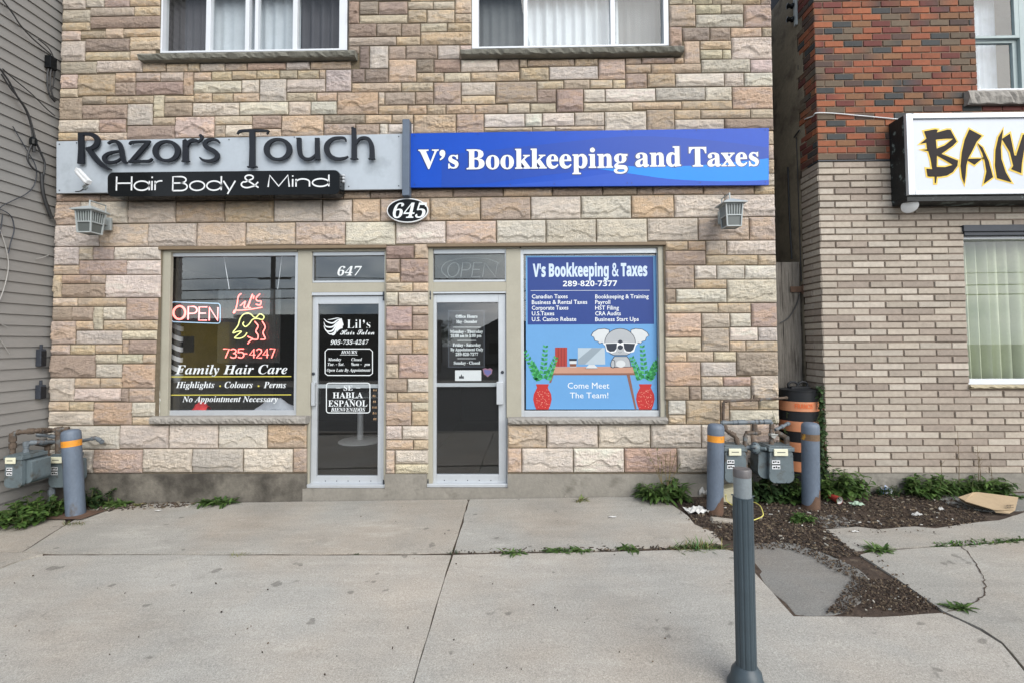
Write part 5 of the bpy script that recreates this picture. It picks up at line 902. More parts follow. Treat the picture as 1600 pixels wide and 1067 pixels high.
# blue sign
M['blue'] = mat('blue_sign_face', srgb(16,74,182,.80), .3, .05, 2, spec=.2)
M['blue2'] = mat('violet_blue_swoosh', srgb(36,82,186,.80), .3, .03, 2, spec=.2)
M['blue3'] = mat('deep_blue_swoosh', srgb(30,72,168,.80), .3, .03, 2, spec=.2)
M['sky'] = mat('bright_blue_swoosh', srgb(14,132,228,.82), .3, .03, 2, spec=.2)
M['navy'] = mat('navy_outline', srgb(16,36,96), .3, 0)
YK = -.065
bs = thing('shop_sign', 'long bright blue sign with pale blue swooshes and large white serif lettering', 'shop sign', P(920, 290, YK))
mb = MB(); mb.prism([xz(641.5, 293.5, YK), xz(1201.5, 289.5, YK), xz(1201.5, 200.5, YK), xz(641.5, 209, YK)], YK, YK+.03); mb.build('sign_panel', M['blue'], bs, bevel=.002)
def swoosh(top, bot, m, y):
    t, b = smooth(top, 8), smooth(bot, 8); mb = MB(); n = len(t)
    vs = [(*[xz(p[0], p[1], y)[0]], y, xz(p[0], p[1], y)[1]) for p in t]+[(xz(p[0], p[1], y)[0], y, xz(p[0], p[1], y)[1]) for p in b]
    mb.add(vs, [(n+i, n+i+1, i+1, i) for i in range(n-1)]); return mb.build('swoosh', m, bs)
B = lambda p: [(910+a/5.333, 195+b/5.333) for a, b in p]
swoosh([(690,242),(760,236),(880,223),(985,213.6),(1090,218),(1201,231)], [(690,293.0),(760,287),(880,271),(985,262),(1090,272),(1201,284)], M['blue3'], YK-.0006)
swoosh([(760,292.4),(880,281.5),(985,268),(1090,266),(1201,262)], [(760,292.6),(880,291.7),(985,290.9),(1090,290.2),(1201,289.4)], M['blue2'], YK-.0012)
swoosh(B([(90,358),(300,345),(500,352),(700,345),(900,345),(1150,325),(1400,300),(1552,282)]), B([(90,365),(300,395),(500,425),(700,452),(900,466),(1150,474),(1400,470),(1552,462)]), M['sky'], YK-.0018)
WORDS = [("V’s", 654, 716, 234.5, 263.5), ("Bookkeeping", 729.5, 980, 233, 263.5), ("and", 993, 1063.5, 230, 260.5), ("Taxes", 1077, 1185, 230.3, 260)]
mb = MB()
for s, a, b, t, d in WORDS: text(mb, s, 'b', a-1, b+1, t-.3, d+.3, YK-.0024, fat=9)
mb.build('letter_outline', M['navy'], bs)
mb = MB()
for s, a, b, t, d in WORDS: text(mb, s, 'b', a, b, t, d, YK-.0032, fat=3)
mb.build('lettering', M['vwhite'], bs)
for a, b in ((648,213),(747,210),(826,208.5),(884,208),(980,205),(987,205),(1088,204),(1196,203.5),(648,289),(797,289),(866,288),(980,286.5),(987,286.5),(1094,286),(1196,285)):
    mb = MB(); q = P(a, b, YK); mb.lathe([(.006, YK-.0025), (.005, YK-.006)], (q.x, 0, q.z), 8, 'y'); mb.build('screw', M['navy'], bs)
# upright between the signs
M['post'] = mat('slate_grey_paint', srgb(84,96,112,.85), .5, .12, 8, .05, 60)
mb = MB(); r = R4(629.5, 188.5, 640.5, 307, -.1); mb.box(r[0], r[1], -.13, -.02, r[2], r[3])
tag(mb.build('sign_post', M['post'], bevel=.004), 'upright slate grey steel post between the grey and the blue sign', 'sign post')
# house number plaque
pc = P(637, 329.5, -.05); pl = thing('house_number_plaque', 'oval black plaque with white rim and the number 645', 'number plaque', pc)
ell = lambda rx, ry, n=48: [(pc.x+rx*math.cos(2*math.pi*i/n), pc.z+ry*math.sin(2*math.pi*i/n)) for i in range(n)]
k_ = (5.4-.05)/FPX
mb = MB(); mb.prism(ell(33*k_, 19.5*k_), -.058, -.035); mb.build('rim', M['white'], pl, bevel=.003)
mb = MB(); mb.prism(ell(31.3*k_, 17.8*k_), -.061, -.0585); mb.build('plate', M['black'], pl)
mb = MB(); text(mb, "645", 'b', 612, 663, 318.5, 341, -.0625, shear=.22); mb.build('lettering', M['vwhite'], pl)

# ------------------------------------------------------------------ lanterns and camera
def lantern(px, py_top, py_bot, half, label, y1):
    k = (5.4-.30)/FPX
    top = P(px, py_top, -.27); bot = P(px, py_bot, -.27); cx, cy = top.x, -.25
    t = thing('wall_lantern', label, 'wall lantern', (cx, 0, bot.z), 'lanterns on the stone front')
    H = top.z-bot.z; h1, h0 = half, half*.82; zr = bot.z+H*.76
    sq = lambda h, z: [(cx-h, cy-h, z), (cx+h, cy-h, z), (cx+h, cy+h, z), (cx-h, cy+h, z)]
    mb = MB(); e = h1*1.42
    mb.add(sq(e, zr)+sq(e, zr+.010)+sq(h1*.16, zr+H*.21), [(3,2,1,0), (0,1,5,4), (1,2,6,5), (2,3,7,6), (3,0,4,7), (4,5,9,8), (5,6,10,9), (6,7,11,10), (7,4,8,11), (8,9,10,11)])
    mb.build('roof', M['lamp'], t)
    mb = MB(); zm = bot.z+H*.37
    A, Bq = sq(h0, bot.z), sq(h1, zr-.001)
    lerp = lambda p, q, s: tuple(p[i]+(q[i]-p[i])*s for i in range(3))
    for i in range(4):
        mb.tube([A[i], Bq[i]], .009, 4); j = (i+1) % 4
        for s in (.02, (zm-bot.z)/(zr-bot.z), .985): mb.tube([lerp(A[i], Bq[i], s), lerp(A[j], Bq[j], s)], .008, 4)
        for q in range(1, 6):
            s0 = (zm-bot.z)/(zr-bot.z); a = lerp(lerp(A[i], Bq[i], s0), lerp(A[j], Bq[j], s0), q/6); b = lerp(Bq[i], Bq[j], q/6); mb.tube([a, b], .0045, 4)
    cg = mb.build('cage', M['lamp'], t)
    mb = MB(); a, b = sq(h0*.93, bot.z+.004), sq(h1*.93, zr-.004); mb.add(a+b, [(3,2,1,0), (0,1,5,4), (1,2,6,5), (2,3,7,6), (3,0,4,7)]); mb.build('frosted_pane', M['frost'], t)
    mb = MB(); zt_ = zr+H*.17; hw = .052; up = top.z+H*.16
    mb.tube([(cx+.0-hw*.2, cy, zt_), (cx-hw*.2, cy, up), (cx-hw*.2, -.045, up), (cx-hw*.2, -.045, zr-.01)], .0085, 6)
    mb.build('arm', M['lamp'], t)
    mb = MB(); mb.box(cx-.05, cx+.05, -.05, -.018, zm-.03, zr-.01); mb.box(cx-.02, cx+.02, -.10, -.05, zm+.02, zr-.03); mb.build('wall_mount', M['lamp'], t, bevel=.006)
    return t
lantern(139, 320, 365, .085, 'square grey wall lantern with louvred panes under the security camera', 0)
lantern(1143, 309, 355.5, .085, 'square grey wall lantern with louvred panes under the end of the blue sign', 0)
c0 = P(131, 288, -.12); sc = thing('security_camera', 'small white bullet security camera on the left end of the grey sign panel', 'security camera', c0)
a, b = P(122, 270, -.20), P(136.5, 286.5, -.27)
d = (b-a)
mb = MB(); mb.tube([a, a+d*.02, a+d*.98, b], [.020, .027, .027, .026], 16); mb.build('housing', M['white'], sc, smooth=35)
mb = MB(); mb.tube([a+Vector((.002,0,.018))-d*.1, b+Vector((.004,0,.022))+d*.14], [.030, .030], 4); mb.build('sun_shield', M['white'], sc)
mb = MB(); mb.tube([b, b+d*.03], .019, 14); mb.build('lens', M['black'], sc)
mb = MB(); e = P(134, 293, YS); mb.tube([a+d*.5, a+d*.55+Vector((.01, .05, -.05)), (e.x, -.10, e.z), (e.x, YS, e.z)], .011, 8); mb.lathe([(.030, YS-.001), (.026, YS-.018)], (e.x, 0, e.z), 14, 'y'); mb.build('bracket', M['lamp'], sc, smooth=40)
mb = MB(); f = P(118, 300, YS); mb.tube(smooth([(e.x, YS-.01, e.z-.01), (e.x-.06, YS-.006, e.z-.045), (f.x, YS-.004, f.z)], 5), .004, 6); mb.build('cable', M['rubber'], sc)

# ------------------------------------------------------------------ picture poster filling the right-hand window
YP = .1165
po = thing('window_poster', 'light blue poster of a koala at a desk, filling a display window', 'poster', P(923, 640, YP))
flat = lambda n, c, r=.45: mat(n, tuple(x*.85 for x in c), r, .03, 3, spec=.3)
def pp(name, m, pts, k, parent=po):
    mb = MB(); mb.prism([xz(a, b, YP-.0006*k) for a, b in pts], YP-.0006*k, YP-.0006*k+.0004); return mb.build(name, m, parent)
K = lambda p: [(820+a/7.442, 505+b/7.442) for a, b in p]
def circ(cx, cy, rx, ry, n=28, a0=0, a1=360): return [(cx+rx*math.cos(math.radians(a0+(a1-a0)*i/n)), cy+ry*math.sin(math.radians(a0+(a1-a0)*i/n))) for i in range(n+(a1-a0 != 360))]
pp('backing_sheet', flat('poster_sky_blue', srgb(108,164,216,.84)), [(821.5,400),(1025.3,400),(1027,639),(822,639)], 0)
hp = pp('header_panel', flat('poster_deep_blue', srgb(44,70,142,.80)), [(824,402.5),(1020.5,401.5),(1022,506.5),(824.5,507.5)], 1)
mb = MB(); y_ = YP-.0006*2.2
text(mb, "V's Bookkeeping & Taxes", 's', 833, 1011, 412.5, 432, y_, fat=8); mb.build('lettering', flat('poster_pale_blue', srgb(206,222,240,.9)), hp)
mb = MB(); text(mb, "289-820-7377", 's', 879.5, 964, 439, 447.6, y_)
for i, s in enumerate(("Canadian Taxes", "Business & Rental Taxes", "Corporate Taxes", "U.S.Taxes", "U.S. Casino Rebate")):
    text(mb, s, 'r', 831, (887, 917.5, 888, 866, 900.5)[i], 460.3+8.85*i, 466.6+8.85*i, y_, fat=5)
for i, s in enumerate(("Bookkeeping & Training", "Payroll", "HST Filing", "CRA Audits", "Business Start Ups")):
    text(mb, s, 'r', 930, (1013.5, 953.5, 967, 970, 998)[i], 460.3+8.85*i, 466.6+8.85*i, y_, fat=5)
ribbon(mb, [xz(829, 454.5, y_), xz(1015, 454.0, y_)], .004, y_)
mb.build('lettering', M['vwhite'], hp)
for w_, a, b, c, d in (("Come Meet", 887, 952, 597, 606.5), ("The Team!", 890.5, 950.5, 612.5, 621.5)): mb = MB(); text(mb, w_, 'r', a, b, c, d, y_); mb.build('lettering', M['vwhite'], po)
wood = flat('poster_wood', srgb(196,150,128,.85)); woodd = flat('poster_wood_dark', srgb(140,98,84,.85)); ink = flat('poster_ink', srgb(46,52,64)); kg = flat('poster_grey', srgb(178,182,186,.85)); kl = flat('poster_pale_grey', srgb(214,218,220,.85))
dk = pp('desk_picture', wood, K([(350,505),(1240,500),(1280,535),(1280,580),(325,580),(325,540)]), 1)
pp('desk_edge', woodd, K([(325,578),(1280,576),(1280,600),(325,600)]), 2, dk)
pp('desk_leg', woodd, K([(1185,600),(1222,600),(1300,990),(1280,998)]), 1.5, dk); pp('desk_leg', woodd, K([(285,690),(305,690),(335,600),(300,600)]), 1.5, dk)
pp('books', flat('poster_book_red', srgb(172,66,58,.85)), K([(352,280),(492,280),(492,502),(352,502)]), 2, dk)
for a in (385, 420, 455): pp('book_spine', flat('poster_book_dark', srgb(130,44,42,.85)), K([(a,282),(a+7,282),(a+7,502),(a,502)]), 3, dk)
pp('cup_picture', kl, K([(518,412),(605,412),(598,508),(525,508)]), 2, dk); pp('cup_lid', ink, K([(515,410),(606,410),(603,436),(518,436)]), 3, dk); pp('cup_sleeve', flat('poster_sleeve', srgb(120,74,56)), K([(522,470),(601,470),(597,502),(526,502)]), 3, dk)
pp('screen_picture', flat('poster_screen', srgb(184,198,208,.85)), K([(617,285),(930,285),(935,478),(617,478)]), 2, dk); pp('screen_sheen', flat('poster_screen_dark', srgb(150,164,174,.85)), K([(780,286),(900,286),(700,477),(617,477),(617,420)]), 3, dk); pp('screen_stand', kl, K([(745,480),(810,480),(850,522),(705,522)]), 3, dk); pp('keyboard_picture', ink, K([(700,521),(845,521),(845,526),(700,526)]), 4, dk)
ko = pp('koala_body', ink, K([(1040,380),(1190,380),(1222,420),(1236,490),(1240,508),(1000,515),(996,470),(1012,420)]), 2.4)
pp('koala_belly', kg, K([(1045,388),(1185,388),(1214,424),(1228,490),(1230,502),(1008,506),(1004,470),(1020,424)]), 3.2, ko)
pp('koala_chest', kl, K(circ(1115, 470, 55, 42)), 4, ko)
for sx in (1, -1):
    f = lambda p: K([(1108+sx*(a-1108), b) for a, b in p])
    ear = [(985,75),(930,60),(850,68),(790,105),(768,145),(800,165),(812,205),(850,215),(868,240),(900,228),(940,250),(985,180)]
    pp('koala_ear', ink, f(ear), 2.0, ko)
    cx_, cy_ = 890, 150; pp('koala_ear_fur', kl, f([(cx_+(a-cx_)*.93, cy_+(b-cy_)*.92) for a, b in ear]), 3.0, ko)
head = circ(1108, 225, 182, 165); pp('koala_head_outline', ink, K([(a, min(b, 372)) for a, b in head]), 4.0, ko)
pp('koala_head', kg, K([(a, min(b, 366)) for a, b in circ(1108, 225, 175, 158)]), 5.0, ko)
pp('koala_nose', ink, K(circ(1110, 250, 38, 56)), 6.0, ko)
gl_ = [(905,232),(1085,222),(1110,235),(1135,222),(1318,232),(1290,262),(1270,330),(1215,346),(1160,330),(1138,262),(1110,250),(1084,262),(1058,330),(1005,346),(950,325),(935,262)]
pp('sunglasses', M['white'], K(gl_), 7.0, ko)
for q in ([(940,238),(1072,232),(1068,290),(1040,325),(990,330),(958,305)], [(1148,232),(1284,238),(1262,305),(1230,330),(1182,326),(1155,292)]): pp('dark_lens', ink, K(q), 8.0, ko)
pp('koala_arm', ink, K([(1010,420),(1048,430),(1052,500),(1030,520),(1002,512),(996,470)]), 5.2, ko); pp('koala_sleeve', kg, K([(1014,428),(1042,436),(1044,498),(1028,512),(1008,505),(1003,470)]), 6.2, ko)
mb = MB(); yk = YP-.0006*6.4; ribbon(mb, [xz(*p, yk) for p in K([(1088,332),(1108,342),(1128,332)])], .003, yk); mb.build('koala_mouth', ink, ko)
g1, g2 = flat('poster_leaf', srgb(78,176,104,.85)), flat('poster_leaf_dark', srgb(40,132,72,.85)); red = flat('poster_pot', srgb(190,52,50,.85)); dot = flat('poster_pot_dot', srgb(236,170,150,.85))
for ox, mir in ((205, 1), (1402, -1)):
    pot = pp('pot_picture', red, K([(ox-75,705),(ox+75,705),(ox+62,745),(ox+100,820),(ox+108,880),(ox+90,955),(ox+72,998),(ox-72,998),(ox-90,955),(ox-108,880),(ox-100,820),(ox-62,745)]), 3)
    mb = MB(); rr = random.Random(ox); yk = YP-.0006*4
    for _ in range(46):
        a, b = ox+rr.uniform(-80, 80), rr.uniform(770, 975)
        mb.prism([xz(*p, yk) for p in K(circ(a, b, 4, 5, 6))], yk, yk+.0003)
    mb.build('pot_dots', dot, pot)
    for k, m_ in ((0, g1), (1, g2)):
        mb = MB(); yk = YP-.0006*(2.4+.8*k)
        for tipx, tipy, basex in ((-195, 345, -30), (35, 285, 0), (150, 415, 40), (-110, 480, -20)):
            for i in range(1, 9):
                t = i/8; cx_ = ox+mir*(basex+(tipx-basex)*t); cy_ = 690+(tipy-690)*t; L_ = 72*(1-.4*t)
                for sd in (-1, 1):
                    if (i+k+(sd > 0)) % 2 and k: continue
                    an = math.atan2(tipy-690, mir*(tipx-basex))+sd*(.75)
                    dx, dy = math.cos(an)*L_, math.sin(an)*L_; nx_, ny_ = -dy*.34, dx*.34
                    mb.prism([xz(*p, yk-.00003*i) for p in K([(cx_, cy_), (cx_+dx*.5+nx_, cy_+dy*.5+ny_), (cx_+dx, cy_+dy), (cx_+dx*.5-nx_, cy_+dy*.5-ny_)])], yk-.00003*i, yk-.00003*i+.00002)
        mb.build('leaf_picture', m_, pot)

# ------------------------------------------------------------------ behind the glass: neon, hours board, barber pole
nr = emit('red_neon', (1.0, .16, .14), 1.9, (.6,.1,.08)); npk = emit('pink_neon', (1.0, .26, .25), 1.3, (.6,.2,.2)); nb = emit('blue_neon', (.35, .62, .85), .35, (.3,.4,.5)); ny = emit('yellow_neon', (.75, .80, .30), .55, (.5,.5,.2))
YN = .24
on = thing('neon_sign', 'red neon OPEN sign with a blue border in the salon window', 'neon sign', P(306, 508, YN))
mb = MB(); mb.tube([(P(a, b, YN).x, YN, P(a, b, YN).z) for a, b in [(x, y+(x-268)*.035) for x, y in rrect(268, 472, 344, 503, 4)]], .0055, 6); mb.build('border_tube', nb, on)
for i, (ch, a, b) in enumerate((('O', 271, 290), ('P', 294, 308), ('E', 311, 324), ('N', 327, 341))):
    mb = MB(); dy = (a-268)*.035
    for st in stroke_text(ch, a, b, 478.5+dy, 499+dy, YN): mb.tube(st, .011 if i == 0 else .008, 7)
    mb.build('letter', nr if i == 0 else npk, on)
mb = MB(); q = R4(269, 474, 343, 504, YN+.03); mb.box(q[0], q[1], YN+.03, YN+.035, q[2], q[3]); mb.build('backing', M['blackm'], on)
mb = MB(); 
for a in (280, 332): mb.tube([(P(a, 474, YN).x, YN+.03, P(a, 474, YN).z), (P(a, 404, YN).x, YN+.03, P(a, 396, YN).z)], .0015, 4)
mb.build('hanging_wire', M['rubber'], on)
N6 = lambda p: [(230+a/3.44, 370+b/3.44) for a, b in p]
ln_ = thing('neon_sign', 'neon sign of a yellow head outline with red curls over a red telephone number', 'neon sign', P(390, 566, YN))
def neon(nm, m, strokes, r):
    mb = MB()
    for s in strokes: mb.tube([(P(a, b, YN).x, YN, P(a, b, YN).z) for a, b in smooth(N6(s), 5)], r, 7)
    return mb.build(nm, m, ln_)
neon('script_lettering', nr, [[(506,306),(490,322),(484,360),(472,404),(464,410),(470,396),(500,396),(560,390),(618,380)], [(500,372),(518,356),(528,350),(520,376),(532,384),(546,360),(562,318),(566,312),(556,340),(544,380),(556,382)], [(574,318),(570,336)], [(606,308),(586,330),(592,346),(612,348),(606,368),(584,364)]], .0062)
neon('head_outline', ny, [[(465,508),(488,478),(500,440),(522,416),(552,414),(580,436),(606,416),(628,430),(618,446),(590,440),(566,446),(548,470),(528,484),(514,470),(520,458)], [(465,508),(462,518),(486,510),(506,510),(484,530),(470,544),(500,546),(524,534),(536,516)]], .0065)
neon('red_curls', nr, [[(578,456),(596,480),(584,508),(596,530),(590,552),(562,552),(540,574)], [(540,536),(566,548)], [(618,454),(634,486),(622,516),(634,548),(610,552)]], .0065)
mb = MB()
for s, a, b in (("735", 349, 381.5), ("-", 380, 387), ("4247", 390, 429.5)):
    for st in stroke_text(s, a, b, 545 if a < 385 else 545, 559, YN): mb.tube(st, .0062, 7)
mb.build('number_lettering', nr, ln_)
mb = MB(); q = R4(340, 452, 438, 567, YN+.04); mb.box(q[0], q[1], YN+.04, YN+.045, q[2], q[3])
mb.build('clear_backing', glass('acrylic', (.86,.9,.92), 1.35, .03), ln_)
mb = MB()
for a, b, c, d in ((355, 452, 345, 392), (431, 452, 439, 392)): mb.tube([(P(a, b, YN).x, YN+.042, P(a, b, YN).z), (P(c, d, YN).x, YN+.042, P(c, d, YN).z)], .0045, 5)
mb.build('hanging_wire', M['alu'], ln_)
tn = thing('neon_sign', 'unlit grey neon tube sign reading OPEN in an oval, behind the pane above a door', 'neon sign', P(733, 438, .22))
ng = mat('unlit_glass_tube', srgb(120,126,128,.7), .3, .05)
mb = MB(); y_ = .22
mb.tube([(P(a, b, y_).x, y_, P(a, b, y_).z) for a, b in smooth([(700,434),(690,424),(695,412),(715,405),(740,403),(765,406),(780,412)], 6)], .006, 6)
mb.build('oval_tube', ng, tn)
for ch, a, b in (('O', 698, 716), ('P', 720, 733), ('E', 737, 751), ('N', 754, 775)):
    mb = MB()
    for st in stroke_text(ch, a, b, 411, 433, y_): mb.tube([(p[0]+(p[2]-P(a,433,y_).z)*.15, p[1], p[2]) for p in st], .006, 6)
    mb.build('letter', ng, tn)
# office hours board behind the right door
YH = .135
hb = thing('hours_board', 'black board with white office hours behind the glass of the right door', 'notice board', P(729, 574, YH))
mb = MB(); q = R4(700, 485, 757.5, 574, YH); mb.box(q[0], q[1], YH, YH+.012, q[2], q[3]); mb.build('board', M['blackm'], hb)
mb = MB(); q2 = R4(702, 487, 755.5, 572, YH); bars(mb, q, q2, YH-.004, YH-.0005); mb.build('frame', M['dkgrey'], hb)
mb = MB(); y_ = YH-.001
for s, a, b, c in (("Office Hours", 712, 746, 497), ("May - December", 713, 745.5, 505), ("Monday - Thursday", 703.5, 754.5, 520.5), ("10:00 am to 5:00 pm", 704, 752, 527), ("Friday - Saturday", 707.5, 751, 541), ("By Appointment Only", 704, 755, 548), ("289-820-7377", 712, 747, 555.5), ("Sunday - Closed", 709, 750, 569)):
    text(mb, s, 'b', a, b, c-4.6, c, y_, fat=5)
for a, b, c in ((708, 751, 511.5), (714.5, 744, 532), (714.5, 743.5, 560)): ribbon(mb, [xz(a, c, y_), xz(b, c, y_)], .005, y_)
mb.build('lettering', M['vwhite'], hb)
pn = thing('paper_notice', 'small white paper notice taped below the hours board in the right door', 'notice', P(731, 596, YH-.003))
mb = MB(); q = R4(711, 578, 752, 594.5, YH-.004); mb.box(q[0], q[1], YH-.004, YH-.0034, q[2], q[3]); mb.build('sheet', M['white'], pn)
mb = MB(); mb.prism([xz(a, b, YH-.0045) for a, b in ((717,591),(725,591),(724.5,587),(722.5,587.5),(721,583.5),(719.5,587.5),(717.5,587))], YH-.0046, YH-.0041); mb.build('printed_emblem', flat('printed_ink', srgb(70,72,78)), pn)
st = thing('door_sticker', 'small shield-shaped purple sticker on the right door beside the paper notice', 'sticker', P(761.5, 588, YH))
mb = MB(); mb.prism([xz(a, b, YH-.004) for a, b in ((754,576),(758,574.5),(762,576),(766,574.5),(769.5,577),(768.5,583),(762,588.5),(756,584))], YH-.0045, YH-.004); bk = mb.build('border', flat('sticker_edge', srgb(150,110,130)), st)
mb = MB(); mb.prism([xz(a, b, YH-.006) for a, b in ((756,577.5),(762,577.5),(767.5,578.5),(767,582.5),(762,586.5),(757.5,583))], YH-.0055, YH-.005); mb.build('field', flat('sticker_violet', srgb(112,110,168)), bk)
# barber pole, white pedestal table, string of bells inside the salon
bp_ = thing('barber_pole', 'black and white striped barber pole inside the left edge of the salon window', 'barber pole', P(276, 582, .5))
m = bpy.data.materials.new('barber_stripes'); m.use_nodes = True; nt = m.node_tree; b = nt.nodes['Principled BSDF']; b.inputs['Roughness'].default_value = .25
t = nt.nodes.new('ShaderNodeTexCoord'); sx = nt.nodes.new('ShaderNodeSeparateXYZ'); mt = nt.nodes.new('ShaderNodeMath'); mt.operation = 'MULTIPLY_ADD'; mt.inputs[1].default_value = .55
fr = nt.nodes.new('ShaderNodeMath'); fr.operation = 'PINGPONG'; fr.inputs[1].default_value = .062; gt = nt.nodes.new('ShaderNodeMath'); gt.operation = 'GREATER_THAN'; gt.inputs[1].default_value = .034
mxx = nt.nodes.new('ShaderNodeMix'); mxx.data_type = 'RGBA'; mxx.inputs[6].default_value = (.03,.03,.03,1); mxx.inputs[7].default_value = (.7,.71,.72,1)
nt.links.new(t.outputs['Object'], sx.inputs[0]); nt.links.new(sx.outputs[0], mt.inputs[0]); nt.links.new(sx.outputs[2], mt.inputs[2]); nt.links.new(mt.outputs[0], fr.inputs[0]); nt.links.new(fr.outputs[0], gt.inputs[0]); nt.links.new(gt.outputs[0], mxx.inputs[0]); nt.links.new(mxx.outputs[2], b.inputs['Base Color'])
p0, p1 = P(276, 584, .5), P(276, 500, .5)
mb = MB(); mb.lathe([(.062, p0.z), (.062, p1.z)], (p0.x, .5, 0), 24); mb.build('striped_cylinder', m, bp_, smooth=40)
mb = MB(); mb.lathe([(.03, p0.z-.10), (.072, p0.z-.03), (.072, p0.z-.001)], (p0.x, .5, 0), 24); mb.lathe([(.072, p1.z+.001), (.072, p1.z+.04), (.05, p1.z+.09), (.01, p1.z+.11)], (p0.x, .5, 0), 24); mb.build('cap', M['alu'], bp_, smooth=40)
ft = P(563, 690, 2.55); fz = P(560, 762).z-.005; wt_ = thing('pedestal_table', 'white pedestal table with a round foot deep inside the salon door', 'table', (ft.x, 2.55, fz))
mb = MB(); mb.lathe([(.34, fz+.001), (.34, fz+.02), (.31, fz+.035)], (ft.x, 2.55, 0), 36); mb.build('foot_plate', M['white'], wt_, smooth=40)
mb = MB(); mb.lathe([(.05, fz+.0355), (.045, fz+.72)], (ft.x, 2.55, 0), 20); mb.build('column', M['white'], wt_, smooth=40)
mb = MB(); mb.lathe([(.38, fz+.7205), (.40, fz+.735), (.39, fz+.75)], (ft.x+.1, 2.6, 0), 36); mb.build('table_top', M['lamp'], wt_, smooth=40)
bl_ = thing('hanging_bells', 'string of small metal bells hanging inside the salon door', 'door bells', P(585, 655, .15))
rr = random.Random(8); mb = MB(); bb = MB()
for k in range(3):
    pts = [P(584+k*1.6+rr.uniform(-1.2, 1.2), 600+i*9, .15) for i in range(7)]
    mb.tube(pts, .0025, 5)
    for p in pts[1:]: bb.lathe([(.004, .012), (.009, .004), (.010, -.010), (.004, -.014)], (p.x+rr.uniform(-.008, .008), p.y-.006, p.z), 8)
mb.build('cord', M['rubber'], bl_); bb.build('bells', mat('brass', srgb(150,120,90), .35, .15, metal=.7), bl_)

# ------------------------------------------------------------------ brick building on the right
XB = P(1283, 420, 0).x                        # its left corner
def xat(px): return P(px, 500, 0).x
br = thing('brick_building', 'two-storey building of mixed red and black brick above long beige brick', 'building', (XB, 0, 0))
XE = XB+6.0
zjoin = P(1330, 252, 0).z; zbase = P(1400, 739, 0).z; ZT = P(1400, -70, 0).z
def brickwork(x0, x1, z0, z1, L_, rows, gap, holes, cols, seed, plane='front', flip=0, rough=.0012, j=0.0):
    """running bond of single bricks with their own faces"""
    r = random.Random(seed); mb = MB(); pitch = (z1-z0)/rows
    for k in range(rows):
        za, zb = z0+k*pitch+gap/2, z0+(k+1)*pitch-gap/2
        x = x0-(L_*.5 if (k+flip) % 2 else 0)-r.uniform(0, .012)
        while x < x1:
            a, b = max(x+gap/2, x0), min(x+L_-gap/2, x1); x += L_
            if b-a < .02: continue
            segs = [(a, b)]
            for h in holes:
                if zb > h[2]+.01 and za < h[3]-.01:
                    ns = []
                    for (p, q) in segs:
                        if q <= h[0] or p >= h[1]: ns.append((p, q)); continue
                        if p < h[0]-.01: ns.append((p, h[0]))
                        if q > h[1]+.01: ns.append((h[1], q))
                    segs = ns
            c = r.choices(cols, weights=[w for _, w in cols])[0][0]; f = 1+r.uniform(-.13, .13)
            for (p, q) in segs:
                y = r.uniform(-rough, rough)*2; e = .004
                mb.col = tuple(min(.8, ch*f) for ch in c)
                v = [(p, .012, za), (q, .012, za), (q, .012, zb), (p, .012, zb), (p+e, y-.002, za+e), (q-e, y-.002, za+e), (q-e, y-.002, zb-e), (p+e, y-.002, zb-e)]
                if plane == 'side': v = [(XB+c_[1], -(c_[0]-x0)+0*c_[0], c_[2]) for c_ in v] if 0 else [(XB+c_[1], c_[0], c_[2]) for c_ in v]
                fs = [(4,5,6,7), (0,1,5,4), (1,2,6,5), (2,3,7,6), (3,0,4,7)]
                if plane == 'side': fs = [f_[::-1] for f_ in fs]
                n0 = len(mb.v); mb.add(v, fs)
                if len(cols) > 4 and r.random() < .45:      # flashed bricks: one end fired to another colour
                    c2 = r.choice(cols)[0]; k_ = r.uniform(.45, .9)
                    for i_ in (1, 2, 5, 6) if r.random() < .5 else (0, 3, 4, 7): mb.c[n0+i_] = tuple(min(.8, (a_*(1-k_)+b_*k_)*f) for a_, b_ in zip(c, c2))
    return mb
RED = [(srgb(162,94,60,.64), 4), (srgb(150,84,56,.64), 3.4), (srgb(114,56,48,.64), 2.6), (srgb(66,68,68,.64), 3.0), (srgb(110,94,76,.64), 2.6), (srgb(140,98,66,.64), 2.4), (srgb(88,68,60,.64), 1.6)]
BEI = [(srgb(184,172,157,.70), 5), (srgb(176,163,149,.70), 4), (srgb(192,181,167,.70), 3), (srgb(166,152,139,.70), 2.2)]
UW = R4(1523, -80, 1640, 141, 0); UW = (UW[0], UW[0]+1.1, UW[2], ZT-.25); LW = R4(1510, 352, 1640, 606, 0); LW = (LW[0], LW[0]+1.6, LW[2], LW[3])
nr_u = round((ZT-zjoin)/.0742)
mb = brickwork(XB, XE, zjoin+.012, ZT, .2115, nr_u, .008, [UW], RED, 5); mb.build('wall', M['brick'], br)
mb = brickwork(XB, XE, zbase, zjoin-.004, .3440, 46, .0115, [LW], BEI, 6, rough=.003); mb.build('wall', M['brick'], br)
DY = .34
mb = brickwork(.0, DY, zjoin+.012, ZT, .2115, nr_u, .010, [], [(c_, w) for c_, w in RED], 8, 'side', 1); mb.build('wall', M['brick'], br)
mb = brickwork(.0, DY, zbase, zjoin-.004, .3440, 46, .0115, [], BEI, 9, 'side', 1, rough=.003); mb.build('wall', M['brick'], br)
mb = MB()
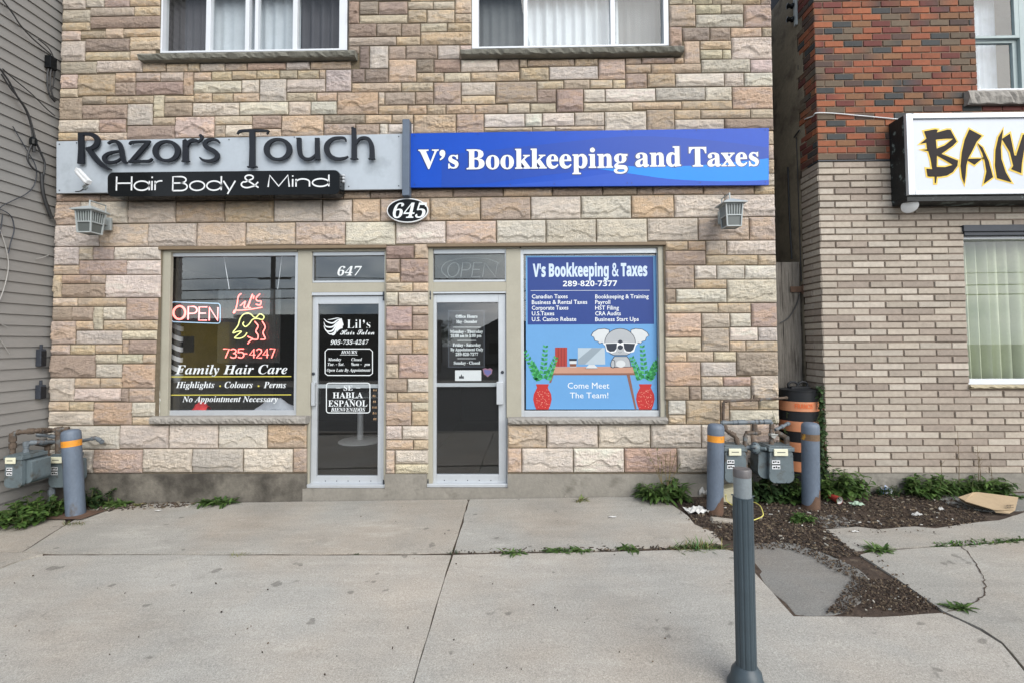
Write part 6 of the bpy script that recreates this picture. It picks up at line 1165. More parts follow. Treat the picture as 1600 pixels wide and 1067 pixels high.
def sheet(mb, x0, x1, z0, z1, y, holes):
    xs = sorted({x0, x1}|{q for h in holes for q in h[:2] if x0 < q < x1}); zs = sorted({z0, z1}|{q for h in holes for q in h[2:] if z0 < q < z1})
    for i in range(len(xs)-1):
        for j in range(len(zs)-1):
            cx, cz = (xs[i]+xs[i+1])/2, (zs[j]+zs[j+1])/2
            if not any(h[0] < cx < h[1] and h[2] < cz < h[3] for h in holes): mb.add([(xs[i], y, zs[j]), (xs[i+1], y, zs[j]), (xs[i+1], y, zs[j+1]), (xs[i], y, zs[j+1])], [(0,1,2,3)])
sheet(mb, XB+.004, XE, zjoin, ZT, .0075, [UW]); mb.add([(XB+.0075, 0.004, zjoin), (XB+.0075, DY, zjoin), (XB+.0075, DY, ZT), (XB+.0075, 0.004, ZT)], [(0,3,2,1)])
mb.build('mortar', M['mortar_red'], br)
mb = MB(); sheet(mb, XB+.004, XE, zbase, zjoin-.001, .0105, [LW]); mb.add([(XB+.0105, 0.004, zbase), (XB+.0105, DY, zbase), (XB+.0105, DY, zjoin-.001), (XB+.0105, 0.004, zjoin-.001)], [(0,3,2,1)])
mb.build('mortar', M['mortar_dark'], br)
mb = MB(); mb.box(XB-.003, XE, -.006, .2, zjoin-.002, zjoin+.010); mb.build('ledge', M['dkgrey'], br)
mb = MB(); mb.box(XB+.01, XE, .012, .4, -.4, zbase-.001); mb.build('foundation', M['found2'], br)
M['parge'] = mat('old_parged_concrete', srgb(138,128,110,.85), .95, .2, 2.4, .5, 30, stain=(srgb(84,72,60,.8), 2.6, .5, .7))
# toothed edge where the face brick meets the old parged side wall
mb = MB(); rr = random.Random(3); mb.box(XB+.012, XE-.02, .42, 7.5, -.3, ZT-.01)
mb.add([(XB+.002, DY+.001, -.3), (XB+.011, 7.5, -.3), (XB+.011, 7.5, ZT), (XB+.002, DY+.001, ZT)], [(0,3,2,1)])
zz = zjoin+.3
while zz < ZT:
    hh = rr.choice((.148, .222, .222, .297)); mb.box(XB-.004, XB+.006, DY-.11, DY+.02, zz, zz+hh); zz += hh+rr.choice((.148, .148, .222))
mb.build('side_wall', M['parge'], br)
mb = MB(); mb.box(XB+.005, XE+.02, .006, 7.52, ZT+.001, ZT+.2); mb.build('roof', M['blackm'], br)
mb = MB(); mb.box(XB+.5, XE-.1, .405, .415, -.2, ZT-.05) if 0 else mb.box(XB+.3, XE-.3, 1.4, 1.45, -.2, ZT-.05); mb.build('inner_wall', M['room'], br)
# upper sash window
M['sash'] = mat('grey_green_sash_paint', srgb(150,164,164,.85), .5, .08, 6)
M['lace'] = mat('white_lace_curtain', srgb(176,184,194,.85), .95, .22, 9)
zm = P(1560, 61, .06).z; z0 = UW[2]; mb = MB()
mb.box(UW[0], UW[0]+.012, .03, .16, z0, UW[3]); mb.box(UW[1]-.06, UW[1], .03, .16, z0, UW[3]); mb.box(UW[0]+.012, UW[1]-.06, .03, .16, UW[3]-.06, UW[3]); mb.box(UW[0]+.012, UW[1]-.06, .02, .16, z0, z0+.028)
w_ = mb.build('window', M['vinyl'], br, bevel=.003)
xm = P(1592, 60, .06).x
for (a, b, y0) in ((zm, UW[3]-.06, .05), (z0+.028, zm-.001, .085)):
    mb = MB(); bars(mb, (UW[0]+.013, xm, a, b), (UW[0]+.028, xm-.05, a+.03, b-.035), y0, y0+.035); s_ = mb.build('sash', M['sash'], w_, bevel=.002)
    mb = MB(); mb.quad((UW[0]+.028, xm-.05, a+.03, b-.035), y0+.02); mb.build('pane', M['glass_sky'], s_)
mb = MB(); mb.box(xm+.001, UW[1]-.061, .05, .12, z0+.029, UW[3]-.061); mb.build('mullion', M['sash'], w_, bevel=.003)
curtain(UW[0]-.05, xm-.06, z0, UW[3], .26, .008, 8, 5, 'curtain', M['lace'], w_)
def rough_sill(q, seed, m, parent, yf=-.07):
    s = MB(); n = 40; rr = random.Random(seed); vs = []; fs = []
    for i in range(n+1):
        x = q[0]+(q[1]-q[0])*i/n; j = lambda t: rr.uniform(-t, t)
        vs += [(x, .16, q[3]), (x, yf+.015+j(.004), q[3]+j(.002)), (x, yf+j(.009), q[3]-.025+j(.008)), (x, yf+j(.012), (q[2]+q[3])/2+j(.01)), (x, yf+.01+j(.008), q[2]+.01), (x, yf+.02, q[2]), (x, .05, q[2])]
    for i in range(n):
        for k in range(6): fs.append((i*7+k, i*7+k+1, i*7+8+k, i*7+7+k))
    fs += [tuple(range(7)), tuple(n*7+k for k in range(6, -1, -1))]
    s.add(vs, fs); return s.build('sill', m, parent)
q = R4(1512, 141.5, 1640, 163, -.05); rough_sill((q[0], UW[1]+.08, q[2], q[3]), 4, M['sill'], w_)
# lower window with the green curtain
mb = MB(); q = R4(1508, 352, 1640, 365, -.01); mb.box(LW[0]-.02, LW[1]+.02, -.03, .12, q[2]+.02, q[3]); mb.box(LW[0], LW[1], -.012, .12, q[2]-.02, q[2]+.019)
hd = mb.build('lintel_trim', M['dkgrey'], br, bevel=.003)
zs_, zt_ = P(1550, 592, .05).z, q[2]-.021
mb = MB(); bars(mb, (LW[0], LW[1], zs_-.055, zt_), (LW[0]+.02, LW[1]-.05, zs_, zt_-.03), .04, .14); w_ = mb.build('window', M['vinyl'], br, bevel=.003)
mb = MB(); mb.quad((LW[0]+.02, LW[1]-.05, zs_, zt_-.03), .11); mb.build('pane', M['glass'], w_)
curtain(LW[0]+.02, LW[0]+.70, zs_-.01, zt_+.03, .28, .07, 6, 12, 'curtain', M['greencurt'], w_); curtain(LW[0]+.70, LW[1]-.02, zs_-.01, zt_+.03, .27, .06, 7, 15, 'curtain', M['greencurt'], w_)
q = R4(1513, 600, 1640, 607, -.03); rough_sill((LW[0]-.01, LW[1]+.05, q[2], zs_-.0555), 6, mat('buff_sill_stone', srgb(176,164,138,.8), .9, .2, 12, .6, 45), w_, -.04)

# ------------------------------------------------------------------ illuminated sign, lamp and wire on the brick building
ys_ = -.24; q = R4(1418, 178, 1640, 306, ys_); x0, z0, z1 = q[0], P(1440, 305, ys_).z, P(1440, 177.5, ys_).z; x1 = x0+2.3
bm = thing('box_sign', 'white box sign with peeling black sides and brush-style letters edged in yellow', 'box sign', (x0, 0, z0))
M['peel'] = mat('peeling_black_paint', (.014,.015,.015), .5, .2, 10, .3, 40, stain=(srgb(112,124,122,.8), 9, .58, .62), spec=.25)
mb = MB(); bars(mb, (x0, x1, z0, z1), (x0+.07, x1-.07, z0+.045, z1-.055), ys_, ys_+.04); mb.build('frame', M['alu'], bm, bevel=.005)
mb = MB(); mb.box(x0-.006, x1+.006, ys_+.041, -.005, z0-.012, z1-.01); mb.box(x0-.004, x1, ys_+.02, -.01, z0-.06, z0-.013); mb.build('case', M['peel'], bm)
mb = MB(); mb.quad((x0+.065, x1-.065, z0+.04, z1-.05), ys_+.022); mb.build('sign_face', mat('white_acrylic', (.43,.46,.52), .35, .03, 3), bm)
D6 = lambda p: [xz(1380+a/5.614, 160+b/5.614, ys_+.02) for a, b in p]
BAM = [ # outlines; the second list of each pair is a hole
 ([(357,258),(455,240),(478,244),(470,268),(560,243),(588,244),(645,348),(610,385),(510,455),(520,460),(655,515),(650,560),(610,615),(560,645),(500,655),(470,655),(462,712),(452,712),(450,655),(405,655),(388,650),(378,585),(430,590),(415,500),(395,432),(335,420),(385,416),(378,358),(322,368),(380,320)], [[(460,330),(550,322),(612,322),(540,380),(468,410)], [(470,470),(540,510),(608,552),(540,572),(468,570)]]),
 ([(755,240),(865,298),(818,350),(780,430),(742,500),(728,560),(722,640),(712,720),(690,660),(678,560),(690,440),(715,330)], []),
 ([(825,362),(870,400),(925,520),(962,660),(880,720),(905,610),(890,520),(868,450)], []),
 ([(745,498),(868,496),(800,552),(740,515)], []),
 ([(1050,240),(1042,310),(1030,400),(1035,500),(1075,620),(1125,705),(998,668),(980,560),(985,420),(1010,310)], []),
 ([(1110,278),(1040,325),(1110,440),(1140,560),(1120,590),(1210,625),(1215,540),(1235,420),(1300,300),(1225,285),(1165,470),(1150,470)], []),
 ([(1300,300),(1330,280),(1345,420),(1375,690),(1290,650),(1300,480)], []),
]
mb = MB(); yl = MB()
for o, hs_ in BAM:
    cs = [D6(o)]+[D6(h) for h in hs_]
    fill(yl, [[(p[0]*1000, p[1]*1000) for p in c] for c in cs], lambda p: (p[0]/1000, p[1]/1000), ys_+.0205-.0004*len(yl.f) % .0012-.0004, fat=17)
    fill(mb, [[(p[0]*1000, p[1]*1000) for p in c] for c in cs], lambda p: (p[0]/1000, p[1]/1000), ys_+.0175)
yl.build('letter_outline', mat('mustard_yellow', srgb(206,170,34), .4, .12, 14), bm); mb.build('lettering', mat('brown_black', srgb(30,20,20,.8), .6, .08, spec=.2), bm)
fl = P(1411, 330, -.12); lp = thing('flood_lamp', 'white bulb-shaped flood lamp under the left end of the white box sign', 'lamp', tuple(fl))
mb = MB(); ax = Vector((-.28, -.75, -.6)).normalized(); tp = P(1416, 316, -.06)
pr = [(.0,.025),(.03,.03),(.06,.045),(.10,.075),(.12,.078),(.128,.05)]; mb.tube([tp+ax*h for h, r in pr], [r for h, r in pr], 20); mb.build('bulb', M['white'], lp, smooth=50)
mb = MB(); mb.tube([(tp.x, -.005, tp.z+.02), tp+Vector((0, .02, .015)), tp+ax*.02], .028, 12); mb.build('socket', M['lamp'], lp)
mb = MB(); zc_ = lambda a, b, y: P(a, b, y)
mb.tube(smooth([PX(1257, 187, XB-.012), PX(1270, 182, XB-.014), Vector((XB-.012, -.012, P(1281,178,0).z)), P(1300, 177.5, -.015), P(1340, 181, -.015), P(1405, 187, -.015)], 5), .006, 6)
tag(mb.build('wire', M['white']), 'white wire running round the red brick corner to the white box sign', 'wire')
# things on the side wall in the gap
mb = MB()
kn = thing('insulator_bracket', 'iron bracket holding two black insulator knobs high on the brick building side wall', 'insulators', tuple(PX(1236, 40, XB-.05)))
for yy in (10, 31):
    mb = MB(); c_ = PX(1235, yy, XB-.06); mb.lathe([(.012, -.045), (.034, -.035), (.022, -.015), (.022, .0), (.034, .02), (.03, .035), (.012, .042)], c_, 14, 'x'); mb.build('insulator', M['black'], kn, smooth=40)
mb = MB(); a, b = PX(1243, -6, XB-.012), PX(1244.5, 40, XB-.012); mb.box(XB-.03, XB-.004, a.y-.02, a.y+.02, b.z, a.z); mb.build('bracket', M['lamp'], kn)
mb = MB()
mb.tube(smooth([PX(1244, 215, XB-.012), PX(1246, 260, XB-.014), PX(1248, 330, XB-.012), PX(1252, 440, XB-.012)], 4), .005, 6)
mb.tube(smooth([PX(1231, 262, XB-.012), PX(1233, 330, XB-.016), PX(1237, 405, XB-.02)], 4), .010, 6)
mb.tube([PX(1241, 215, XB-.014), PX(1249, 204, XB-.03)], .009, 6)
tag(mb.build('wall_cable', M['rubber']), 'thin dark cables running down the parged side wall above the weathered gate', 'cable')
# weathered plank gate closing the gap
M['oldwood'] = mat('weathered_peeling_wood', srgb(122,116,108,.8), .95, .3, 7, .9, 25, stretch=(6, 6, .5), stain=(srgb(68,62,56), 5, .50, .66))
YG = .36; q = R4(1217, 410, 1254, 760, YG); gt_ = thing('wooden_gate', 'old grey weathered plank gate closing the narrow gap beside the brick corner', 'gate', (q[0], YG, q[2]))
mb = MB(); n = 3; rr = random.Random(2); x0, x1 = XR-.15, q[1]
for i in range(n):
    a, b = x0+(x1-x0)*i/n, x0+(x1-x0)*(i+1)/n-.004; m_ = 26; vs = []; fs = []
    for k in range(m_+1):
        z = q[2]-.1+(q[3]-q[2]+.1)*k/m_; e = rr.uniform(-.003, .003); d_ = rr.uniform(-.004, .004)
        vs += [(a+e, YG+d_, z), (b+e, YG+d_+.001, z), (b+e, YG+.04, z), (a+e, YG+.04, z)]
    for k in range(m_):
        for s in range(4): fs.append((k*4+s, k*4+(s+1) % 4, k*4+4+(s+1) % 4, k*4+4+s))
    fs += [(3,2,1,0), tuple(m_*4+s for s in range(4))]
    mb.add(vs, fs)
mb.build('plank', M['oldwood'], gt_)
mb = MB(); h = R4(1235, 448, 1254, 457, YG-.01); mb.box(h[0], h[1]+.02, YG-.016, YG-.006, h[2], h[3]); mb.box(h[1]-.01, h[1]+.02, YG-.03, YG-.006, h[2]-.02, h[3]+.02); mb.build('hinge', M['rust'], gt_)
mb = MB(); mb.tube(smooth([P(1250, 460, YG-.02), P(1243, 480, YG-.02), P(1232, 497, YG-.02), P(1219, 505, YG-.02)], 5), .006, 6); mb.build('cord', M['rubber'], gt_)

# ------------------------------------------------------------------ siding building on the left
XS = P(77, 420, .03).x
sd = thing('siding_building', 'neighbouring building with grey horizontal lap siding and hanging cables', 'building', (XS, -.4, 0))
M['siding'] = mat('grey_vinyl_siding', srgb(150,147,143,.74), .55, .07, 3, .08, 60, stretch=(1, .25, 1))
mb = MB(); ex = .1135; z = -.05; YN0, YN1 = -1.95, .30; prof = []
k = 0
while z < 7.4:
    a, b = z, z+ex
    mb.add([(XS+.016, YN0, a), (XS+.016, YN1, a), (XS+.001, YN1, b-.001), (XS+.001, YN0, b-.001), (XS-.004, YN0, a), (XS-.004, YN1, a)], [(0,1,2,3), (4,5,1,0)])
    z = b
mb.build('siding', M['siding'], sd)
mb = MB(); mb.box(XS-5.5, XS-.006, YN0, 6.0, -.1, 7.5); mb.build('wall', M['siding'], sd)
mb = MB(); mb.box(XS-5.6, XS+.06, YN0-.06, 6.0, 7.501, 7.7); mb.build('roof', M['blackm'], sd)
mb = MB(); mb.box(XS-5.5, XS+.006, YN0, 6.0, -.5, -.051); mb.build('foundation', M['found2'], sd)
for (a, b, c, d, lb) in ((62, 541, 71, 572, 'small dark shutoff box on the grey siding, upper of two beside the stone corner'), (61, 597, 71, 622, 'small dark shutoff box on the grey siding, lower of two beside the stone corner')):
    p, q = PX(a, b, XS+.06), PX(c-1, d, XS+.06); t = thing('utility_box', lb, 'utility box', (XS+.03, (p.y+q.y)/2, q.z), 'utility boxes on the grey siding')
    ya, yb = sorted((p.y, min(q.y, -.03)))
    mb = MB(); mb.box(XS+.017, XS+.075, ya, yb, q.z, p.z-.03); mb.build('case', M['dkgrey'], t, bevel=.006)
    mb = MB(); mb.box(XS+.0765, XS+.082, ya+.006, yb-.006, q.z+.006, p.z-.05); mb.build('lid', M['blackm'], t)
    mb = MB(); mb.tube([(XS+.045, (ya+yb)/2, p.z-.031), (XS+.045, (ya+yb)/2, p.z+.02)], .014, 8); mb.build('conduit', M['dkgrey'], t)
def cab(name, lab, runs, m=None, cat='cable'):
    mb = MB()
    for pts, r, off in runs: mb.tube(smooth([PX(a, b, XS+off) for a, b in pts], 6), r, 7)
    return tag(mb.build(name, m or M['rubber'], smooth=60), lab, cat)
cab('service_cable', 'thick black service cables hanging in loops down the grey siding to the stone corner', [
    ([(4, 0), (20, 22), (32, 40), (50, 60), (66, 74), (80, 86)], .007, .06), ([(60, 62), (76, 76), (84, 92), (86, 112), (82, 140)], .006, .05),
    ([(80, 96), (75, 112), (74, 132), (78, 150), (86, 160)], .009, .05), ([(83, 96), (79, 116), (79, 136), (83, 152), (88, 158)], .009, .07),
    ([(0, 108), (14, 128), (26, 150), (40, 172), (48, 195), (52, 220)], .009, .06), ([(4, 108), (24, 126), (50, 148), (72, 170), (86, 182)], .006, .05), ([(2, 116), (16, 138), (32, 158), (45, 180), (56, 220)], .008, .08),
    ([(50, 226), (44, 240), (44, 252), (52, 264), (64, 272), (66, 285)], .010, .06), ([(58, 226), (64, 240), (70, 256), (68, 275), (66, 290)], .010, .06), ([(53, 226), (53, 238)], .014, .06),
    ([(65, 272), (67, 300), (73, 322), (81, 342)], .017, .06), ([(66, 285), (70, 308), (76, 325), (82, 342)], .012, .05)])
c_ = PX(52, 222, XS+.06); c2 = PX(80, 100, XS+.05); cc_ = thing('cable_clamp', 'black clamp gathering the service cables halfway down the grey siding', 'cable clamp', tuple(c_))
mb = MB(); mb.lathe([(.028, -.04), (.036, -.03), (.036, .02), (.02, .05)], c_, 12); mb.build('clamp_body', M['black'], cc_, bevel=.004)
sb = MB(); sb.box(XS+.02, XS+.09, c2.y-.05, c2.y+.03, c2.z-.07, c2.z+.07); tag(sb.build('splice_box', M['black'], bevel=.004), 'black splice box high on the grey siding where the cable loops begin', 'splice box')
cab('telephone_wire', 'thin grey telephone wire looping across the grey siding, left of the wall lantern', [
    ([(20, 198), (40, 232), (55, 258), (57, 275), (52, 292), (40, 304), (20, 314), (4, 322), (-6, 332)], .0045, .03), ([(-4, 326), (10, 332), (19, 342), (22, 360), (17, 378), (13, 396)], .005, .035), ([(4, 336), (2, 352), (0, 366)], .005, .03)], M['dkgrey'], 'wire')
cab('telephone_wire', 'pale slack wire end hanging lowest on the grey siding', [([(-2, 356), (6, 376), (12, 400), (13, 420), (8, 445), (0, 468), (-8, 480)], .005, .03), ([(-4, 503), (4, 508), (11, 511)], .004, .03), ([(-4, 524), (5, 537), (15, 553)], .004, .03), ([(56,405),(66,403),(76,399)], .004, .03)], mat('pale_wire', srgb(150,148,144), .5, .05), 'wire')

# ------------------------------------------------------------------ pavement, soil, road
M['conc'] = None
def concrete(name, base, seed):
    m = bpy.data.materials.new(name); m.use_nodes = True; nt = m.node_tree; b = nt.nodes['Principled BSDF']; ln = nt.links.new; b.inputs['Roughness'].default_value = .93
    b.inputs['Specular IOR Level'].default_value = .25
    t = nt.nodes.new('ShaderNodeTexCoord'); mp = nt.nodes.new('ShaderNodeMapping'); mp.inputs['Location'].default_value = (seed*3.1, seed*1.7, 0); ln(t.outputs['Object'], mp.inputs[0])
    def nz(sc, d=5, r=.6, st=None):
        n = nt.nodes.new('ShaderNodeTexNoise'); n.inputs['Scale'].default_value = sc; n.inputs['Detail'].default_value = d; n.inputs['Roughness'].default_value = r
        if st:
            m2 = nt.nodes.new('ShaderNodeMapping'); m2.inputs['Scale'].default_value = st; ln(mp.outputs[0], m2.inputs[0]); ln(m2.outputs[0], n.inputs['Vector'])
        else: ln(mp.outputs[0], n.inputs['Vector'])
        return n
    def rng_(n, a, b_, lo, hi):
        r = nt.nodes.new('ShaderNodeMapRange'); r.inputs[1].default_value = a; r.inputs[2].default_value = b_; r.inputs[3].default_value = lo; r.inputs[4].default_value = hi; ln(n.outputs['Fac'], r.inputs[0]); return r.outputs[0]
    f = [rng_(nz(.9, 6), .3, .7, .88, 1.12), rng_(nz(240, 2), .25, .75, .62, 1.36), rng_(nz(95, 3), .3, .72, .80, 1.20), rng_(nz(2.0, 6, .65, (1, 5, 1)), .3, .7, .93, 1.07)]
    v = nt.nodes.new('ShaderNodeTexVoronoi'); v.inputs['Scale'].default_value = 150; ln(mp.outputs[0], v.inputs['Vector'])
    vr = nt.nodes.new('ShaderNodeMapRange'); vr.inputs[1].default_value = .05; vr.inputs[2].default_value = .22; vr.inputs[3].default_value = .62; vr.inputs[4].default_value = 1.0; ln(v.outputs['Distance'], vr.inputs[0]); f.append(vr.outputs[0])
    cur = f[0]
    for x in f[1:]:
        mu = nt.nodes.new('ShaderNodeMath'); mu.operation = 'MULTIPLY'; ln(cur, mu.inputs[0]); ln(x, mu.inputs[1]); cur = mu.outputs[0]
    hue = nt.nodes.new('ShaderNodeMix'); hue.data_type = 'RGBA'; ln(rng_(nz(.8, 4), .38, .62, 0, 1), hue.inputs[0]); hue.inputs[6].default_value = (*srgb(*base), 1); hue.inputs[7].default_value = (*srgb(base[0]+4, base[1]-1, base[2]-5), 1)
    st = nt.nodes.new('ShaderNodeMix'); st.data_type = 'RGBA'; ln(rng_(nz(1.7, 8, .7), .60, .78, 0, .55), st.inputs[0]); ln(hue.outputs[2], st.inputs[6]); st.inputs[7].default_value = (*srgb(116,112,106), 1)
    gum = nt.nodes.new('ShaderNodeMix'); gum.data_type = 'RGBA'; ln(rng_(nz(7.5, 2, .4), .70, .735, 0, .5), gum.inputs[0]); ln(st.outputs[2], gum.inputs[6]); gum.inputs[7].default_value = (*srgb(84,80,74), 1)
    oil = nt.nodes.new('ShaderNodeMix'); oil.data_type = 'RGBA'; ln(rng_(nz(.55, 9, .72), .56, .72, 0, .42), oil.inputs[0]); ln(gum.outputs[2], oil.inputs[6]); oil.inputs[7].default_value = (*srgb(112,108,102), 1)
    wear = nt.nodes.new('ShaderNodeMix'); wear.data_type = 'RGBA'; ln(rng_(nz(1.3, 6, .6, (1, 3, 1)), .58, .75, 0, .35), wear.inputs[0]); ln(oil.outputs[2], wear.inputs[6]); wear.inputs[7].default_value = (*srgb(196,192,182), 1); st = wear
    sc = nt.nodes.new('ShaderNodeVectorMath'); sc.operation = 'SCALE'; ln(st.outputs[2], sc.inputs[0]); ln(cur, sc.inputs['Scale']); ln(sc.outputs[0], b.inputs['Base Color'])
    bp = nt.nodes.new('ShaderNodeBump'); bp.inputs['Strength'].default_value = .5; bp.inputs['Distance'].default_value = .004; ln(nz(220, 3).outputs['Fac'], bp.inputs['Height']); ln(bp.outputs[0], b.inputs['Normal'])
    return m
CA = concrete('brushed_concrete', (160,157,150), 1); CB = concrete('older_concrete', (152,149,142), 2); CG = concrete('grey_patch_concrete', (122,122,119), 3)
M['soil'] = mat('dark_mulch_soil', srgb(66,53,43), .97, .4, 18, 1.0, 55, stain=(srgb(104,92,78), 9, .58, .75))
M['asph'] = mat('asphalt', (.055,.055,.057), .9, .25, 5, .6, 160)
def dense(pts, step=.12, jit=.0, seed=1):
    rr = random.Random(seed); out = []
    for i in range(len(pts)):
        a, b = Vector(pts[i]), Vector(pts[(i+1) % len(pts)]); n = max(1, int((b-a).length/step))
        for k in range(n):
            p = a+(b-a)*(k/n)
            out.append((p.x+rr.uniform(-jit, jit), p.y+rr.uniform(-jit, jit), p.z))
    return out
def slab(name, pxs, m, dz=0.0, jit=.006, seed=1, extra=None):
    pts = [G(a, b, dz) if not isinstance(a, str) else Vector(b) for a, b in pxs]
    pts = dense(pts, .10, jit, seed)
    mb = MB(); mb.slab(pts, 0.0, .11); return tag(mb.build(name, m, bevel=.006), kind='structure')
def W3(x, y, dz=0.0): return ('w', (x, y, gz(x, y)+dz))
# soil and ground under everything
mb = MB(); n = 40
gx_ = np.linspace(-9, 9, 61); gy_ = np.linspace(-4.3, 1.2, 34); vs = []; fs = []
for j, y in enumerate(gy_):
    for i, x in enumerate(gx_):
        h = -.022+.016*float(fbm(np.array(x*3.1), np.array(y*3.1)))
        vs.append((x, y, gz(x, y)+h))
for j in range(len(gy_)-1):
    for i in range(len(gx_)-1): fs.append((j*61+i, j*61+i+1, (j+1)*61+i+1, (j+1)*61+i))
mb.add(vs, fs); tag(mb.build('soil', M['soil'], smooth=60), kind='structure')
yK = -4.55
far_z = gz(0, -4.4)-.16
mb = MB(); mb.add([(-300, -300, far_z-.5), (300, -300, far_z-.5), (300, 300, far_z-.5), (-300, 300, far_z-.5)], [(0,1,2,3)]); tag(mb.build('ground', M['asph']), kind='structure')
mb = MB(); mb.add([(-90, -16, far_z-.05), (90, -16, far_z-.05), (90, yK, gz(0,-4.4)-.12), (-90, yK, gz(0,-4.4)-.12)], [(0,1,2,3)]); tag(mb.build('road', M['asph']), kind='structure')
A_ = [(732, 783), (720, 822), (707.5, 862)]; gp = 1.6
w0 = lambda px: P(px, 780, 0).x
slab('sidewalk', [(731-.5, 783), (719, 822), (706, 862.5), (500, 863.5), (330, 863.5), (200, 863), (66, 862), (36, 862), (104, 819), (126, 806), (134, 797), W3(w0(150), -.02), W3(w0(474), -.02), W3(w0(604), -.02), W3(w0(664), -.02), W3(w0(730), -.02)], CB, .0, .004, 2)
slab('sidewalk', [(733, 783), (721, 822), (709, 861), (800, 860), (900, 858.5), (1000, 855), (1080, 850.5), (1128, 848.5), (1118, 832), (1085, 818), (1076, 806), (1050, 788), (1038, 778), W3(w0(1030), -.02), W3(w0(795), -.02), W3(w0(735), -.02)], CB, .0, .008, 3)
p0_ = G(706, 866); pA = G(645, 1067); dirA = (pA-p0_).normalized(); eA = p0_+dirA*((-4.4-p0_.y)/dirA.y)
slab('sidewalk', [(705, 866.5), (693, 905), (670, 983), ('w', (eA.x-.008, -4.4, gz(eA.x, -4.4))), W3(-9, -4.4), W3(-9, G(0, 890).y), (0, 888), (30, 877), (70, 867), (200, 866.5), (500, 867)], CA, .006, .003, 4)
pR = G(1600, 1046); pS = G(1473, 955.5); dR = (pR-pS).normalized(); eR = pS+dR*((-4.4-pS.y)/dR.y)
slab('sidewalk', [(708, 866.5), (800, 864), (900, 862.5), (1000, 860), (1090, 858), (1136, 858), (1150, 862), (1178, 892), (1207, 925), (1239, 961.5), (1300, 962.5), (1370, 963.5), (1410, 961), (1473, 957), (1500, 969), (1531, 984), (1566, 1006), (1590, 1034), (1600, 1048), ('w', (eR.x, -4.4, gz(eR.x, -4.4))), ('w', (eA.x+.008, -4.4, gz(eA.x, -4.4))), (672, 983), (695, 905)], CA, .006, .003, 5)
slab('sidewalk', [(1180, 849), (1215, 845.5), (1246, 849), (1287, 862.5), (1311, 873), (1342, 888.5), (1357, 899), (1359, 912.5), (1345, 926), (1342, 940), (1325, 957), (1300, 959.5), (1270, 960.5), (1240, 958), (1208, 924), (1181, 894), (1160, 868), (1165, 855)], CG, -.012, .018, 6)
slab('sidewalk', [(1289, 826), (1340, 822), (1372, 826), (1430, 821.5), (1462, 825), (1500, 818), (1560, 812), (1600, 800), W3(9, G(1600, 800).y), W3(9, G(1600, 838).y), (1600, 838), (1545, 846), (1500, 850), (1450, 852), (1332, 858)], CB, .0, .006, 7)
slab('sidewalk', [(1344, 866), (1370, 860), (1450, 854.5), (1500, 853), (1545, 849), (1600, 844), W3(9, G(1600, 844).y), W3(9, -4.4), ('w', (eR.x+.012, -4.4, gz(eR.x, -4.4))), (1601, 1044), (1568, 1003), (1533, 981), (1502, 966), (1474, 953.5), (1420, 916), (1380, 889)], CB, .0, .004, 8)
slab('sidewalk', [W3(-9, -.9), (0, 790) , (60, 793), (96, 797), (101, 808), (102.6, 818.5), (35.5, 860.4), (0, 860.6), W3(-9, G(0, 860).y)], CB, .0, .006, 9)
slab('sidewalk', [(1445, 771), (1470, 768), (1530, 768), (1600, 770), W3(9, G(1600,770).y), W3(9, G(1600, 796).y), (1600, 796), (1545, 797), (1500, 793)], CG, -.004, .016, 10)
slab('sidewalk', [(1272, 806), (1300, 803), (1335, 810), (1344, 818), (1320, 823), (1288, 824)], CG, -.008, .01, 11)
slab('sidewalk', [W3(-9, G(0, 862.5).y), (0, 862), (36, 862.5), (66, 865), (28, 875), (0, 886), W3(-9, G(0, 888).y)], CB, .002, .003, 12)
# kerb and far pavement
mb = MB(); mb.box(-90, 90, yK, -4.405, far_z-.1, gz(0,-4.4)-.012); tag(mb.build('kerb', CB, bevel=.02), kind='structure')
mb = MB(); mb.box(-90, 90, -19.5, -16.01, far_z-.3, far_z+.06); tag(mb.build('far_pavement', CB), kind='structure')
# cracks
def crack(pxs, w, lab):
    mb = MB(); pts = [G(a, b, .004) for a, b in pxs]; rr = random.Random(len(pxs)); q = []
    for i in range(len(pts)-1):
        for k in range(6):
            p = pts[i]+(pts[i+1]-pts[i])*(k/6); q.append((p.x+rr.uniform(-.008, .008), p.y+rr.uniform(-.008, .008)))
    q.append((pts[-1].x, pts[-1].y)); n = len(q); L_, R_ = [], []
    for i in range(n):
        t = (Vector(q[min(i+1, n-1)])-Vector(q[max(i-1, 0)])).normalized(); nn = Vector((-t.y, t.x))*w*rr.uniform(.3, .8); c_ = Vector(q[i])
        for s, l in ((1, L_), (-1, R_)): p = c_+nn*s; l.append((p.x, p.y, gz(p.x, p.y)+.0035))
    mb.add(L_+R_, [(i, n+i, n+i+1, i+1) for i in range(n-1)]); return tag(mb.build('pavement_crack', M['soil']), kind='structure')
crack([(1501, 851), (1518, 868), (1530, 886), (1538, 905), (1541, 925), (1530, 936), (1505, 949), (1480, 954)], .006, '')
crack([(1474, 955), (1484, 962), (1490, 968)], .010, ''); crack([(1214, 957), (1225, 956), (1240, 960)], .008, ''); crack([(800, 939), (860, 941), (950, 942)], .004, '')

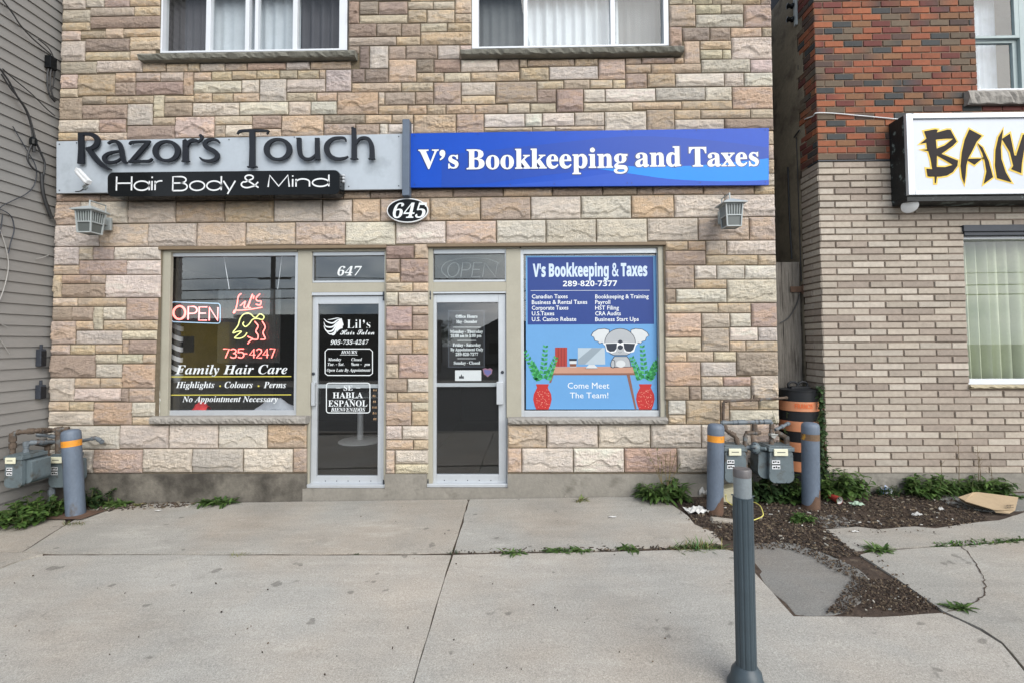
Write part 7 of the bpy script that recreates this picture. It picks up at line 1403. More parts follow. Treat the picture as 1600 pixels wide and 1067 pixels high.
# loose mulch, chips and grit (uncountable)
rr = random.Random(11); mb = MB(); mb.c = []; mb.col = (1,1,1)
def scatter(poly, n, smin, smax, cols, mb, dz=.0):
    xs_ = [p[0] for p in poly]; ys2 = [p[1] for p in poly]; k = 0
    while k < n:
        a, b = rr.uniform(min(xs_), max(xs_)), rr.uniform(min(ys2), max(ys2))
        if not inside((a, b), poly): continue
        k += 1; p = G(a, b, dz); s = rr.uniform(smin, smax); an = rr.uniform(0, math.pi); w_ = s*rr.uniform(.15, .5); h = rr.uniform(.002, .010); t = rr.uniform(-.35, .35)
        c_ = rr.choice(cols); f = rr.uniform(.7, 1.25); mb.col = tuple(min(.75, x*f) for x in c_)
        ux, uy = math.cos(an)*s/2, math.sin(an)*s/2; vx, vy = -math.sin(an)*w_/2, math.cos(an)*w_/2; z = p.z+.004
        v = [(p.x-ux-vx, p.y-uy-vy, z-t*s/2), (p.x+ux-vx, p.y+uy-vy, z+t*s/2), (p.x+ux+vx, p.y+uy+vy, z+t*s/2), (p.x-ux+vx, p.y-uy+vy, z-t*s/2)]
        mb.add(v+[(x, y, zz+h) for x, y, zz in v], [(4,5,6,7), (0,1,5,4), (1,2,6,5), (2,3,7,6), (3,0,4,7)])
mul = [srgb(62,50,41,.8), srgb(76,61,49,.8), srgb(54,45,38,.8), srgb(96,80,64,.8), srgb(72,60,50,.8), srgb(112,98,80,.8)]; chips = [srgb(176,170,158,.8), srgb(150,140,122,.8), srgb(130,112,90,.8), srgb(190,187,180,.8)]
Z1 = [(1062,790),(1110,770),(1180,765),(1270,770),(1440,760),(1470,772),(1520,795),(1548,812),(1500,822),(1430,822),(1370,826),(1330,822),(1290,826),(1345,868),(1420,915),(1472,953),(1420,958),(1345,950),(1352,905),(1310,872),(1250,850),(1180,846),(1120,842),(1085,815)]
Z1a = [p for p in Z1 if p[1] < 900]; scatter(Z1a, 6500, .006, .030, mul, mb, -.008); scatter([(1345,905),(1400,905),(1470,952),(1420,957),(1345,950)], 900, .004, .016, mul, mb, -.010)
scatter([(1062,790),(1180,790),(1290,775),(1440,762),(1530,805),(1440,822),(1290,824),(1330,862),(1280,860),(1180,840),(1085,815)], 170, .006, .034, chips, mb, -.002)
scatter([(1340,900),(1420,915),(1470,952),(1350,955)], 26, .006, .02, chips, mb, -.008)
scatter([(30,786),(180,788),(300,782),(310,790),(140,800),(110,800),(40,796)], 420, .01, .04, mul, mb); scatter([(30,786),(300,784),(300,792),(130,800),(40,796)], 46, .008, .04, chips, mb)
scatter([(0,795),(480,772),(1040,772),(1060,1060),(0,1060)], 60, .005, .012, mul, mb, .008); scatter([(400,770),(1040,768),(1040,776),(400,776)], 120, .006, .025, mul+chips[:2], mb, .002)
scatter([(700,860),(1130,850),(1134,858),(712,866)], 260, .008, .03, mul, mb, -.008)
scatter([(1040,782),(1110,765),(1500,768),(1570,800),(1500,832),(1300,836),(1370,862),(1490,960),(1330,966),(1330,905),(1250,862),(1150,858),(1060,815)], 700, .004, .016, mul+mul+chips[1:3], mb, .002)
for e_ in ([(1180,849),(1246,849),(1342,888),(1359,912),(1335,905),(1240,860),(1182,858)], [(1335,900),(1362,912),(1330,958),(1290,960)]): scatter(e_, 420, .004, .018, mul, mb, -.008)
tag(mb.build('mulch_chips', mat('mulch_and_chips', (1,1,1), .95, .2, 30, attr=True)), kind='stuff')

# ------------------------------------------------------------------ bollards, post, drum
def bollard(base_px, top_px, rad, label, band, plate=None, dent=False):
    b = G(*base_px); t = P(top_px[0], top_px[1], b.y); H = (t-b).length; ax = (t-b).normalized()
    o = thing('bollard', label, 'bollard', tuple(b), 'blue-grey steel bollards guarding the meters')
    rot = Vector((0,0,1)).rotation_difference(ax).to_matrix()
    def place(mb):
        mb.v = [tuple(b+rot @ (Vector(v)-b)) for v in mb.v]; return mb
    z = b.z
    mb = MB(); mb.lathe([(rad, z-.12), (rad, z+H-.105)], (b.x, b.y, 0), 28, cap=False); po_ = place(mb).build('pipe', M['boll'], o, smooth=40)
    mb = MB(); r = rad*1.02; mb.lathe([(r, z+H-.104), (r, z+H-.045), (r*.93, z+H-.02), (r*.7, z+H-.005), (r*.3, z+H), (.001, z+H)], (b.x, b.y, 0), 28); place(mb).build('cap', M['boll'], o, smooth=50)
    mb = MB(); mb.lathe([(rad+.0015, z+H-.175), (rad+.0015, z+H-.112)], (b.x, b.y, 0), 28, cap=False); place(mb).build('band', band, po_, smooth=40)
    if plate: mb = MB(); mb.add([(b.x-.22, b.y-.14, gz(b.x-.22, b.y)+.012), (b.x+.20, b.y-.16, gz(b.x+.2, b.y)+.012), (b.x+.24, b.y+.10, gz(b.x+.2, b.y)+.014), (b.x-.18, b.y+.12, gz(b.x-.2, b.y)+.014)], [(0,1,2,3)]); mb.build('base_plate', M['rust'], o)
    else:
        mb = MB(); rr = random.Random(int(base_px[0])); n = 28; hs_ = [.03+.13*max(0, math.cos(2*math.pi*(i/n)+.9))**2*rr.uniform(.6, 1.3) for i in range(n)]
        vs = [(b.x+(rad+.001)*math.cos(2*math.pi*i/n), b.y+(rad+.001)*math.sin(2*math.pi*i/n), z-.03) for i in range(n)]+[(b.x+(rad+.001)*math.cos(2*math.pi*i/n), b.y+(rad+.001)*math.sin(2*math.pi*i/n), z+hs_[i]) for i in range(n)]
        mb.add(vs, [(i, (i+1) % n, n+(i+1) % n, n+i) for i in range(n)]); place(mb).build('rust_patch', M['rust'], po_)
    return o
bollard((118.5, 804), (110.5, 670), .083, 'leaning blue-grey bollard with an orange band on a rusty plate at the left gas meters', M['orange'], True)
bollard((1117, 800), (1118.5, 661), .077, 'blue-grey bollard with a clean orange band in front of the bookkeeping window wall', M['orange'])
M['peelband'] = mat('peeling_rusty_band', srgb(104,82,60), .8, .3, 12, .3, 40, stain=(srgb(190,140,50), 11, .56, .62))
bollard((1267, 792), (1266, 659), .080, 'blue-grey bollard with a rusty peeled band in front of the orange and black drum', M['peelband'])
# meter post in the foreground
b = G(1167, 1074); t = P(1159.5, 731, b.y); H = (t-b).length; k = (b.y+DIST)/FPX
mp_ = thing('meter_post', 'dark grey fluted meter post with a silver sleeve and no meter on top', 'post', tuple(b))
rot = Vector((0,0,1)).rotation_difference((t-b).normalized()).to_matrix()
def pl_(mb): mb.v = [tuple(b+rot @ (Vector(v)-b)) for v in mb.v]; return mb
M['postp'] = mat('dark_slate_post_paint', srgb(66,80,88,.62), .45, .12, 9, .05, 60, stain=(srgb(120,126,128), 14, .70, .74))
R_ = 14.6*k; n = 144; mb = MB(); zA, zB = b.z+.0, b.z+H-(775-731)*k
vs = []; 
for zq in (zA, zB):
    for i in range(n):
        a = 2*math.pi*i/n; r = R_*(1-.06*max(0, math.cos(a*12))**2); vs.append((b.x+r*math.cos(a), b.y+r*math.sin(a), zq))
mb.add(vs, [(i, (i+1) % n, n+(i+1) % n, n+i) for i in range(n)]+[tuple(n+i for i in range(n))]); pl_(mb).build('pole', M['postp'], mp_, smooth=20)
mb = MB(); rs = R_*.88; mb.lathe([(rs, zB+.0005), (rs, b.z+H-.042)], (b.x, b.y, 0), 32, cap=False); pl_(mb).build('sleeve', mat('scuffed_silver', srgb(140,148,152,.8), .45, .16, 10, .1, 60, metal=.3), mp_, smooth=40)
mb = MB(); mb.lathe([(rs*1.03, b.z+H-.0415), (rs*1.03, b.z+H-.008), (rs*.95, b.z+H-.001), (.001, b.z+H)], (b.x, b.y, 0), 32); pl_(mb).build('cap', mat('brownish_grey_metal', srgb(106,102,102,.8), .45, .15, 12, metal=.2), mp_, smooth=40)
mb = MB(); mb.lathe([(rs*1.1, zB-.006), (rs*1.12, zB+.004)], (b.x, b.y, 0), 32); mb.tube([(b.x-R_, b.y, zB+.014), (b.x-R_*1.18, b.y, zB+.014)], .004, 6); mb.tube([(b.x+R_*.8, b.y, zB+.004), (b.x+R_*1.2, b.y, zB+.006)], .004, 6); pl_(mb).build('clamp', M['postp'], mp_)
mb = MB(); mb.lathe([(.095, b.z-.02), (.092, b.z+.02), (.076, b.z+.05), (.070, b.z+.085), (.062, b.z+.092), (.056, b.z+.105), (R_*1.03, b.z+.112), (R_*1.02, b.z+.114)], (b.x, b.y, 0), 36); pl_(mb).build('base_collar', M['postp'], mp_, smooth=45)
# traffic drum in the gap
YD_ = .17; q0, q1 = P(1220, 735, YD_), P(1277, 735, YD_); cx = (q0.x+q1.x)/2+.01; rad = (q1.x-q0.x)/2
zb_ = gz(cx, 0)-.01; zt_ = P(1248, 610, YD_-rad).z; Hd = zt_-zb_
dr = thing('traffic_drum', 'black traffic drum with orange bands wedged in the gap between the two buildings', 'traffic drum', (cx, YD_, zb_))
M['drum'] = mat('black_plastic', (.013,.014,.016), .45, .15, 8, spec=.25); M['drumo'] = mat('faded_orange_band', srgb(206,138,98,.75), .5, .12, 7, stain=(srgb(196,120,84), 8, .5, .7))
pz = lambda py: P(1248, py, YD_-rad).z
mb = MB(); mb.lathe([(rad*1.12, zb_), (rad*1.12, zb_+.06), (rad, zb_+.065), (rad*.99, zb_+.2), (rad*.95, zt_-.012), (rad*1.0, zt_-.01), (rad*1.0, zt_), (rad*.9, zt_+.002), (rad*.62, zt_+.012), (.001, zt_+.012)], (cx, YD_, 0), 40); mb.build('barrel', M['drum'], dr, smooth=35)
for i, (ya, yb) in enumerate(((628, 643), (659, 675), (692, 707), (722, 738))):
    mb = MB(); mb.lathe([(rad*.978+.006, pz(yb)), (rad*.972+.006, pz(ya))], (cx, YD_, 0), 40, cap=False); mb.build('orange_band', M['drumo'], dr, smooth=40)
mb = MB()
for sx in (-1, 1): mb.tube([(cx-.01+sx*.055+.052*math.cos(a), YD_-.02, zt_+.045+.036*math.sin(a)) for a in [math.radians(d_) for d_ in range(-60, 261, 20)]], .013, 8)
mb.box(cx-.10, cx+.10, YD_-.06, YD_+.03, zt_+.0125, zt_+.03); mb.build('handle', M['drum'], dr, smooth=50)
mb = MB(); 
x_0 = P(1246, 635, YD_-rad).x; s_ = "FRANCIS"; lm = MB(); text(lm, s_, 's', 1245, 1270, 631, 638, YD_-rad, fat=4)
lm.v = [(x, YD_-math.sqrt(max(0, (rad*.985+.007)**2-(x-cx)**2)), z) for x, y, z in lm.v]; lm.build('lettering', mat('dark_orange_ink', srgb(196,92,40), .5, .1), dr)

# ------------------------------------------------------------------ gas meters
def gas_meter(t, fx0, fx1, top, bot, y, depth, lobe):
    """diaphragm meter: face plate in front, drum-shaped body behind, index window, stickers"""
    r = R4(fx0, top, fx1, bot, y); x0, x1, z0, z1 = r; w, h = x1-x0, z1-z0
    def shape(x0, x1, z0, z1, rb):
        pts = [(x0+w*.04, z1-h*.04), (x0+w*.10, z1), (x1-w*.10, z1), (x1-w*.04, z1-h*.04)]
        for cx, cz, s in ((x1-rb, z0+rb, 0), (x0+rb, z0+rb, -90)):
            for i in range(7):
                a = math.radians(s-90*i/6); pts.append((cx+rb*math.cos(a), cz+rb*math.sin(a)))
        return pts
    mb = MB(); mb.prism(shape(x0, x1, z0, z1-h*.15, w*.26)[::-1], y, y+.035); bd = mb.build('meter_body', M['meter'], t, bevel=.010)
    mb = MB(); mb.prism(shape(x0+.008, x1-.008, z0+.012, z1-h*.17, w*.28)[::-1], y+.036, y+depth); 
    if lobe > 0: a_, b_ = x0-lobe, x1-w*.35
    else: a_, b_ = x0+w*.35, x1-lobe
    mb.prism(shape(a_, b_, z0+.03, z1-h*.2, w*.30)[::-1], y+.055, y+depth*.97)
    mb.build('meter_drum', M['meter'], bd, bevel=.014)
    mb = MB(); mb.box(x0-.004, x1+.004, y-.012, y+depth, z1-h*.145, z1-h*.03); mb.box(x0+.012, x1-.012, y+.01, y+depth-.02, z1-h*.029, z1); mb.build('meter_top', M['meter'], bd, bevel=.008)
    mb = MB(); mb.box(x0+w*.16, x0+w*.72, y-.028, y-.0125, z1-h*.25, z1-h*.06); ix = mb.build('index_window', M['cream'], bd, bevel=.005)
    mb = MB(); mb.box(x0+w*.28, x0+w*.60, y-.0295, y-.0285, z1-h*.16, z1-h*.14); mb.build('printed_mark', M['dkgrey'], ix)
    mb = MB(); mb.box(x0+w*.12, x0+w*.44, y-.0015, y-.0003, z0+h*.38, z0+h*.62); mk = mb.build('sticker', M['white'], bd)
    mb = MB(); mb.box(x0+w*.12, x0+w*.44, y-.0022, y-.0016, z0+h*.485, z0+h*.52)
    for a, b, c, d in ((.15,.22,.55,.595), (.24,.30,.56,.60), (.33,.41,.55,.59), (.16,.24,.405,.45), (.26,.32,.41,.46), (.34,.42,.40,.44)): mb.box(x0+w*a, x0+w*b, y-.0022, y-.0016, z0+h*c, z0+h*d)
    mb.build('printed_mark', M['black'], mk)
    for a, b in ((.06, .74), (.94, .74), (.05, .3), (.95, .3), (.3, .03), (.7, .03)): mb = MB(); mb.lathe([(.007, y-.0005), (.006, y-.006)], (x0+w*a, 0, z0+h*b), 8, 'y'); mb.build('bolt', M['meter'], bd)
    return r
def pipe(t, pts, r, m, fits=(), name='pipe'):
    """pipe run with elbows rounded off and hexagonal or round couplings at fits (fractions)"""
    v = [Vector(p) for p in pts]; path = [v[0]]
    for i in range(1, len(v)-1):
        a, b, c = v[i-1], v[i], v[i+1]; d = min(r*1.6, (a-b).length*.45, (c-b).length*.45)
        p, q = b+(a-b).normalized()*d, b+(c-b).normalized()*d
        for s in (0, .33, .67, 1): path.append(p*(1-s)**2+b*2*s*(1-s)+q*s*s)
    path.append(v[-1])
    mb = MB(); mb.tube(path, r, 12)
    for i in range(1, len(v)-1):
        for nb in (v[i-1], v[i+1]):
            d = (nb-v[i]); L_ = d.length; d.normalize(); k = min(r*2.4, L_*.5); mb.tube([v[i]+d*(k-r*.7), v[i]+d*k], r*1.32, 12)
        mb.tube([v[i]-(v[i]-v[i-1]).normalized()*r*1.6, v[i]-(v[i]-v[i-1]).normalized()*r*.2], r*1.22, 10)
    tot = [0]
    for i in range(1, len(v)): tot.append(tot[-1]+(v[i]-v[i-1]).length)
    for f in fits:
        s = f*tot[-1]; j = max(i for i in range(len(v)-1) if tot[i] <= s+1e-9); d = (v[j+1]-v[j]).normalized(); c = v[j]+d*(s-tot[j])
        mb.tube([c-d*r*1.1, c+d*r*1.1], r*1.38, 8)
    return mb.build(name, m, t, smooth=40)
def regulator(t, c, ax, rad):
    ax = Vector(ax).normalized(); c = Vector(c); mb = MB()
    prof = [(-.075, .02), (-.055, .028), (-.05, .5*rad), (-.02, .92*rad), (-.006, rad), (.006, rad), (.02, .92*rad), (.045, .55*rad), (.05, .32*rad), (.10, .30*rad), (.105, .22*rad)]
    mb.tube([c+ax*h for h, _ in prof], [r for _, r in prof], 24)
    rg = mb.build('regulator', M['meter'], t, smooth=40)
    mb = MB(); u = ax.orthogonal().normalized(); w = ax.cross(u)
    for i in range(8):
        a = 2*math.pi*i/8; p = c+(u*math.cos(a)+w*math.sin(a))*rad*.93; mb.tube([p-ax*.02, p+ax*.02], .007, 6)
    mb.build('bolt', M['dkgrey'], rg); return rg
# left set: coordinates from a closer look, scale 5.93 from (0, 640)
q = lambda a, b, y: P(a/5.928, 640+b/5.928, y)
b0 = G(60, 795); gl = thing('gas_meter_set', 'pair of grey gas meters with rusty pipes in the corner beside the grey siding', 'gas meters', tuple(b0), 'gas meter sets')
ya = -.56
gas_meter(gl, 40/5.928, 205/5.928, 640+418/5.928, 640+722/5.928, ya, .26, -.05)
gas_meter(gl, 450/5.928, 640/5.928, 640+412/5.928, 640+718/5.928, -.205, .17, -.05)
pipe(gl, [q(118, 425, ya+.1), q(118, 210, ya+.1), q(330, 192, ya+.16), q(470, 190, -.16), q(640, 172, -.12)], .0225, M['pipe_r'], (.12, .2, .45, .62, .7, .9))
pipe(gl, [q(243, 425, ya+.14), q(243, 305, ya+.14), q(345, 300, ya+.2), q(500, 296, -.16)], .020, M['pipe_g'], (.1, .3, .7))
pipe(gl, [q(540, 185, -.14), q(543, 300, -.14), q(545, 420, -.14)], .022, M['pipe_r'], (.1, .35, .55, .75, .95))
pipe(gl, [q(480, 296, -.16), q(410, 310, -.24), q(350, 300, -.32)], .025, M['pipe_r'], (.2, .6, .9))
pipe(gl, [q(335, 226, -.22), q(500, 246, -.14), q(640, 262, -.06)], .017, M['pipe_g'], (.1, .5))
pipe(gl, [q(600, 300, -.14), q(700, 300, -.14), q(890, 256, -.12), q(940, 292, -.14), q(940, 296, .03)], .018, M['pipe_g'], (.72, .86))
pipe(gl, [q(440, 300, -.18), q(440, 440, -.22), q(400, 440, -.26)], .018, M['pipe_r'], (.3, .7))
regulator(gl, q(352, 440, -.30), (-.75, -.62, .05), .062)
v0, v1 = q(478, 705, -.14), q(480, 895, -.16); pipe(gl, [(v1.x, v1.y, gz(v1.x, v1.y)-.05), (v0.x, v0.y, v0.z)], .024, M['pipe_g'], (.25, .45, .8), 'riser')
# right set: scale 3.953 from (1000, 560)
q = lambda a, b, y: P(1000+a/3.953, 560+b/3.953, y)
b0 = G(1190, 775); gr = thing('gas_meter_set', 'pair of grey gas meters with rusty pipes between two bollards and the traffic drum', 'gas meters', tuple(b0), 'gas meter sets')
gas_meter(gr, 1000+522/3.953, 1000+660/3.953, 560+538/3.953, 560+766/3.953, -.34, .22, .06)
gas_meter(gr, 1000+797/3.953, 1000+952/3.953, 560+540/3.953, 560+768/3.953, -.36, .24, .085)
pipe(gr, [q(918, 240, .10), q(700, 254, -.13), q(517, 263, -.13), q(514, 392, -.13)], .0135, M['pipe_r'], (.04, .42, .46, .85))
pipe(gr, [q(705, 225, -.13), q(705, 262, -.13)], .012, M['pipe_r'])
pipe(gr, [q(500, 396, -.20), q(600, 393, -.20), q(812, 388, -.20), q(818, 460, -.20)], .019, M['pipe_g'], (.05, .30, .36, .58, .62, .72))
pipe(gr, [q(520, 398, -.20), q(528, 440, -.22), q(592, 478, -.26), q(606, 548, -.26)], .020, M['pipe_r'], (.15, .5, .75))
pipe(gr, [q(708, 392, -.20), q(708, 452, -.20), q(712, 458, -.22)], .020, M['pipe_r'], (.3, .7))
pipe(gr, [q(745, 456, -.22), q(652, 458, -.24), q(648, 540, -.26), q(655, 690, -.26)], .018, M['pipe_r'], (.08, .25, .42, .62))
regulator(gr, q(712, 552, -.30), (.72, -.66, .08), .060)
pipe(gr, [q(655, 548, -.27), q(690, 550, -.29)], .020, M['pipe_g'])
pipe(gr, [q(815, 400, -.20), q(812, 470, -.24), q(812, 548, -.26)], .019, M['pipe_r'], (.15, .35, .55, .8))
mb = MB(); c_ = q(812, 470, -.24); mb.tube([c_+Vector((0,-.05,0)), c_+Vector((0,.02,0))], .026, 8); mb.tube([c_+Vector((-.03,-.05,.01)), c_+Vector((.04,-.05,.01))], .008, 6); mb.build('valve', mat('bare_steel', srgb(160,160,156), .4, .15, 10, metal=.4), gr)
pipe(gr, [q(835, 440, -.18), q(915, 400, -.05), q(918, 398, .1)], .016, M['pipe_g'], (.3, .7))
pipe(gr, [q(838, 452, -.20), q(905, 488, -.24), q(908, 550, -.26)], .020, M['pipe_r'], (.2, .55, .8))
v0 = q(655, 690, -.26); pipe(gr, [v0, (v0.x, v0.y, gz(v0.x, v0.y)-.05)], .018, M['pipe_g'], (.2,), 'riser')

# ------------------------------------------------------------------ weeds
def leaf_mat(name, base):
    m = mat(name, base, .55, .18, 14, attr=True, spec=.35); nt = m.node_tree; b = nt.nodes['Principled BSDF']
    tr = nt.nodes.new('ShaderNodeBsdfTranslucent'); mxs = nt.nodes.new('ShaderNodeMixShader'); mxs.inputs[0].default_value = .3
    src = b.inputs['Base Color'].links[0].from_socket; nt.links.new(src, tr.inputs[0]); o = nt.nodes['Material Output']
    nt.links.new(b.outputs[0], mxs.inputs[1]); nt.links.new(tr.outputs[0], mxs.inputs[2]); nt.links.new(mxs.outputs[0], o.inputs[0]); return m
M['leaf'] = leaf_mat('weed_leaf', (.1,.2,.05)); M['stem'] = mat('weed_stem', srgb(104,112,66,.8), .8, .2, 10)
GREENS = {'mid': [(.072,.132,.030), (.058,.108,.026), (.095,.16,.040), (.042,.080,.022)], 'dark': [(.026,.052,.018), (.036,.07,.022), (.02,.042,.015), (.046,.085,.028)],
          'light': [(.095,.165,.042), (.075,.14,.034), (.12,.19,.055), (.055,.11,.028)], 'dry': [(.20,.20,.08), (.16,.17,.06), (.26,.22,.11), (.12,.16,.05)]}
def blade(mb, p, d, L_, w, bend, col, fold=.25, seg=3):
    d = Vector(d).normalized(); s = d.cross(Vector((0,0,1)));
    if s.length < .05: s = Vector((1,0,0))
    s.normalize(); up = s.cross(d); q = Vector(p); vs = []; dirv = d.copy(); fs = []
    prof = [.25, 1.0, .85, .05] if seg == 3 else [.3, .9, .05]
    for i in range(seg+1):
        ww = w*prof[i]/2; vs += [q-s*ww+up*ww*fold, q.copy(), q+s*ww+up*ww*fold]
        dirv = (dirv+Vector((0,0,-bend/seg))).normalized(); q = q+dirv*(L_/seg)
    for i in range(seg): fs += [(i*3, i*3+1, i*3+4, i*3+3), (i*3+1, i*3+2, i*3+5, i*3+4)]
    mb.col = col; mb.add(vs, fs)
def weed(name, label, base, w, h, n, leafL, leafW, pal, seed, style='bush', group='weeds along the walls and joints', depth=None):
    rr = random.Random(seed); b = Vector(base); d_ = depth or w*.5
    t = thing(name, label, 'weed', tuple(b), group); lf = MB(); lf.c = []; sm = MB(); cols = GREENS[pal]
    def col(f=1): c = rr.choice(cols); k = rr.uniform(.7, 1.35)*f; return tuple(x*k for x in c)
    if style == 'bush':
        n = int(n*2.6); ns = max(5, n//16); leafL *= .8
        for s in range(ns):
            ox, oy = rr.uniform(-.5, .5)*w*.75, rr.uniform(-.5, .5)*d_*.8
            hh = h*rr.uniform(.45, 1.0)*(1-.55*(abs(ox)/(w*.5))**2); lean = Vector((ox/w*.9+rr.uniform(-.35, .35), -.15+rr.uniform(-.35, .3), 1)).normalized()
            p0 = b+Vector((ox, oy, 0)); pts = [p0+lean*hh*q_+Vector((rr.uniform(-.01, .01), rr.uniform(-.01, .01), -.10*hh*q_*q_)) for q_ in (0, .33, .66, 1)]
            sm.tube(pts, [.004, .0035, .003, .0015], 5)
            for k in range(n//ns):
                q_ = rr.uniform(.12, 1.0); i = min(2, int(q_*3)); p = pts[i].lerp(pts[i+1], q_*3-i)
                a = rr.uniform(0, 6.28); dirv = Vector((math.cos(a), math.sin(a)*.9-.15, rr.uniform(.0, .7)))
                L_ = leafL*rr.uniform(.6, 1.25)*(1.2-.4*q_); blade(lf, p, dirv, L_, leafW*L_/leafL*rr.uniform(.8, 1.2), rr.uniform(.3, 1.1), col(), .3)
    elif style == 'grass':
        for k in range(n):
            ox = rr.uniform(-.5, .5)*w; p = b+Vector((ox, rr.uniform(-.5, .5)*d_, 0)); a = rr.uniform(0, 6.28)
            blade(lf, p, (math.cos(a)*.7, math.sin(a)*.6-.1, rr.uniform(.5, 1.3)), h*rr.uniform(.5, 1.25), leafW, rr.uniform(.3, 1.4), col(), .1)
        sm.tube([b+Vector((-.01,0,-.01)), b+Vector((0,0,h*.3))], .002, 4)
    elif style == 'rosette':
        for k in range(n):
            a = rr.uniform(0, 6.28); ox, oy = rr.uniform(-.35, .35)*w, rr.uniform(-.3, .3)*d_
            blade(lf, b+Vector((ox, oy, rr.uniform(0, h*.3))), (math.cos(a), math.sin(a)*.8, rr.uniform(.25, 1.1)), leafL*rr.uniform(.6, 1.2), leafW*rr.uniform(.7, 1.2), rr.uniform(.5, 1.3), col(), .3)
        sm.tube([b+Vector((0,0,-.01)), b+Vector((0,0,h*.4))], .003, 4)
    lf.build('leaves', M['leaf'], t, smooth=60); sm.build('stems', M['stem'], t); return t
def wb(px, py):
    p = G(px, py)
    if p.y > -.07: p = Vector((p.x, -.07, gz(p.x, -.07)))      # keep the roots in front of the walls
    return (p.x, p.y, p.z-.01)
big = weed('weed_plant', 'tall broad-leaved weed with dry flower stalks at the wall under the bookkeeping window', wb(1036, 779), .52, .34, 150, .16, .032, 'mid', 2, depth=.28)
rr = random.Random(5); mb = MB(); mb2 = MB(); mb2.c = []; B0 = Vector(wb(1036, 775))
for (a, b) in ((1011, 702), (1027, 705), (1040, 712), (1057, 706), (1064, 722), (1048, 704), (1034, 725)):
    tp = P(a, b, B0.y+rr.uniform(-.05, .05)); mid = B0.lerp(tp, .55)+Vector((rr.uniform(-.03, .03), 0, .02)); mb.tube([B0+Vector((rr.uniform(-.06, .06), 0, 0)), mid, tp], [.004, .003, .002], 5)
    for k in range(10):
        p = B0.lerp(tp, rr.uniform(.72, 1.03)); blade(mb2, p, (rr.uniform(-1, 1), rr.uniform(-1, 1), rr.uniform(0, 1)), rr.uniform(.02, .05), .012, .4, tuple(c*rr.uniform(.8, 1.3) for c in rr.choice(GREENS['dry'])), .2, 2)
mb.build('flower_stalks', mat('dry_stalk', srgb(140,124,84,.8), .9, .2), big); mb2.build('seed_heads', M['leaf'], big)
weed('ivy_clump', 'dark green leafy clump under the leftmost gas meter', (-4.97, -.46, gz(-4.97, -.46)), .46, .30, 330, .08, .05, 'mid', 3, depth=.62)
weed('ivy_clump', 'very dark low clump behind the left bollard with the rusty plate', wb(152, 787), .44, .28, 170, .075, .045, 'dark', 4, depth=.22)
weed('weed_plant', 'small bright fern-like weed at the foundation, nearest the left bollard', wb(200, 781), .32, .13, 90, .12, .024, 'light', 5, 'rosette')
weed('weed_plant', 'tiny yellowish weed at the foundation right of the fern-like weed', wb(232, 783), .12, .08, 26, .05, .022, 'dry', 6, 'rosette')
weed('weed_plant', 'spreading green weed at the foundation under the salon window', wb(346, 784), .44, .15, 120, .14, .026, 'mid', 7, 'rosette', depth=.14)
weed('grass_tuft', 'small grass tuft on the pavement below the left bollard', wb(117, 818), .20, .06, 70, .06, .006, 'dry', 8, 'grass', depth=.06)
weed('weed_plant', 'dense dark green weeds under the right gas meters', wb(1203, 779), .56, .34, 230, .11, .050, 'dark', 9, depth=.26)
weed('weed_plant', 'leafy bright weeds between the right gas meter and the rusty banded bollard', wb(1240, 783), .30, .30, 110, .10, .06, 'mid', 10, depth=.2)
weed('weed_plant', 'low leafy weed on the soil at the foot of the rusty banded bollard', wb(1250, 812), .24, .10, 70, .06, .035, 'mid', 11)
weed('weed_plant', 'dense green weeds at the brick corner, right of the rusty banded bollard', wb(1312, 772), .52, .36, 260, .12, .038, 'mid', 12, depth=.30)
weed('weed_plant', 'low fine-leaved dark weed between the two larger clumps on the brick wall', wb(1371, 764), .28, .16, 110, .05, .014, 'dark', 13, depth=.18)
weed('weed_plant', 'tall leafy weed left of centre along the brick wall', wb(1430, 766), .44, .30, 190, .13, .036, 'mid', 14, depth=.24)
weed('weed_plant', 'grassy weeds in the middle of the brick wall, in front of tall dry stalks', wb(1484, 768), .46, .22, 190, .15, .014, 'mid', 15, depth=.24)
wl = weed('weed_plant', 'bushy weed at the right end of the brick wall weeds, before the cardboard', wb(1537, 768), .42, .25, 170, .12, .03, 'mid', 16, depth=.22)
weed('weed_plant', 'low creeping weed behind the flattened cardboard at the right edge', wb(1588, 776), .22, .07, 60, .05, .02, 'light', 17, 'rosette', depth=.1)
mb = MB(); B0 = Vector(wb(1484, 764)); rr = random.Random(3); dw = thing('dry_stalks', 'thin tall dry stalks standing against the beige brick wall', 'weed', tuple(B0), 'weeds along the walls and joints')
for a, b in ((1496, 672), (1527, 695), (1530, 712), (1548, 722), (1470, 720)):
    tp = P(a, b, -.05); b1 = Vector((tp.x-.02, -.06, gz(tp.x, 0))); mb.tube([b1, b1.lerp(tp, .5)+Vector((.012, 0, 0)), tp], [.004, .003, .0015], 5)
    for k in range(5): p = b1.lerp(tp, rr.uniform(.4, .95)); mb.tube([p, p+Vector((rr.uniform(-.05, .05), rr.uniform(-.02, .02), rr.uniform(.01, .05)))], .0015, 4)
mb.build('stems', mat('brown_dry_stalk', srgb(112,96,70,.8), .9, .2), dw)
iv = thing('ivy_vine', 'dark ivy climbing the brick corner behind the traffic drum', 'vine', tuple(P(1282, 740, -.02)), 'weeds along the walls and joints')
lf = MB(); lf.c = []; sm = MB(); rr = random.Random(21)
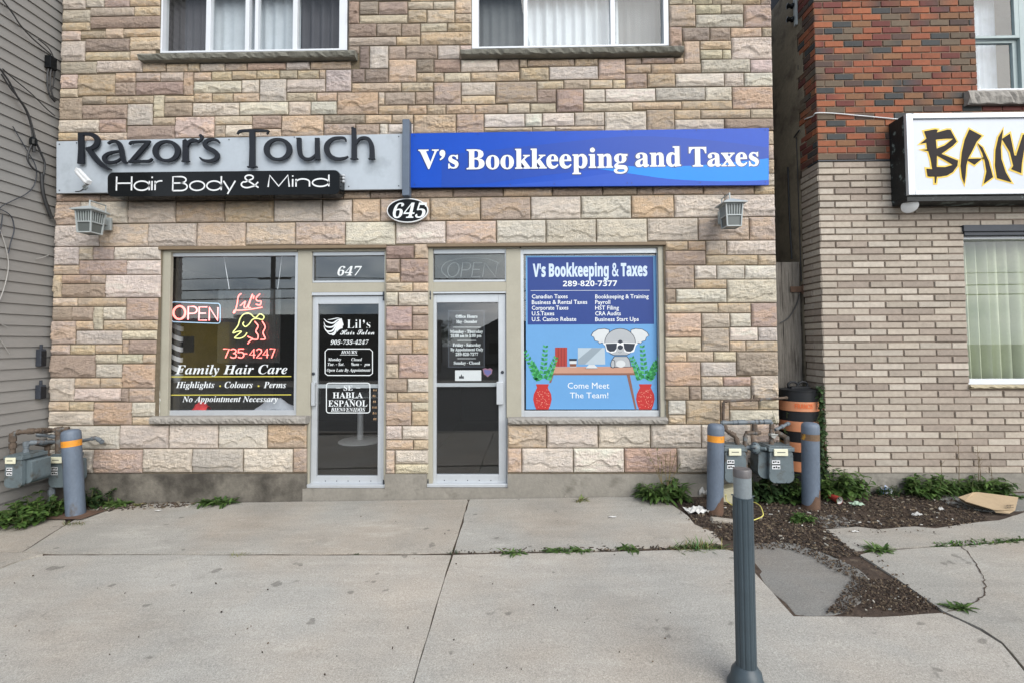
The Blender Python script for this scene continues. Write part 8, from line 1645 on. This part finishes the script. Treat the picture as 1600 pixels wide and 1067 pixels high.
for k in range(620):
    tq = rr.random()**1.4; py = 752-tq*150; spread = 20*(1-tq)**.6+3; px = 1279-2+rr.uniform(-1, 1)*spread*.8
    onside = rr.random() < .6
    p = PX(min(px, 1281), py, XB-.015-rr.uniform(0, .05)) if onside and px < 1281 else P(max(px, 1283), py, -.012-rr.uniform(0, .05))
    if onside and not (-.05 < p.y < .34): p.y = rr.uniform(0, .3)
    c = rr.choice(GREENS['dark']); f = rr.uniform(.7, 1.5); L_ = rr.uniform(.03, .06)
    blade(lf, p, (rr.uniform(-1, .6), -rr.uniform(.1, 1), rr.uniform(-.8, .5)), L_, L_*.8, .4, tuple(x*f for x in c), .2, 2)
for k in range(5):
    pts = [Vector((XB-.012, .04+.05*k+rr.uniform(-.02, .02), 0.0+q_*.9*(1-.1*k)/5)) for q_ in range(6)]; sm.tube(pts, .004, 5)
lf.build('leaves', M['leaf'], iv, smooth=60); sm.build('stems', M['stem'], iv)
gm = weed('ivy_clump', 'mossy green growth at the foot of the weathered gate behind the traffic drum', tuple(P(1232, 745, .30)), .34, 1.05, 420, .045, .03, 'dark', 22, depth=.1)
for nm, lb, a, b, w_, h_, n_, st_, pal, sd_ in (
    ('grass_tuft', 'star-shaped green weed in the pavement joint, nearest the right door', 802, 866, .20, .08, 34, 'rosette', 'light', 31), ('grass_tuft', 'first small weed of a close pair in the middle of the pavement joint', 874, 862, .22, .05, 40, 'rosette', 'mid', 32),
    ('grass_tuft', 'second small weed of a close pair in the middle of the pavement joint', 905, 861, .16, .06, 36, 'rosette', 'light', 33), ('grass_tuft', 'round leafy weed in the pavement joint left of the long grass strip', 986, 860, .18, .07, 40, 'rosette', 'mid', 34),
    ('grass_tuft', 'tiny moss tuft where the two pavement joints cross', 707, 862, .08, .05, 30, 'grass', 'dark', 36), ('grass_tuft', 'tiny moss tuft just below the crossing of the pavement joints', 702, 877, .05, .03, 20, 'grass', 'dark', 37),
    ('grass_tuft', 'lone small yellowish tuft in the left pavement joint', 374, 868, .12, .05, 50, 'grass', 'dry', 38), ('grass_tuft', 'compact leafy tuft in the right-hand slab joint beside the mulch', 1375, 860, .18, .09, 90, 'rosette', 'light', 39),
    ('grass_tuft', 'little green tuft at the lower end of the zigzag crack', 1500, 950, .16, .03, 50, 'rosette', 'mid', 40), ('grass_tuft', 'tiny dark tuft in the left joint near the perpendicular joint', 555, 865, .06, .03, 20, 'grass', 'dark', 41),
    ('grass_tuft', 'flat mossy tuft at the foundation right of the right door', 908, 781, .12, .02, 40, 'rosette', 'dry', 42)):
    weed(nm, lb, wb(a, b), w_, h_, n_, .09 if st_ == 'rosette' else .06, .018 if st_ == 'rosette' else .005, pal, sd_, st_, depth=.07)
gs = thing('grass_strip', 'long strip of thin grass in the pavement joint left of the foreground post', 'grass strip', wb(1095, 856), 'weeds along the walls and joints'); lf = MB(); lf.c = []; rr = random.Random(51)
for k in range(420):
    a = rr.triangular(1045, 1140, 1095); p = G(a, 857+rr.uniform(-4, 5)-(a-1045)*.03); an = rr.uniform(0, 6.28)
    blade(lf, (p.x, p.y, p.z-.01), (math.cos(an)*.8, math.sin(an)*.6-.2, rr.uniform(.2, 1.1)), rr.uniform(.03, .13), .007, rr.uniform(.3, 1.2), tuple(c*rr.uniform(.7, 1.4) for c in rr.choice(GREENS[rr.choice(('dry', 'mid'))])), .1)
lf.build('leaves', M['leaf'], gs)
gs = thing('grass_strip', 'strip of short green weeds in the slab joint at the right edge', 'grass strip', wb(1530, 849), 'weeds along the walls and joints'); lf = MB(); lf.c = []; rr = random.Random(52)
for k in range(520):
    a = rr.uniform(1460, 1610); p = G(a, 852-(a-1460)*.055+rr.uniform(-5, 3)*(1 if a > 1500 else .5)); an = rr.uniform(0, 6.28)
    blade(lf, (p.x, p.y, p.z-.01), (math.cos(an)*.8, math.sin(an)*.6, rr.uniform(.2, 1)), rr.uniform(.02, .06), .012, rr.uniform(.3, 1.2), tuple(c*rr.uniform(.7, 1.3) for c in rr.choice(GREENS['mid'])), .2)
lf.build('leaves', M['leaf'], gs)

# ------------------------------------------------------------------ litter
c0, c1 = G(1297, 774, .04), G(1312, 781, .035)
pc_ = thing('paper_cup', 'crushed red paper cup lying on the mulch beside the rusty banded bollard', 'cup', tuple(G(1304, 782)))
ax = (c1-c0).normalized(); mb = MB(); L_ = .125; c0 = c1-ax*L_
mb.tube([c0, c0+ax*.003, c1], [.024, .027, .037], 20, cap=False); mb.tube([c1-ax*.006, c1], [.0385, .0395], 20, cap=False); mb.build('cup_wall', mat('red_printed_paper', srgb(190,74,64,.75), .5, .12, 20, stain=(srgb(226,200,192), 14, .58, .62)), pc_, smooth=40)
mb = MB(); mb.tube([c0+ax*.004, c1-ax*.002], [.0265, .0365], 20, cap=False); mb.tube([c0+ax*.004, c0+ax*.006], .0255, 20); mb.build('cup_inside', mat('white_paper', (.62,.61,.58), .7, .1), pc_, smooth=40)
def crumple(name, label, cat, px, py, w, d, h, m, seed, n=9, group=None):
    rr = random.Random(seed); c = G(px, py); vs = []; fs = []; mb = MB()
    for j in range(n):
        for i in range(n):
            u, v = i/(n-1)-.5, j/(n-1)-.5; e = 1-.25*rr.random()
            vs.append((c.x+u*w*e, c.y+v*d*e+.2*u*d, gz(c.x, c.y)+.006+h*rr.random()*(1-1.6*max(abs(u), abs(v))+.5)))
    for j in range(n-1):
        for i in range(n-1): fs.append((j*n+i, j*n+i+1, (j+1)*n+i+1, (j+1)*n+i))
    mb.add(vs, fs); return tag(mb.build(name, m), label, cat, group)
M['paper'] = mat('dirty_white_paper', (.46,.45,.43), .85, .18, 14); M['bluep'] = mat('blue_white_wrapper', srgb(96,128,190,.9), .4, .15, 12, stain=(srgb(222,226,232), 13, .48, .54)); M['dullgreen'] = mat('faded_green_wrapper', srgb(140,160,140), .6, .15, 14)
crumple('paper_scrap', 'crumpled dirty white paper on the soil left of the clean-banded bollard', 'litter', 1088, 800, .24, .13, .05, M['paper'], 1)
crumple('paper_scrap', 'white paper rubbish at the foundation behind the clean-banded bollard', 'litter', 1100, 772, .16, .10, .08, M['paper'], 2)
crumple('wrapper', 'blue and white wrapper on the mulch right of the red cup', 'litter', 1383, 771, .15, .08, .06, M['bluep'], 3)
crumple('wrapper', 'small blue wrapper under the weeds along the brick wall', 'litter', 1450, 763, .09, .05, .04, M['bluep'], 4)
crumple('wrapper', 'faded green wrapper on the mulch below the red cup', 'litter', 1338, 789, .14, .08, .03, M['dullgreen'], 5)
crumple('paper_scrap', 'small white scrap in the middle of the mulch, right of the blue wrapper', 'litter', 1433, 806, .09, .04, .03, M['paper'], 6)
crumple('paper_scrap', 'tiny white scrap on the mulch left of the cardboard', 'litter', 1470, 797, .05, .03, .03, M['paper'], 7)
crumple('paper_scrap', 'flat white scrap on the open pavement in front of the right window', 'litter', 957, 808, .08, .03, .008, M['paper'], 8, 5)
crumple('paper_scrap', 'flat white scrap on the pavement near the left foundation weeds', 'litter', 247, 798, .07, .03, .008, M['paper'], 9, 5)
crumple('paper_scrap', 'white scrap on the right slab in front of the mulch', 'litter', 1336, 831, .07, .02, .01, M['paper'], 10, 5)
def ledge_cloth(name, label, cat, a, b, c, d, m, seed):
    rr = random.Random(seed); q = R4(a, b, c, d, .17); mb = MB(); n = 10; vs = []; fs = []
    for j in range(4):
        for i in range(n+1):
            t = i/n; vs.append((q[0]+(q[1]-q[0])*t, .15+.035*j+rr.uniform(-.008, .008), q[2]+(q[3]-q[2])*(.15+.8*math.sin(math.pi*min(1, t*1.1)*.9)*rr.uniform(.6, 1))*(1 if j in (1, 2) else .12)))
    for j in range(3):
        for i in range(n): fs.append((j*(n+1)+i, j*(n+1)+i+1, (j+1)*(n+1)+i+1, (j+1)*(n+1)+i))
    mb.add(vs, fs); return tag(mb.build(name, m, smooth=60), label, cat)
ledge_cloth('cloth', 'rumpled pale grey cloth lying on the ledge inside the salon window', 'cloth', 398, 620, 459, 641, mat('grey_cloth', srgb(168,172,180,.8), .9, .12, 12), 3)
ledge_cloth('ribbon', 'small red ribbon lying on the ledge inside the salon window', 'ribbon', 300, 624, 323, 641, mat('red_ribbon', srgb(190,44,48), .7, .12, 12), 5)
# flattened cardboard box
cb = thing('cardboard_box', 'flattened brown cardboard box lying on the pavement at the right edge', 'cardboard', tuple(G(1545, 785)))
M['card'] = mat('brown_cardboard', srgb(176,154,124,.85), .85, .1, 7, .15, 30)
def cpt(a, b, z): p = G(a, b, z); return (p.x, p.y, p.z)
mb = MB(); top = [cpt(1508, 782, .09), cpt(1528, 768, .10), cpt(1591, 776, .07), cpt(1586, 796, .045), cpt(1552, 795, .05)]
top = [Vector(p) for p in top]; lowp = [p-Vector((0,0,.035)) for p in top]
mb.add(top+[p-Vector((0,0,.006)) for p in top], [(0,4,3,2,1), (5,6,7,8,9)]+[(i, (i+1) % 5, 5+(i+1) % 5, 5+i) for i in range(5)]); mb.build('panel', M['card'], cb)
mb = MB(); f = [Vector(cpt(1497, 776, .10)), Vector(cpt(1520, 768.5, .125)), Vector(cpt(1527.5, 768, .10)), Vector(cpt(1508, 781.6, .092))]; mb.add(f+[p-Vector((0,0,.006)) for p in f], [(0,3,2,1), (4,5,6,7)]+[(i, (i+1) % 4, 4+(i+1) % 4, 4+i) for i in range(4)]); mb.build('flap', M['card'], cb)
mb = MB(); f = [Vector(cpt(1552, 794, .045)), Vector(cpt(1585, 796.5, .04)), Vector(cpt(1577, 801, .02)), Vector(cpt(1556, 799.5, .015))]; mb.add(f+[p-Vector((0,0,.005)) for p in f], [(0,3,2,1), (4,5,6,7)]+[(i, (i+1) % 4, 4+(i+1) % 4, 4+i) for i in range(4)]); mb.build('flap', M['card'], cb)
mb = MB(); f = [Vector(p) for p in (cpt(1499,778,.09), cpt(1509,783,.085), cpt(1553,796,.045), cpt(1553,797,.0), cpt(1509,787,.0), cpt(1499,780,.0))]; mb.add(f, [(0,5,4,1), (1,4,3,2)]); mb.build('shaded_fold', M['card'], cb)
mb = MB()
for a, b, c, d in ((1573,788,1584,788.6), (1573,792,1584,792.6), (1573,788,1573.8,792), (1578,788,1578.8,792)): mb.add([cpt(a, b, .0655), cpt(c, b, .0635), cpt(c, d, .0625), cpt(a, d, .0645)], [(0,3,2,1)])
mb.build('printed_mark', M['black'], cb)
# yellow cord, pale stone block
mb = MB(); pts = [G(a, b, z) for a, b, z in ((1134, 772, .10), (1136, 782, .03), (1150, 790, .012), (1170, 783, .03), (1186, 788, .04), (1192, 800, .03), (1191, 806, .012), (1180, 811, .008), (1172, 813, .006))]
tag(mb.tube(smooth([tuple(p) for p in pts], 6), .0045, 6).build('cord', mat('yellow_cord', srgb(206,196,104), .5, .05)), 'thin yellow cord looping on the soil behind the foreground post', 'cord')
rr = random.Random(31); mb = MB(); c_ = G(1139, 781); sx, sy, sz = .11, .07, .17
vs = [(c_.x+x*sx*rr.uniform(.75, 1.1), c_.y+y*sy*rr.uniform(.8, 1.1), gz(c_.x, c_.y)-.02+z*sz*rr.uniform(.85, 1.1)) for x in (-1, 0, 1) for y in (-1, 1) for z in (0, .6, 1)]
idx = lambda i, j, k: i*6+j*3+k
fs = []
for i in range(2):
    for k in range(2): fs += [(idx(i,0,k), idx(i+1,0,k), idx(i+1,0,k+1), idx(i,0,k+1)), (idx(i+1,1,k), idx(i,1,k), idx(i,1,k+1), idx(i+1,1,k+1))]
    fs.append((idx(i,0,2), idx(i+1,0,2), idx(i+1,1,2), idx(i,1,2)))
for k in range(2): fs += [(idx(0,1,k), idx(0,0,k), idx(0,0,k+1), idx(0,1,k+1)), (idx(2,0,k), idx(2,1,k), idx(2,1,k+1), idx(2,0,k+1))]
mb.add(vs, fs); tag(mb.build('stone_block', mat('pale_limestone', srgb(182,176,150,.85), .95, .2, 14, .5, 40), bevel=.012), 'broken pale stone block standing on the soil between the clean-banded bollard and the gas meter', 'stone block')
mb = MB(); a, b = G(1110, 812), G(1150, 815); mb.add([(a.x, a.y-.03, a.z-.02), (b.x, b.y-.03, b.z-.02), (b.x, b.y+.04, b.z-.02), (a.x, a.y+.03, a.z-.02), (a.x+.02, a.y-.025, a.z+.025), (b.x-.03, b.y-.03, b.z+.02), (b.x-.02, b.y+.03, b.z+.022), (a.x+.01, a.y+.03, a.z+.028)], [(4,5,6,7), (0,1,5,4), (1,2,6,5), (2,3,7,6), (3,0,4,7)])
tag(mb.build('concrete_fragment', CB, bevel=.008), 'long flat concrete fragment in the soil in front of the clean-banded bollard', 'concrete fragment')

# ------------------------------------------------------------------ across the street (seen mirrored in the panes)
def far_house(name, label, x0, x1, y, z1, depth, wallc, roofc, gable=False, wins=()):
    t = thing(name, label, 'building', ((x0+x1)/2, y, far_z), 'buildings across the street')
    mb = MB(); mb.box(x0, x1, y-depth, y, far_z-.2, z1); w = mb.build('wall', mat(name+'_wall', wallc, .85, .15, 1.5), t)
    mb = MB()
    if gable:
        xm_ = (x0+x1)/2; hh = z1+(x1-x0)*.28; e = .3
        mb.add([(x0-e, y+e, z1), (x1+e, y+e, z1), (xm_, y+e, hh), (x0-e, y-depth-e, z1), (x1+e, y-depth-e, z1), (xm_, y-depth-e, hh)], [(0,2,1), (3,4,5), (0,3,5,2), (1,2,5,4), (0,1,4,3)])
    else: mb.box(x0-.1, x1+.1, y-depth-.1, y+.1, z1+.001, z1+.2)
    mb.build('roof', mat(name+'_roof', roofc, .9, .15, 3), t)
    for (a, b, c, d) in wins:
        mb = MB(); mb.box(a, b, y+.001, y+.06, c, d); f = mb.build('window', M['dkgrey'], t); mb = MB(); mb.quad((b-.06, a+.06, c+.06, d-.06), y+.062); mb.build('pane', M['black'], f)
far_house('yellow_building', 'low yellow building across the street, mirrored in the salon window', -27, -16.6, -22, 2.9, 9, srgb(240,196,40), (.05,.05,.05), False, [(-19.8,-18.6,1.2,2.1), (-24,-22,1.0,2.2)])
far_house('brown_building', 'dark flat-roofed building across the street right beside the yellow one', -16.2, -6, -22, 3.1, 9, (.05,.047,.045), (.04,.04,.04), False, [(-16,-14,.5,2), (-12,-9,.5,2)])
far_house('gabled_house', 'grey gabled house across the street, opposite the two doors', -5.2, 2.6, -45, 2.5, 8, (.09,.09,.09), (.045,.045,.048), True, [(-3.4,-2.2,.5,1.7), (-.6,.6,.5,1.7)])
far_house('gabled_house', 'brown gabled house across the street, opposite the blue sign', 5.0, 12.5, -46, 2.6, 8, (.10,.085,.07), (.05,.04,.038), True, [(6,7.3,.5,1.7), (9.5,10.8,.5,1.7)])
far_house('flat_building', 'long low grey building across the street, opposite the brick building', 15, 32, -42, 3.2, 9, (.12,.12,.12), (.05,.05,.05), False, [(17,19,.5,2.2), (22,24,.5,2.2), (27,29,.5,2.2)])
def far_tree(x, y, h, sd_, label):
    t = thing('tree', label, 'tree', (x, y, far_z), 'trees across the street'); rr = random.Random(sd_)
    mb = MB(); mb.tube([(x, y, far_z-.1), (x+.05, y, h*.3), (x-.05, y, h*.6)], [.16, .12, .06], 8)
    for k in range(7):
        a = rr.uniform(0, 6.28); z = h*rr.uniform(.28, .55); mb.tube([(x, y, z), (x+math.cos(a)*h*.2, y+math.sin(a)*h*.2, z+h*.2)], [.05, .02], 6)
    mb.build('trunk', mat('bark', srgb(80,68,58,.7), .9, .2), t)
    lf = MB(); lf.c = []; cl = [(rr.gauss(0, h*.16), rr.gauss(0, h*.16), h*rr.uniform(.42, .92)) for _ in range(16)]
    for k in range(1300):
        c = rr.choice(cl); p = Vector((x+c[0]+rr.gauss(0, h*.07), y+c[1]+rr.gauss(0, h*.07), c[2]+rr.gauss(0, h*.06))); a = rr.uniform(0, 6.28); f = rr.uniform(.6, 1.4)
        blade(lf, p, (math.cos(a), math.sin(a), rr.uniform(-.6, .8)), .28, .2, .4, tuple(q_*f for q_ in rr.choice(GREENS['dark'])), .2, 2)
    lf.build('crown', M['leaf'], t)
far_tree(-8.5, -46, 4.6, 61, 'tree across the street left of the grey gabled house'); far_tree(3.8, -50, 5.0, 62, 'tree across the street between the two gabled houses'); far_tree(13.8, -45, 4.6, 63, 'tree across the street beside the long low grey building')
up = thing('utility_pole', 'wooden utility pole with crossarm across the street carrying the wires', 'utility pole', (-13.3, -20.4, far_z))
mb = MB(); mb.tube([(-13.3, -20.4, far_z-.1), (-13.3, -20.4, 8.2)], [.15, .11], 12); mb.build('pole', M['oldwood'], up); mb = MB(); mb.box(-14.4, -12.2, -20.56, -20.51, 7.3, 7.42); mb.box(-14.2, -12.4, -20.56, -20.51, 5.1, 5.2); mb.build('crossarm', M['oldwood'], up)
for i, (z, y) in enumerate(((7.45, -20.53), (7.1, -20.3), (5.25, -20.53), (4.6, -20.3), (4.1, -20.3))):
    mb = MB(); pts = [(x, y, z-.25+(.25*((x+13.3) % 40-20)**2/400)) for x in range(-60, 61, 4)]; mb.tube(pts, .022+.012*(i > 2), 5)
    tag(mb.build('overhead_wire', M['rubber']), 'overhead wire along the far side of the street', 'overhead wire', 'overhead wires along the street')
